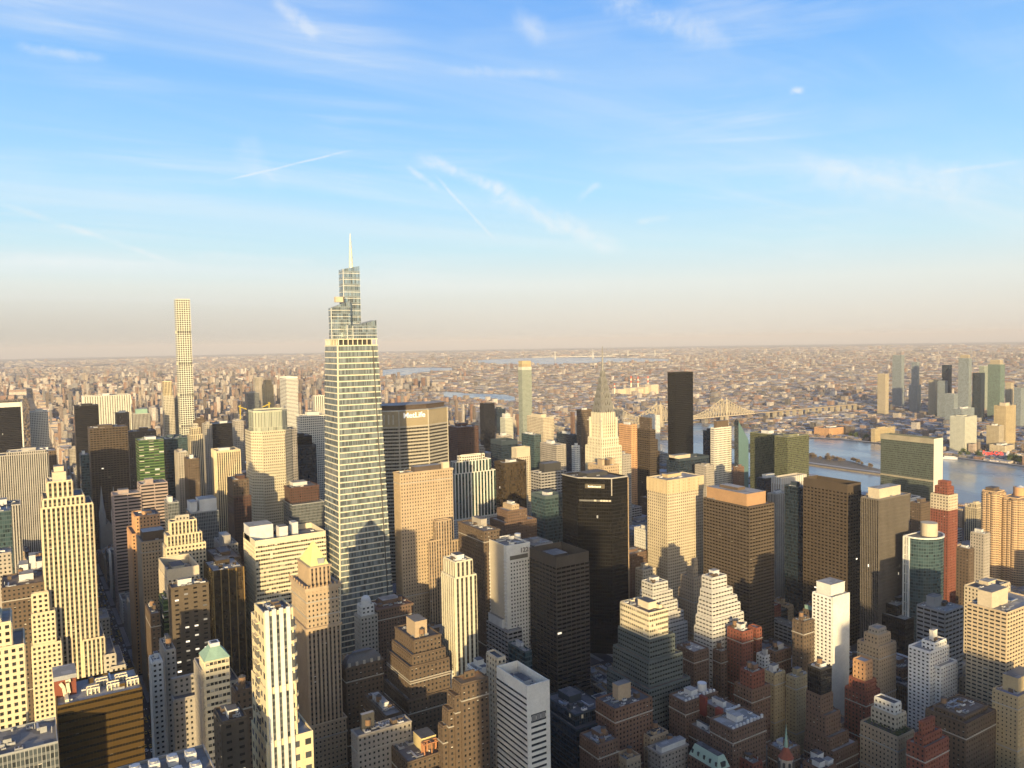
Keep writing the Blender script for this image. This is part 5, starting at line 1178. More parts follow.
m = MB(); m.box(x0+(x1-x0)*.12, y0-.75, z1-13.5, x1-2.5, y0-.55, z1-9.8, plain('louvre_dark', (.13,.12,.10), .7)); m.build('louvre', num)
m = MB(); m.cyl(x1+6, y1-4, z1-9, z1-2, .3, .3, METAL, 6); m.cyl(x1+6, y1-4, z1-3, z1+1, 3.0, 3.0, UNITW, 14); m.build('round_tank', num)
# balconies down the left corner and right corner of the numbered tower
for sx in (0, 1):
    bm_ = MB(); z = z1-14
    while z > 20:
        if sx == 0: bm_.box(x0-1.1, y1-5, z, x0+.02, y1-.6, z+1.3, wallmat('white'), bottom=True)
        else: bm_.box(x0-1.3, y0-.9, z, x0+2.2, y0+3.5, z+1.3, wallmat('white'), bottom=True)
        z -= 3.4
    bm_.build('balcony_stack', num)
# white banded slab: blank white end above square windows
x0, y0, x1, y1, z1 = slab['_box']
m = MB(); m.box(x0-.4, y0-.5, 0, x0+2.2, y0+.02, z1+.1, wallmat('white')); m.box(x1-2.2, y0-.5, 0, x1+.4, y0+.02, z1+.1, wallmat('white')); m.box(x0+2.2, y0-.42, z1-17, x1-2.2, y0+.02, z1+.05, wallmat('white')); m.build('white_end_wall', slab)
for i in range(3):
    w_ = MB(); a_ = x0+2.6+i*(x1-x0-5.2)/3; w_.box(a_, y0-.6, z1-22, a_+(x1-x0-5.2)/3-.4, y0-.43, z1-18.5, plain('grey_louvre', (.2,.2,.2))); w_.build('louvre', slab)

# bottom left: red bulkhead with a painted white mark, pipes and frames on the bronze block
x0, y0, x1, y1, z1 = hsbc['_box']
xa, xb = xat(54.5, y0+15, z1+6), xat(76, y0+15, z1+6)
m = MB(); RD = plain('oxide_red', (.20,.062,.038), .85, .2); m.box(xa, y0+14, z1-1.2, xb, y0+30, z1+9.5, RD, ROOFS[2]); m.box(xa-.4, y0+13.6, z1+8.2, xb+.4, y0+30.4, z1+10.6, METAL, ROOFS[2], bottom=True); blk = m.build('bulkhead', hsbc)
m = MB(); yy = y0+13.9; pw = plain('cream_duct', (.66,.58,.42), .6)
for a_, b_ in (((.26, 6.8), (.40, 4.2)), ((.40, 4.2), (.46, -.4)), ((.58, 7.2), (.64, .6)), ((.50, 7.3), (.74, 7.5)), ((.46, -.4), (.64, .4))):
    m.bar((xa+(xb-xa)*a_[0], yy-.5, z1+a_[1]), (xa+(xb-xa)*b_[0], yy-.5, z1+b_[1]), .85, pw)
m.bar((xa+(xb-xa)*.5, yy-.5, z1-.2), (xa+(xb-xa)*.5, y0+4, z1-.2), .9, pw)
m.build('roof_ducts', blk)
for k in range(5):
    m = MB(); fx = x0+(x1-x0)*(.36+.12*k); fy = y0+8+(k % 2)*9
    for q in range(4): m.bar((fx+q*1.9, fy, z1-1), (fx+q*1.9, fy, z1+2.2), .28, pw); m.bar((fx+q*1.9, fy+4, z1-1), (fx+q*1.9, fy+4, z1+2.2), .28, pw)
    m.bar((fx, fy, z1+2.2), (fx+6, fy, z1+2.2), .3, pw); m.bar((fx, fy+4, z1+2.2), (fx+6, fy+4, z1+2.2), .3, pw); m.box(fx-.4, fy+.6, z1-.2, fx+6, fy+3.2, z1+1.5, METAL)
    m.build('roof_frame', hsbc)
x0, y0, x1, y1, z1 = acb['_box']
for i in range(5):
    for j in range(2):
        m = MB(); xx = x0+3+(x1-x0-8)*i/4.2; yy = y0+6+j*11
        m.box(xx-1.9, yy-2.3, z1-1.1, xx+1.9, yy+2.3, z1+1.8, UNITW); m.cyl(xx, yy, z1+1.8, z1+2.4, 1.6, 1.6, METAL, 12); m.box(xx-2.0, yy-2.4, z1+.4, xx+2.0, yy+2.4, z1+.6, METAL); m.build('cooling_unit', acb)
# lit bulkhead and orange steel frame on the roof at the bottom
for o in list(COL.objects):
    if o.get('label') == 'roof with a bright yellow lit bulkhead and orange steel frames':
        x0, y0, x1, y1, z1 = o['_box']
        q = survey(413, 421.5, 436, 739, y=y0+8); m = MB(); m.box(q[0], q[1], z1-1.1, q[2], q[3], q[4], plain('yellow_stucco', (.62,.50,.25), .85, .15), ROOFS[1]); m.build('bulkhead', o)
        m = MB(); fm = plain('orange_steel', (.42,.20,.10), .7)
        for a_ in (0, 5, 10):
            m.bar((q[0]-1+a_, y0+2, z1-1), (q[0]-1+a_, y0+2, z1+6), .3, fm); m.bar((q[0]-1+a_, y0+6, z1-1), (q[0]-1+a_, y0+6, z1+6), .3, fm); m.bar((q[0]-1+a_, y0+2, z1+6), (q[0]-1+a_, y0+6, z1+6), .3, fm)
        m.bar((q[0]-1, y0+2, z1+6), (q[0]+9, y0+2, z1+6), .3, fm); m.bar((q[0]-1, y0+6, z1+6), (q[0]+9, y0+6, z1+6), .3, fm); m.box(q[0]-.8, y0+6.2, z1-1, q[0]+9, y0+6.6, z1+5, fm); m.build('steel_frame', o)

# -- big brick apartment house round a courtyard
def courtyard():
    b = survey(669, 733, 765.5, 730, z=60); x0, y0, x1, y1, z1 = b
    y1 = yat(669.5, x0, z1)
    t = thing(BB, 'large dark brick apartment house wrapped around a courtyard, white roof clutter', A_, ((x0+x1)/2, (y0+y1)/2, 0))
    D = y1-y0; W = x1-x0; a_ = min(20.0, D*.27)
    ym = y0+D*.48
    wings = [('front_wing', x0, y0, x1, y0+a_+4, z1), ('rear_wing', x0, y1-a_, x1, y1, z1+2), ('side_wing', x1-a_, y0+a_+4.05, x1-.05, y1-a_-.05, z1-.8), ('link_wing', x0+3, y0+a_+4.05, x0+3+9, y1-a_-.05, z1-14)]
    wl = plain('white_limestone', (.58,.55,.49), .8, .2)
    for nm, ax, ay, bx, by, zz in wings:
        o = tier(t, ax, ay, bx, by, 0, zz, 'brick2', ROOFS[2], name=nm, corn=(.8, .5))
        m = MB(); m.box(ax-.35, ay-.35, zz-11, bx+.35, by+.35 if 'front' in nm else by-.02, zz-10.2, wl, bottom=True); m.build('stone_course', o)
        for _ in range(7):
            s = rnd.uniform(.9, 1.7); cooling_unit(t, rnd.uniform(ax+2.5, bx-2.5), rnd.uniform(ay+2.5, by-2.5), zz-1.1, s)
        n = 9
        for i in range(n): c = MB(); xx = ax+2+(bx-ax-4)*i/(n-1); c.box(xx-.7, ay+.8, zz-.6, xx+.7, ay+2.1, zz+rnd.uniform(.8, 2.4), UNITW); c.build('vent_stack', o)
        machine_room(t, ax+(bx-ax)*.35, ay+(by-ay)*.35, ax+(bx-ax)*.55, ay+(by-ay)*.8, zz-1.1, 4, UNITW)
    m = MB(); m.cyl(x0+W*.78, y1-8, z1+1, z1+7, 3.4, 3.4, UNITW, 16); m.build('round_tank', t)
    m = MB(); m.box(x0+10, y0+a_+4.1, z1-10, x0+13, y0+a_+9, z1+3, plain('maroon_brick', (.17,.04,.03)));  m.box(x0+13.5, y1-a_-6, z1-10, x0+16, y1-a_-.1, z1+4, MATS['maroon_brick']); m.build('stair_shaft', t)
    claim(x0, y0, x1, y1, z1, 768)
courtyard()
# -- pale green copper mansard house at the bottom edge
def greenhouse():
    b = survey(688, 718, 731, 772, z=38); x0, y0, x1, y1, z1 = b
    t = thing(BB, 'house with a steep pale green copper mansard at the bottom edge', 'house', ((x0+x1)/2, (y0+y1)/2, 0))
    tier(t, x0, y0, x1, y1, 0, z1, 'brick', par=.3)
    zt = z_at(757, x0+3, y0+3); m = MB(); ins = 3.2; m.frustum((x0+.3, y0+.3, x1-.3, y1-.3), z1-.35, (x0+ins, y0+ins, x1-ins, y1-ins), zt, plain('mint_copper', (.36,.48,.39), .8, .15, .8)); o = m.build('mansard_roof', t)
    r = MB(); r.box(x0+ins+.5, y0+ins+.5, zt+.02, x1-ins-.5, y1-ins-.5, zt+.35, ROOFS[1]); r.build('roof_deck', o)
    for i in range(5):
        d = MB(); yy = y0+3+(y1-y0-6)*i/4; d.box(x0+1.0, yy-.7, z1+2, x0+2.4, yy+.7, z1+4.6, plain('dark_pane', (.05,.06,.06), .3)); d.build('dormer_window', o)
    d = MB(); d.box((x0+x1)/2-2, y0+.8, z1+1, (x0+x1)/2+2, y0+2.6, z1+4.4, MATS['dark_pane']); d.build('dormer_window', o)
    claim(x0, y0, x1, y1, zt, 768)
greenhouse()
# -- church tower with a red cone and green spike, and the twin pale spires by the avenue
def church():
    y0 = 300.0; X = xat(786, y0, 60); zt = z_at(724, X, y0); zc = z_at(747, X, y0); ze = z_at(757, X, y0)
    t = thing('church_tower', 'church tower with a red tiled cone and thin green copper spike', 'church tower', (X, y0, 0))
    m = MB(); st = wallmat('stone'); m.cyl(X, y0, 0, ze, 4.3, 4.1, st, 8); m.build('stone_shaft', t)
    for j in range(8):
        a_ = j*math.pi/4+math.pi/8; l = MB(); l.bar((X+4.25*math.cos(a_), y0+4.25*math.sin(a_), ze-9), (X+4.25*math.cos(a_), y0+4.25*math.sin(a_), ze-2), .5, DARKM); l.build('lancet_window', t)
    m = MB(); m.cyl(X, y0, ze, zc, 4.6, 1.1, plain('red_tile', (.24,.07,.045), .85), 8); m.build('tiled_cone', t)
    m = MB(); m.cyl(X, y0, zc, zc+2.5, 1.15, 1.0, COPPER, 8); m.cyl(X, y0, zc+2.5, zt, .95, .05, COPPER, 8); m.build('copper_spike', t)
    claim(X-5, y0-5, X+5, y0+5, ze, 768)
church()
def twin_spires():
    y0 = 1385.0; t = None; pts = []
    Xa = xat(101.5, y0, 90); zt = z_at(485.5, Xa, y0)
    t = thing('cathedral', 'pale grey cathedral with two tall pointed spires beside the dark avenue', 'cathedral', (Xa+10, y0, 0))
    st = plain('pale_marble', (.36,.36,.35), .8, .2)
    for k, X in enumerate((Xa, Xa+17)):
        zb = zt*.55-k*0; m = MB(); m.box(X-4.2, y0-4.2, 0, X+4.2, y0+4.2, zb, st); m.cyl(X, y0, zb, zt-k*2, 4.4, 0, st, 8)
        for sx in (-1, 1):
            for sy in (-1, 1): m.cyl(X+sx*3.9, y0+sy*3.9, zb-2, zb+11, .9, 0, st, 6)
        m.build('spire', t)
    m = MB(); m.box(Xa+4.3, y0-2, 0, Xa+12.7, y0+2, zt*.33, st); m.box(Xa-3, y0+4.3, 0, Xa+20, y0+75, zt*.3, st); m.face([(Xa-3.3, y0+4.3, zt*.3), (Xa+20.3, y0+4.3, zt*.3), (Xa+8.5, y0+4.3, zt*.46)], st)
    m.face([(Xa-3.3, y0+4.3, zt*.3), (Xa+8.5, y0+4.3, zt*.46), (Xa+8.5, y0+75, zt*.46), (Xa-3.3, y0+75, zt*.3)], SLT); m.face([(Xa+20.3, y0+4.3, zt*.3), (Xa+20.3, y0+75, zt*.3), (Xa+8.5, y0+75, zt*.46), (Xa+8.5, y0+4.3, zt*.46)], SLT); m.build('nave', t)
    claim(Xa-5, y0-5, Xa+22, y0+76, zt*.4, 545)
twin_spires()
#@@SETTING
# ------------------------------------------------------------------ water seen from above, traced column by column and laid on the ground
WATER = {'river': [(600,441,480),(640,441,500),(668,440,500),(690,423,500),(720,424,500),(745,428,502),(770,431.5,504),(808,437.5,510),(840,439,510),(880,443,512),(905,448.5,515),(944,456,517),(985,461,520),(1024,466,522),(1090,473,530),(1180,483,545)],
         'upper_river': [(372,371,381),(384,370,380),(392,369,378),(405,368,375.5),(425,367.5,372),(452,368,370.5)],
         'river_bend': [(374,384,393),(384,386,392),(394,388,390.5)],
         'channel': [(436,392,393.5),(447,391.5,398),(470,393.5,398.5),(490,394,400.5),(505,394.5,401.5),(517,397,401)],
         'sound': [(468,361,362),(490,359.5,364),(520,358.3,365),(560,357.6,364.3),(600,357.6,362.6),(640,358.3,362),(672,359.4,361.2)]}
ISLE = [(730,440,446),(770,447.5,455),(808,455.5,464),(850,461,470),(884,470.5,474.5)]
def interp(cols, px):
    if px <= cols[0][0] or px >= cols[-1][0]: return None
    for a, b in zip(cols, cols[1:]):
        if a[0] <= px <= b[0]:
            k = (px-a[0])/(b[0]-a[0]); return a[1]+(b[1]-a[1])*k, a[2]+(b[2]-a[2])*k
def ground_at(px, py, lift=0.0):
    z = 0.0
    for _ in range(30):
        p = on(px, py, z=z+lift); z = .5*z+.5*drop(p[0], p[1])
    return p
def in_water(x, y):
    px, py = proj((x, y, drop(x, y)))
    i = interp(ISLE, px)
    if i and i[0] <= py <= i[1]: return True
    for c in WATER.values():
        i = interp(c, px)
        if i and i[0]-.3 <= py <= i[1]+.3: return True
    return False
def strip_mesh(name, cols, lift, m, rows=14, side=0.0):
    b = MB(); xs = np.linspace(cols[0][0]+.01, cols[-1][0]-.01, int((cols[-1][0]-cols[0][0])/4)+2); G = []
    for px in xs:
        t_, b_ = interp(cols, px); G.append([ground_at(px, t_+(b_-t_)*k/rows, lift) for k in range(rows+1)])
    for i in range(len(G)-1):
        for k in range(rows): b.face([G[i][k+1], G[i+1][k+1], G[i+1][k], G[i][k]], m)
        if side:
            dn = np.array([0, 0, side]); b.face([G[i][rows]-dn, G[i+1][rows]-dn, G[i+1][rows], G[i][rows]], m)
    o = b.build(name); o['kind'] = 'structure'; return o
def water_mat():
    m = bpy.data.materials.new('river_water'); m.use_nodes = True; t = NT(m.node_tree); p = t.n['Principled BSDF']
    pos = t.new('ShaderNodeNewGeometry').outputs['Position']
    mp = t.new('ShaderNodeMapping'); t.l.new(pos, mp.inputs[0]); mp.inputs['Scale'].default_value = (1, .45, 1); mp.inputs['Rotation'].default_value = (0, 0, .5)
    n = t.noise(mp.outputs[0], .05, 6, .65); n2 = t.noise(mp.outputs[0], .006, 4, .6)
    bp = t.new('ShaderNodeBump'); bp.inputs['Strength'].default_value = .10; bp.inputs['Distance'].default_value = 4.0; t.l.new(n, bp.inputs['Height']); t.l.new(bp.outputs[0], p.inputs['Normal'])
    t.l.new(t.mix(n2, (.17, .21, .25, 1), (.23, .27, .30, 1)), p.inputs['Base Color']); t.l.new(t.mixf(t.ss(n2, .4, .65), .12, .3), p.inputs['Roughness']); p.inputs['IOR'].default_value = 1.33
    return m
WM = water_mat()
for nm, c in WATER.items(): strip_mesh(nm, c, .5 if nm == 'river' else 1.5, WM)
strip_mesh('island_ground', ISLE, 4.0, plain('island_soil', (.20,.17,.13), .95, .4, .05), 5, 4.0)
q = MB(); SW = plain('seawall', (.42,.39,.35), .85, .3)
for a, b in zip(ISLE, ISLE[1:]):
    q.face([ground_at(a[0], a[2]-1.2, 4.3), ground_at(b[0], b[2]-1.2, 4.3), ground_at(b[0], b[2]-2.2, 4.3), ground_at(a[0], a[2]-2.2, 4.3)], SW)
kind(q.build('island_path'), 'structure')
q = MB(); ct = WATER['river'][6:-1]
for a, b in zip(ct, ct[1:]):
    q.face([ground_at(a[0], a[1]+.15, 2.5), ground_at(b[0], b[1]+.15, 2.5), ground_at(b[0], b[1]-.55, 2.5), ground_at(a[0], a[1]-.55, 2.5)], SW)
    q.face([ground_at(a[0], a[1]+.15, .6), ground_at(b[0], b[1]+.15, .6), ground_at(b[0], b[1]+.15, 2.5), ground_at(a[0], a[1]+.15, 2.5)], SW)
kind(q.build('river_embankment'), 'structure')

# ------------------------------------------------------------------ ground: one sheet to the horizon, curved with the earth
def ground_mat():
    m = bpy.data.materials.new('city_ground'); m.use_nodes = True; t = NT(m.node_tree); p = t.n['Principled BSDF']
    pos = t.new('ShaderNodeNewGeometry').outputs['Position']; s = t.new('ShaderNodeSeparateXYZ'); t.l.new(pos, s.inputs[0])
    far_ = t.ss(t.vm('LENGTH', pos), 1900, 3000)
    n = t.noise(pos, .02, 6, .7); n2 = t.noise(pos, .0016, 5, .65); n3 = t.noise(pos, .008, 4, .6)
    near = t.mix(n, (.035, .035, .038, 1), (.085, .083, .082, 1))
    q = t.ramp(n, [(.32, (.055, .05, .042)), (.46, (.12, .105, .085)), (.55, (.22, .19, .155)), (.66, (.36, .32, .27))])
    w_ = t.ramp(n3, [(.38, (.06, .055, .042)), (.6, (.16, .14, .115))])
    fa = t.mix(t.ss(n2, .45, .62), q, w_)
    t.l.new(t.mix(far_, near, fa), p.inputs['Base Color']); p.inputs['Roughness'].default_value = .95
    return m
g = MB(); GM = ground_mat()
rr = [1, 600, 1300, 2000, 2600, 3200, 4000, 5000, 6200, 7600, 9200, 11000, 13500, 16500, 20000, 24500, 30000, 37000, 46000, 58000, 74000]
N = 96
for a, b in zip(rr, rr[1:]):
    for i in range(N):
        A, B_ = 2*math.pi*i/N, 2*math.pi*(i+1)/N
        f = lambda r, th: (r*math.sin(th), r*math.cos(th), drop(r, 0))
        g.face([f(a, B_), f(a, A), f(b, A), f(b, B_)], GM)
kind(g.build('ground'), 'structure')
AVES = [(66, 94), (216, 240), (346, 386), (486, 508), (640, 668), (850, 878), (1082, 1110)]
STREETS = lambda n: 690+(n-42)*80.5
ASPH = plain('asphalt', (.045,.045,.048), .9, .4, .15); PAVE = plain('pavement', (.20,.195,.19), .9, .3, .3); PAINT = plain('road_paint', (.62,.61,.57), .8, .2, 1)
r = MB()
for x0, x1 in AVES: r.face([(x0+5, -300, .05), (x1-5, -300, .05), (x1-5, 2600, .05), (x0+5, 2600, .05)], ASPH)
kind(r.build('avenues'), 'structure')
r = MB()
for n_ in range(30, 62):
    y = STREETS(n_); xs = [-700]+[v for a in AVES for v in (a[0]+5, a[1]-5)]+[1290]
    for i in range(0, len(xs), 2): r.face([(xs[i], y-5.5, .05), (xs[i+1], y-5.5, .05), (xs[i+1], y+5.5, .05), (xs[i], y+5.5, .05)], ASPH)
kind(r.build('cross_streets'), 'structure')
r = MB()
for x0, x1 in AVES:
    for n_ in range(30, 62):
        for a_, b_ in ((x0, x0+4.9), (x1-4.9, x1)): r.box(a_, STREETS(n_)+5.6, 0, b_, STREETS(n_+1)-5.6, .16, PAVE)
kind(r.build('pavements'), 'structure')
r = MB()
for x0, x1 in AVES[:3]:
    for k in range(1, 4):
        x = x0+5+(x1-x0-10)*k/4; y = 100
        while y < 1500: r.face([(x-.12, y, .10), (x+.12, y, .10), (x+.12, y+3, .10), (x-.12, y+3, .10)], PAINT); y += 12
    for n_ in range(34, 54):
        y = STREETS(n_)-8.5
        for k in range(9): x = x0+5.6+(x1-x0-11.2)*k/9; r.face([(x, y, .10), (x+.7, y, .10), (x+.7, y+2.6, .10), (x, y+2.6, .10)], PAINT)
kind(r.build('road_markings'), 'structure')

# ------------------------------------------------------------------ the long bridge of steel trusses and the power station
def bridge():
    y0 = 2090.0; xt = [1370, 1730, 1925, 2257]; S = plain('bridge_steel', (.44,.38,.28), .8, .15, .05); XM = 1950
    zd = z_at(415.5, 2230, y0); zt = z_at(397.5, 2257, y0)
    t = thing('cantilever_bridge', 'long tan steel cantilever bridge with peaked trusses crossing to the far shore', 'bridge', (XM, y0, 0))
    d = MB(); d.box(1000, y0-12, zd-4, 2470, y0+12, zd, plain('bridge_deck', (.30,.24,.17)), bottom=True); d.box(2470, y0-10, zd-6, 3100, y0+10, zd-2, MATS['bridge_deck'], bottom=True); d.build('deck', t)
    def top(x):
        d_ = min(abs(x-v) for v in xt); return zd+6+(zt-zd-12)*max(0, 1-d_/150)**1.45
    for yy in (y0-12, y0+12):
        tr = MB(); x = 1220
        while x < 2400:
            n = x+14
            tr.bar((x, yy, top(x)), (n, yy, top(n)), 1.0, S); tr.bar((x, yy, zd-3), (x, yy, top(x)), .7, S); tr.bar((x, yy, zd-3), (n, yy, top(n)), .6, S); tr.bar((x, yy, top(x)), (n, yy, zd-3), .5, S); tr.bar((x, yy, zd-3), (n, yy, zd-3), 1.2, S)
            x = n
        tr.build('truss', t)
    for x in xt:
        b = MB()
        for yy in (y0-12, y0+12):
            b.box(x-6, yy-4, 0, x+6, yy+4, zd-4, plain('bridge_stone', (.35,.31,.25))); b.box(x-3, yy-2, zd-4, x+3, yy+2, zt-6, S); b.cyl(x, yy, zt-6, zt+4, 2, .2, S, 6)
        b.box(x-2, y0-12, zt-14, x+2, y0+12, zt-10, S); b.box(x-2, y0-12, zd+8, x+2, y0+12, zd+11, S); b.build('bridge_tower', t)
    x = 2500
    while x < 3100: b = MB(); b.box(x-2, y0-8, 0, x+2, y0+8, zd-6, MATS['bridge_stone']); b.build('viaduct_pier', t); x += 40
bridge()
def station():
    d0 = 4750.0; RW = plain('stack_red', (.52,.12,.07), .8, .1); WW = plain('stack_white', (.66,.60,.46), .8, .1)
    c = on(640, 392, d=d0); t = thing('power_station', 'power station with four red and white banded smokestacks beyond the bridge', 'power station', (c[0], c[1], drop(c[0], c[1])))
    for px, top_, dd in ((631, 376, 0), (638, 376.5, 30), (648, 376, 60), (614.5, 383.5, -150)):
        p = on(px, top_, d=d0+dd); b0 = drop(p[0], p[1]); h = p[2]-b0
        for k, (a, b, mt) in enumerate(((0, .38, WW), (.38, .62, WW), (.62, .73, RW), (.73, .86, WW), (.86, 1, RW))):
            pass
        m = MB()
        for a, b, mt in ((0, .62, WW), (.62, .74, RW), (.74, .86, WW), (.86, 1, RW)): m.cyl(p[0], p[1], b0+h*a, b0+h*b, 5.5-2*a, 5.5-2*b, mt, 10)
        m.build('smokestack', t)
    for px, w_, h in ((622, 70, 38), (633, 60, 45), (641, 60, 40), (652, 40, 62), (646, 40, 50)):
        p = on(px, 396, d=d0-120); m = MB(); b0 = drop(p[0], p[1]); m.box(p[0]-w_*.7, p[1]-25, b0, p[0]+w_*.7, p[1]+30, b0+h, wallmat('cream'), ROOFS[2]); m.build('boiler_house', t)
station()
def susp(label, pxs, row, dist):
    t0 = on(pxs[0], 350, d=dist); t = thing('suspension_bridge', label, 'bridge', (t0[0], t0[1], drop(t0[0], t0[1]))); S = plain('pale_steel', (.5,.48,.44), .7, .1, .01)
    P = [on(px, row, d=dist) for px in pxs]; a, b = Vector((P[0][0], P[0][1], 0)), Vector((P[1][0], P[1][1], 0)); z0 = drop(a.x, a.y); dk = z0+45; v = (b-a)
    for p in P:
        m = MB()
        for s_ in (-9, 9): m.box(p[0]+s_-4, p[1]-5, z0, p[0]+s_+4, p[1]+5, p[2], S)
        m.box(p[0]-9, p[1]-4, p[2]-14, p[0]+9, p[1]+4, p[2]-6, S); m.build('bridge_tower', t)
    m = MB(); m.bar((*(a-v*.6).xy, dk), (*(b+v*.6).xy, dk), 5, S); m.build('deck', t)
    m = MB(); pr = None
    for k in range(25):
        u = -.5+2*k/24; h = dk+4+(P[0][2]-dk-4)*(abs(2*u-1)**2 if 0 <= u <= 1 else max(0, 1-(abs(u-.5)-.5)*2)); q = (*(a+v*u).xy, h)
        if pr: m.bar(pr, q, 1.6, S)
        pr = q
    m.build('main_cable', t)
susp('faint suspension bridge on the horizon, left one of two', (555, 593), 351.5, 14000)
susp('faint suspension bridge on the horizon, right one of two', (628, 655), 350.5, 15500)

# big red letters on the far river bank
def red_letters():
    gp = ground_at(993, 457.0); p = on(993, 453.2, d=math.hypot(gp[0], gp[1])); base = drop(p[0], p[1]); z = p[2]
    t = thing('neon_sign', 'big red script letters standing on the far river bank', 'sign', (p[0], p[1], base))
    RM = plain('red_letters', (.75,.05,.035), .5, .05); em = RM.node_tree.nodes['Principled BSDF']; em.inputs['Emission Color'].default_value = (1, .06, .04, 1); em.inputs['Emission Strength'].default_value = .35
    o = lettering(t, 'Pepsi-Cola', (p[0], p[1], z), 14, RM, -R(58), .8, 'letters')
    bb = [v.co.x for v in o.data.vertices]; d_ = math.hypot(p[0], p[1]); want = 15.5/790*d_*.98; k = want/(max(bb)-min(bb)); o.scale = (k, k*1.35, 1)
    m = MB(); dx, dy = math.cos(-R(58)), math.sin(-R(58))
    for u in np.linspace(-.5, .5, 9):
        x, y = p[0]+dx*want*u+.8*-dy*-1, p[1]+dy*want*u+1.0; m.bar((x, y, base), (x, y, z+5), .35, DARKM)
    m.build('sign_frame', t)
    gq = ground_at(1007, 457.5); q = on(1007, 453.5, d=math.hypot(gq[0], gq[1])); s = thing('white_canopy', 'small white leaning canopy right of the red letters', 'canopy', (q[0], q[1], base)); m = MB(); m.bar((q[0]-4, q[1], base), (q[0]+8, q[1], q[2]+5), 2.2, UNITW); m.bar((q[0]+8, q[1], base), (q[0]+8, q[1], q[2]+5), .5, METAL); m.build('leaning_roof', s)
red_letters()
def ferry():
    p = ground_at(950, 458.5, 1.5); t = thing('ferry', 'white ferry moored at the far river bank', 'boat', p)
    x, y, z = p; m = MB(); dx, dy = .45, -.89
    def hull(L, W, z0, z1, mt, bow=.3):
        P = [(-L, -W), (L*(1-bow), -W), (L, 0), (L*(1-bow), W), (-L, W)]; return [(x+dx*a-dy*b, y+dy*a+dx*b) for a, b in P]
    m.prism(hull(17, 5, 0, 0, UNITW), z-1, z+3.5, UNITW, UNITW); m.build('hull', t)
    m = MB(); m.prism(hull(12.5, 4, 0, 0, UNITW, .12), z+3.5, z+6.5, UNITW, ROOFS[2]); m.build('cabin', t)
    m = MB(); m.prism(hull(4, 2.6, 0, 0, UNITW, .12), z+6.5, z+9, DARKM, UNITW); m.build('wheelhouse', t)
ferry()
def crane(px, py, y, label, flip):
    p = on(px, py, y=y); x, yy, z = p; CM = plain('crane_yellow', (.55,.40,.04), .6, .1)
    t = thing('tower_crane', label, 'crane', (x, yy, drop(x, yy))); m = MB(); m.bar((x, yy, 0), (x, yy, z+6), 1.0, CM); m.build('mast', t)
    m = MB(); s = -1 if flip else 1; m.bar((x-4*s, yy, z+4), (x+16*s, yy, z-4), .9, CM); m.build('jib', t); m = MB(); m.box(x-2, yy-1, z+4, x+2, yy+2, z+7, CM, bottom=True); m.build('cab', t)
crane(240, 408, 2000, 'yellow tower crane left of the octagonal glass crown', False); crane(269, 405, 2000, 'yellow tower crane above the octagonal glass crown', True)

# ------------------------------------------------------------------ city fabric
PAL = [(.34,.31,.27),(.42,.40,.36),(.26,.22,.19),(.22,.145,.11),(.30,.22,.18),(.50,.49,.46),(.24,.25,.26),(.15,.14,.13),(.33,.25,.20),(.52,.51,.48),(.28,.28,.27),(.14,.145,.15),(.19,.17,.155),(.36,.33,.28),(.30,.26,.22)]
RPAL = [(.20,.205,.21),(.33,.34,.35),(.11,.115,.12),(.50,.51,.52),(.22,.19,.17),(.30,.31,.33)]
FAB = []   # boxes of the undifferentiated city and the added shade towers: x0,y0,x1,y1,z0,z1,wall,roof,bay,floor
def hits(x0, y0, x1, y1, g_=1.0):
    for f in FOOT:
        if x0 < f[2]+g_ and x1 > f[0]-g_ and y0 < f[3]+g_ and y1 > f[1]-g_: return True
    return False
for f in FOOT: pass
HP = []
for f in FOOT:
    if f[1] < 30: continue
    c = [proj((x, y, f[4])) for x in (f[0], f[2]) for y in (f[1], f[3])]
    HP.append((min(p[0] for p in c)-1.5, max(p[0] for p in c)+1.5, f[5], math.hypot(f[0], f[1])))
def cap(x0, y0, x1, y1, z):
    """lower a filler until nothing named behind it is covered"""
    for _ in range(6):
        c = [proj((x, y, z)) for x in (x0, x1) for y in (y0, y1)]; a, b = min(p[0] for p in c), max(p[0] for p in c); row = min(p[1] for p in c); d_ = math.hypot(x0, y0); worst = row
        for h in HP:
            if h[3] > d_+5 and h[0] < b and h[1] > a: worst = max(worst, h[2])
        if worst <= row+.3: break
        z = min(z, z_at(worst+1, x0, y0), z_at(worst+1, x1, y1))
        if z < 6: return 6.0
    return z
FILL = []
fr = random.Random(21)
cols = [(-420, 62)]+[(AVES[i][1]+1, AVES[i+1][0]-1) for i in range(len(AVES)-1)]+[(1112, 1265)]
for ci, (bx0, bx1) in enumerate(cols):
    for n_ in range(34, 61):
        ya, yb = STREETS(n_)+8.5, STREETS(n_+1)-8.5
        if ya < 120: continue
        for row in range(2):
            y0, y1 = (ya, (ya+yb)/2-.4) if row == 0 else ((ya+yb)/2+.4, yb); x = bx0
            while x < bx1-8:
                w_ = fr.choice((9, 12, 16, 22, 28)) if ya < 600 else fr.choice((14, 20, 28, 36)); w_ = min(w_, bx1-x)
                a, b = x, x+w_-.3; x += w_
                br = math.degrees(math.atan2((a+b)/2, y0))
                if br < -4 or br > 69: continue
                if hits(a, y0, b, y1): 
                    continue
                if ya < 620: z = fr.triangular(16, 62, 30) if a > 420 else fr.triangular(24, 70, 42)
                elif ya < 2000: z = fr.triangular(25, 120, 55) if a < 700 else fr.triangular(18, 85, 30)
                else: z = fr.triangular(18, 75, 34)
                z = cap(a, y0, b, y1, z)
                if n_ > 58 and bx1 < 100: continue
                FILL.append([a, y0, b, y1+fr.uniform(-4, 0), z])
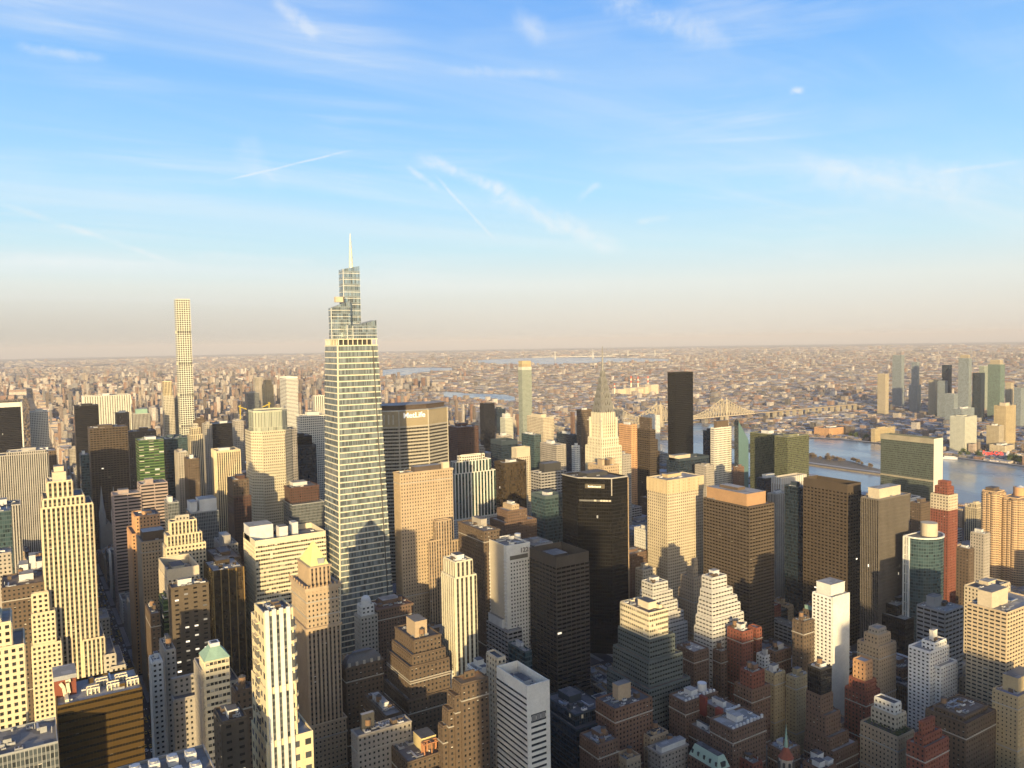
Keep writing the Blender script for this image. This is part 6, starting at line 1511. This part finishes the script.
# which fillers can be seen: a quick painter's pass over every box
PW, PH = 512, 384
buf = np.full((PH, PW), -2, np.int32)
jobs = [(b[0], b[1], b[2], b[3], b[4], b[5], -1) for b in BOXES]+[(f[0], f[1], 0, f[2], f[3], f[4], i) for i, f in enumerate(FILL)]
jobs.sort(key=lambda j: -math.hypot((j[0]+j[3])/2, (j[1]+j[4])/2))
def fill_poly(pts, idn):
    P = np.array(pts)*.5; x0, y0 = np.floor(P.min(0)).astype(int); x1, y1 = np.ceil(P.max(0)).astype(int)
    x0, y0, x1, y1 = max(x0, 0), max(y0, 0), min(x1, PW-1), min(y1, PH-1)
    if x1 < x0 or y1 < y0: return
    X, Y = np.meshgrid(np.arange(x0, x1+1)+.5, np.arange(y0, y1+1)+.5); pos = np.ones(X.shape, bool); neg = np.ones(X.shape, bool)
    for a, b in zip(P, np.roll(P, -1, 0)):
        c = (b[0]-a[0])*(Y-a[1])-(b[1]-a[1])*(X-a[0]); pos &= c >= 0; neg &= c <= 0
    buf[y0:y1+1, x0:x1+1][pos | neg] = idn
for x0, y0, z0, x1, y1, z1, i in jobs:
    if y0 < 20: continue
    F_ = [[(x0, y0, z0), (x1, y0, z0), (x1, y0, z1), (x0, y0, z1)]]
    if x0 > 0: F_.append([(x0, y0, z0), (x0, y1, z0), (x0, y1, z1), (x0, y0, z1)])
    if x1 < 0: F_.append([(x1, y0, z0), (x1, y1, z0), (x1, y1, z1), (x1, y0, z1)])
    if z1 < EYE: F_.append([(x0, y0, z1), (x1, y0, z1), (x1, y1, z1), (x0, y1, z1)])
    for f in F_: fill_poly([proj(p) for p in f], i)
seen = np.bincount(buf[buf >= 0].ravel(), minlength=len(FILL)) if (buf >= 0).any() else np.zeros(len(FILL), int)
order = [i for i in np.argsort(-seen) if seen[i] >= 9][:110]
FST = [('brick', BB, 'brown brick'), ('brick2', BB, 'dark brick'), ('red', BB, 'red brick'), ('stone', OT, 'grey stone'), ('tan', AB, 'tan'), ('brown', OT, 'dark brown'), ('cream', AB, 'cream'), ('lime', OT, 'pale stone'), ('greyband', OT, 'grey banded'), ('bluegl', OT, 'dark glass'), ('white', OT, 'white')]
heroes = [(o['label'], proj((o['_box'][0], o['_box'][1], o['_box'][4]))) for o in COL.objects if o.get('label') and o.get('_box')]
def alias(l):
    for c in (' with ', ' behind ', ' in front', ' left of', ' right of', ' beside', ' below', ' rising', ' squeezed', ' standing', ' cut by', ', ', ' at the', ' between', ' by the', ' on the', ' near', ' of ', ' against', ' above', ' and '):
        if c in l and len(l.split(c)[0].split()) >= 3: l = l.split(c)[0]
    return l
acount = {}
for l, _ in heroes: acount[alias(l)] = acount.get(alias(l), 0)+1
LBL = set()
named = set()
for i in order:
    x0, y0, x1, y1, z = FILL[i]; h = z
    ys, xs = np.nonzero(buf == i); pc = (xs.mean()*2, ys.mean()*2)
    cand = sorted((math.hypot(p[0]-pc[0], p[1]-pc[1]), l, p) for l, p in heroes if acount[alias(l)] == 1 and alias(l).split()[-1] not in ('left', 'right', 'in'))
    st, nm, adj = FST[fr.randrange(len(FST))]; lab = None
    feat = fr.choice(('low', 'plain', 'squat', 'flat roofed', 'narrow' if x1-x0 < 14 else 'broad'))
    for dd, l, p in cand[:6]:
        rel = 'left of' if pc[0] < p[0]-14 else 'right of' if pc[0] > p[0]+14 else 'below' if pc[1] > p[1] else 'above'
        s_ = '%s %s building just %s the %s' % (feat, adj, rel, alias(l))
        if s_ not in LBL and len(s_.split()) <= 16: lab = s_; break
    if not lab: continue
    LBL.add(lab); named.add(i)
    t = thing(nm, lab, O_ if nm != AB else A_, ((x0+x1)/2, (y0+y1)/2, 0))
    tk = z < 75 and fr.random() < .5
    if z > 30 and fr.random() < .45 and x1-x0 > 12:
        zz = z-fr.uniform(5, 11); tier(t, x0, y0, x1, y1, 0, zz, st, corn=(.9, .5) if fr.random() < .4 else None); tier(t, x0+2, y0+2.5, x1-1.5, y1-2, zz-1.2, z, st); clutter(t, x0+2, y0+3, x1-2, y1-2, z-1.1, 3, tk, wallmat(st))
    else:
        tier(t, x0, y0, x1, y1, 0, z, st, corn=(.9, .5) if fr.random() < .4 else None); clutter(t, x0, y0, x1, y1, z-1.1, 3, tk, wallmat(st))
for i, f in enumerate(FILL):
    if i not in named: FAB.append((f[0], f[1], f[2], f[3], 0, f[4], fr.choice(PAL), fr.choice(RPAL), 3.0, 3.4))
# unseen blocks added west and south of the viewpoint, out of the frame, to keep the low sun off the lower floors
su = np.array([math.sin(R(SUN_AZ-180)), math.cos(R(SUN_AZ-180))]); sv = np.array([su[1], -su[0]])
for _ in range(420):
    x, y = fr.uniform(-1100, 700), fr.uniform(-1150, 420)
    if math.degrees(math.atan2(x, y)) > -12 and y > -20 and x < 900 or math.hypot(x, y) < 70: continue
    if x > 0 and y > -60: continue
    w_, d_ = fr.uniform(28, 60), fr.uniform(28, 58); p_ = x*sv[0]+y*sv[1]
    z = fr.triangular(22, 48, 32) if p_ < -45 or p_ > 325 else fr.triangular(40, 130, 70)
    FAB.append((x-w_/2, y-d_/2, x+w_/2, y+d_/2, 0, z, fr.choice(PAL), fr.choice(RPAL), 3.0, 3.5))
for p_, s_, w_, z in ((-9, 100, 38, 262), (36, 112, 46, 268), (78, 130, 40, 206), (125, 160, 46, 192), (168, 175, 44, 192), (205, 190, 34, 190), (244, 200, 26, 172), (284, 210, 48, 212), (318, 240, 36, 205), (-97, 130, 30, 172), (-184, 560, 26, 284)):  # invented towers out of view, placed and sized only for the shade they cast
    x, y = -s_*su+p_*sv
    FAB.append((x-w_/2, y-w_/2, x+w_/2, y+w_/2, 0, z, (.36, .33, .28), RPAL[0], 3.0, 3.6))
# far blocks: the upper east side, the borough across the river, and on to the horizon
def fabric_zone(r0, r1, cell, hfun, street=.22):
    n = int(r1/cell)+2
    for i in range(-3, n):
        for j in range(-3, n):
            x = (i+.5+fr.uniform(-.15, .15))*cell; y = (j+.5+fr.uniform(-.15, .15))*cell; r_ = math.hypot(x, y)
            if not r0 <= r_ < r1: continue
            br = math.degrees(math.atan2(x, y))
            if br < -8 or br > 74: continue
            if x < 1290 and y < 2175 and r_ < 2600: continue
            if -900 < x < 64 and 2090 < y < 6100: continue
            if x < 1290 and y < 7000 and any(a_-6 < x < b_+6 for a_, b_ in AVES): continue
            if in_water(x, y): continue
            if 1000 < x < 3100 and abs(y-2090) < 24: continue
            h, f_ = hfun(x, y)
            if h is None: continue
            if 850 < x < 1400 and y < 1750: h = min(h, 22+h*.2)
            w_ = cell*fr.uniform(.45, .9)*f_; d_ = cell*fr.uniform(.45, .9)*f_
            if x < 1400 and r_ < 4200: w_ = min(w_, cell*.8)
            a = (x-w_/2, y-d_/2, x+w_/2, y+d_/2)
            if hits(*a, 4.0): continue
            z = drop(x, y); zz = z+h
            if r_ < 4000: zz = max(z+5, min(zz, cap(*a, zz)))
            FAB.append((*a, z-1, zz, fr.choice(PAL), fr.choice(RPAL), 3.2, 3.4))
def h_near(x, y):
    if x < 1400:
        t_ = fr.random(); return (fr.uniform(14, 30) if t_ < .55 else fr.uniform(30, 62) if t_ < .93 else fr.uniform(65, 125)), (1 if t_ < .93 else .6)
    t_ = fr.random()
    if t_ < .16: return None, 1
    return (fr.uniform(4, 9) if t_ < .84 else fr.uniform(9, 17) if t_ < .975 else fr.uniform(18, 34)), fr.uniform(1.0, 1.9) if t_ < .84 else 1.1
def h_far(x, y):
    t_ = fr.random()
    if x < 1400+y*.22 and y > 2000:
        return (fr.uniform(12, 28) if t_ < .62 else fr.uniform(28, 58) if t_ < .95 else fr.uniform(60, 100)), (1 if t_ < .95 else .6)
    if t_ < .22: return None, 1
    return (fr.uniform(4, 9) if t_ < .85 else fr.uniform(9, 20) if t_ < .985 else fr.uniform(25, 50)), (fr.uniform(1.0, 1.7) if t_ < .985 else .5)
def h_vfar(x, y):
    t_ = fr.random()
    if t_ < .35: return None, 1
    return (fr.uniform(6, 14) if t_ < .85 else fr.uniform(14, 32) if t_ < .98 else fr.uniform(32, 65)), (fr.uniform(.7, 1.3) if t_ < .85 else .45)
fabric_zone(1500, 3200, 22, h_near); fabric_zone(3200, 5200, 28, h_near); fabric_zone(5200, 9000, 46, h_far); fabric_zone(9000, 16000, 85, h_vfar); fabric_zone(16000, 30000, 240, h_vfar)
for k in range(170):
    y = 2120+k*26
    for x0, x1 in ((97, 124), (-40, 60) if y > 6200 else (97, 97)):
        if x1 > x0 and not hits(x0, y, x1, y+25): z = drop(x0, y); FAB.append((x0, y, x1, y+25, z-1, max(z+8, cap(x0, y, x1, y+25, z+fr.uniform(34, 62))), fr.choice([(.46,.43,.37),(.40,.35,.28),(.36,.27,.21),(.5,.48,.43)]), fr.choice(RPAL), 3.2, 3.4))
def fabric(name, L, mat_):
    n = len(L); A = np.array([l[:6] for l in L]); V = np.zeros((n, 5, 4, 3), np.float32); UV = np.zeros((n, 5, 4, 2), np.float32); Cc = np.ones((n, 5, 4, 4), np.float32)
    x0, y0, x1, y1, z0, z1 = A.T
    P = [(x0, y0), (x1, y0), (x1, y1), (x0, y1)]
    bay = np.array([l[8] for l in L]); fl = np.array([l[9] for l in L]); off = np.random.RandomState(3).randint(0, 400, (n, 4))
    wl = np.array([l[6] for l in L]); rf = np.array([l[7] for l in L]); jit = np.random.RandomState(4).uniform(.75, 1.25, (n, 1)); wl = wl*jit*np.array([1.08, .99, .95])
    for i in range(4):
        a, b = P[i], P[(i+1) % 4]; W = np.hypot(b[0]-a[0], b[1]-a[1]); k = np.maximum(1, np.round(W/bay))
        V[:, i, 0] = np.stack([*a, z0], 1); V[:, i, 1] = np.stack([*b, z0], 1); V[:, i, 2] = np.stack([*b, z1], 1); V[:, i, 3] = np.stack([*a, z1], 1)
        u = off[:, i]; v0 = (z0-z1)/fl+200-.25; UV[:, i, 0] = np.stack([u, v0], 1); UV[:, i, 1] = np.stack([u+k, v0], 1); UV[:, i, 2] = np.stack([u+k, 0*k+199.75], 1); UV[:, i, 3] = np.stack([u, 0*k+199.75], 1)
        Cc[:, i, :, :3] = wl[:, None, :]
    for q in range(4): V[:, 4, q] = np.stack([*P[q], z1], 1)
    UV[:, 4] = (-1000.5, 0); Cc[:, 4, :, :3] = rf[:, None, :]
    me = bpy.data.meshes.new(name); nf = n*5
    me.vertices.add(nf*4); me.vertices.foreach_set('co', V.ravel()); me.loops.add(nf*4); me.loops.foreach_set('vertex_index', np.arange(nf*4, dtype=np.int32))
    me.polygons.add(nf); me.polygons.foreach_set('loop_start', np.arange(0, nf*4, 4, dtype=np.int32)); me.polygons.foreach_set('loop_total', np.full(nf, 4, np.int32))
    uv = me.uv_layers.new(name='UVMap'); uv.data.foreach_set('uv', UV.ravel())
    at = me.color_attributes.new('tint', 'FLOAT_COLOR', 'CORNER'); at.data.foreach_set('color', Cc.ravel())
    me.materials.append(mat_); me.update(calc_edges=True); me.validate()
    o = bpy.data.objects.new(name, me); COL.objects.link(o); o['kind'] = 'stuff'; return o
def fabric_mat():
    m = bpy.data.materials.new('city_fabric'); m.use_nodes = True; t = NT(m.node_tree); t.n.clear(); o = t.new('ShaderNodeOutputMaterial'); g_ = t.new('ShaderNodeGroup'); g_.node_tree = FG
    a = t.new('ShaderNodeAttribute', attribute_name='tint'); t.l.new(a.outputs['Color'], g_.inputs['Wall']); t.l.new(a.outputs['Color'], g_.inputs['Spandrel']); g_.inputs['Glass'].default_value = (.025,.026,.028,1)
    for k, v in zip(('u0','u1','v0','v1','Blinds','Lit','Rough','Vary','Spec'), (.28,.74,.26,.76,.2,0,.2,.3,.5)): g_.inputs[k].default_value = v
    t.l.new(g_.outputs[0], o.inputs[0]); return m
o = fabric('distant_city_buildings', FAB, fabric_mat())  # also holds the unseen blocks and towers added for shade
o['label'] = 'dense mass of low city buildings spreading to the horizon'; o['category'] = 'city buildings'

# ------------------------------------------------------------------ trees
def leaf_mat(nm, c1, c2):
    if nm in MATS: return MATS[nm]
    m = bpy.data.materials.new(nm); m.use_nodes = True; t = NT(m.node_tree); p = t.n['Principled BSDF']
    pos = t.new('ShaderNodeNewGeometry').outputs['Position']; n = t.noise(pos, .35, 4, .7)
    t.l.new(t.mix(n, (*c1, 1), (*c2, 1)), p.inputs['Base Color']); p.inputs['Roughness'].default_value = .9; MATS[nm] = m; return m
BARE = leaf_mat('bare_twigs', (.10,.075,.05), (.20,.15,.10)); GREEN = leaf_mat('spring_leaves', (.035,.06,.02), (.09,.12,.035)); BARK = plain('bark', (.08,.06,.045), .95, .3, 2)
def crown_mesh(nm, seed, r, h, m, n=170):
    q = random.Random(seed); b = MB()
    for _ in range(n):
        a, e = q.uniform(0, 2*math.pi), math.asin(q.uniform(-.75, 1)); k = q.uniform(.45, 1.05)*(1+.22*math.sin(3*a+seed)); c = Vector((math.cos(a)*math.cos(e)*r*k, math.sin(a)*math.cos(e)*r*k, h+math.sin(e)*r*.95*k)); s = r*q.uniform(.13, .26)
        u = Vector((q.gauss(0, 1), q.gauss(0, 1), q.gauss(0, .6))).normalized(); v = u.cross(Vector((q.gauss(0, 1), q.gauss(0, 1), q.gauss(0, 1)))).normalized(); b.face([c+u*s, c+v*s, c-u*s, c-v*s], m)
    return b.mesh(nm)
def trunk_mesh(nm, seed, r, h):
    q = random.Random(seed); b = MB(); b.cyl(0, 0, -.3, h*.9, .35, .2, BARK, 7)
    for _ in range(6):
        a = q.uniform(0, 6.28); b.bar((0, 0, h*q.uniform(.5, .8)), (math.cos(a)*r*.7, math.sin(a)*r*.7, h+q.uniform(-.1, .5)*r), .11, BARK)
    return b.mesh(nm)
TV = {k: [(crown_mesh(k+'_crown', s, 4.4, 7.0, m), trunk_mesh(k+'_trunk', s, 4.4, 7.0)) for s in (1, 2, 3)] for k, m in (('bare', BARE), ('green', GREEN))}
def tree(x, y, z, k, label, group, s=1.0):
    c, tr = TV[k][fr.randrange(3)]; t = thing('tree', label, 'tree', (x, y, z), group); t.scale = (s, s, s*fr.uniform(.9, 1.15)); t.rotation_euler = (0, 0, fr.uniform(0, 6.28))
    for nm, me in (('trunk', tr), ('crown', c)): o = bpy.data.objects.new(nm, me); COL.objects.link(o); o.parent = t
for i in range(64):
    px = fr.uniform(752, 872); a = interp(ISLE, px); p = ground_at(px, a[0]+fr.uniform(.8, 3.2)*(1 if px < 850 else .6), 4.0); tree(*p, 'bare', 'brown bare tree on the narrow island in the river', 'bare trees on the river island', fr.uniform(.8, 1.25))
for i in range(26):
    px = fr.choice((fr.uniform(850, 880), fr.uniform(955, 985), fr.uniform(1008, 1024))); a = interp(WATER['river'], px); p = ground_at(px, a[0]-fr.uniform(1.0, 3.0), 0); tree(*p, 'green', 'olive tree along the far river bank', 'trees on the far river bank', fr.uniform(1.2, 1.8))
n_ = 0
while n_ < 10:
    p = ground_at(fr.uniform(838, 866), fr.uniform(700, 760))
    if not hits(p[0]-2, p[1]-2, p[0]+2, p[1]+2, .5): tree(p[0], p[1], .1, 'green', 'dark green street tree in the shaded gap between brick towers', 'street trees between the brick towers', fr.uniform(.9, 1.3))
    n_ += 1
for o in list(COL.objects):
    if o.get('label') == 'tan block with a planted roof terrace and a cream upper storey':
        b = FOOT[[f[:4] for f in FOOT].index(next(f[:4] for f in FOOT if abs((f[0]+f[2])/2-o.location.x) < .5 and abs((f[1]+f[3])/2-o.location.y) < .5))]
        m = MB()
        for _ in range(420):
            edge = fr.random() < .6; x = b[0]+1+fr.uniform(0, 6.5) if not edge else fr.uniform(b[0]+1, b[2]-2); y = fr.uniform(b[1]+1, b[3]-3) if not edge else b[1]+1+fr.uniform(0, 4.5); c = Vector((x, y, b[4]-.8+fr.uniform(0, 2.2))); s = fr.uniform(.3, .8); u = Vector((fr.gauss(0, 1), fr.gauss(0, 1), fr.gauss(0, 1))).normalized(); v = u.cross(Vector((0, .3, 1))).normalized(); m.face([c+u*s, c+v*s, c-u*s, c-v*s], GREEN)
        om = m.build('roof_planting', o); om['kind'] = 'stuff'
# the leafless park: a wood that reads as one mass
m = MB()
for _ in range(4200):
    y = 2110+3900*fr.random()**1.5; x = fr.uniform(-250-y*.05, 60); h = fr.uniform(8, 15); r_ = fr.uniform(5, 9)
    if math.degrees(math.atan2(x, y)) < -7: continue
    z = drop(x, y); P = [(x+r_*fr.uniform(.7, 1.2)*math.cos(k*1.257), y+r_*fr.uniform(.7, 1.2)*math.sin(k*1.257), z+h*fr.uniform(.35, .65)) for k in range(5)]; t_ = (x+fr.uniform(-2, 2), y+fr.uniform(-2, 2), z+h)
    for k in range(5): m.face([P[k], P[(k+1) % 5], t_], BARE); m.face([P[(k+1) % 5], P[k], (x, y, z)], BARE)
kind(m.build('park_trees'), 'stuff')
m = MB()
for _ in range(15000):
    r_ = 1500+7500*fr.random(); br = R(fr.uniform(22, 72)); x, y = r_*math.sin(br), r_*math.cos(br)
    if x < 1500 or in_water(x, y) or hits(x-6, y-6, x+6, y+6): continue
    h = fr.uniform(7, 13); s = fr.uniform(4, 9); z = drop(x, y); P = [(x+s*fr.uniform(.7, 1.2)*math.cos(k*1.57), y+s*fr.uniform(.7, 1.2)*math.sin(k*1.57), z+h*fr.uniform(.3, .6)) for k in range(4)]
    for k in range(4): m.face([P[k], P[(k+1) % 4], (x, y, z+h)], BARE)
kind(m.build('distant_trees'), 'stuff')

# ------------------------------------------------------------------ traffic on the avenue
def car_mesh(nm, c):
    b = MB(); pm = plain(nm+'_paint', c, .35, .05, 1, .6); L, W = 2.3, .92
    P = [(-W, -L), (W, -L), (W, L), (-W, L)]; b.prism(P, .35, .95, pm, pm); b.frustum((-W*.9, -L*.62, W*.9, L*.5), .95, (-W*.72, -L*.42, W*.72, L*.28), 1.5, plain('car_glass', (.02,.022,.025), .1), pm)
    for sx in (-1, 1):
        for sy in (-1, 1): b.box(sx*W-.12, sy*1.4-.33, .02, sx*W+.12, sy*1.4+.33, .68, plain('tyre', (.02,.02,.02)), bottom=True)
    return b.mesh(nm)
CARS = [(car_mesh('taxi', (.62,.38,.02)), 'yellow taxi in the traffic on the dark avenue', 'yellow taxis on the avenue', 'taxi'), (car_mesh('white_car', (.7,.7,.7)), 'white car in the traffic on the dark avenue', 'white cars on the avenue', 'car'), (car_mesh('dark_car', (.03,.03,.035)), 'dark car in the traffic on the dark avenue', 'dark cars on the avenue', 'car')]
y = 380.0
while y < 1500:
    for lane in range(5):
        if fr.random() < .42: continue
        me, lb, gp, ct = CARS[fr.choice((0, 0, 1, 1, 2))]; x = 72.6+lane*3.6+fr.uniform(-.3, .3); yy = y+fr.uniform(0, 6)
        u, v = proj((x, yy, 0))
        if not 60 < u < 200: continue
        bi = buf[min(PH-1, int(v/2)), min(PW-1, int(u/2))] if v < 768 else -1
        if bi != -2: continue
        o = bpy.data.objects.new('parked_car' if lane in (0, 4) else ct, me); COL.objects.link(o); o.location = (x, yy, .06); o.rotation_euler = (0, 0, math.pi+fr.uniform(-.03, .03)); tag(o, lb, ct, gp)
    y += 9

# ------------------------------------------------------------------ the air: one even box of haze over land and water
def haze():
    m = bpy.data.materials.new('haze_air'); m.use_nodes = True; t = NT(m.node_tree); t.n.clear(); o = t.new('ShaderNodeOutputMaterial'); v = t.new('ShaderNodeVolumePrincipled')
    v.inputs['Color'].default_value = (.64, .65, .72, 1); v.inputs['Density'].default_value = HAZE_DENS; v.inputs['Anisotropy'].default_value = -0.1; t.l.new(v.outputs[0], o.inputs['Volume'])
    b = MB(); zb = drop(74000, 0)-1; b.box(-76000, -76000, zb, 76000, 76000, 470, m, bottom=True); kind(b.build('haze'), 'stuff')
HAZE_DENS = 3.5e-5
haze()
for o in COL.objects:
    for k in ('_o', '_box'):
        if k in o: del o[k]
dup = [k for k, v in USED.items() if len(v) > 1]
print('objects', len(COL.objects), 'fabric', len(FAB), 'fillers named', len(named), 'visible fillers', int((seen > 0).sum()), 'shared labels', [d for d in dup if 'tree' not in d])
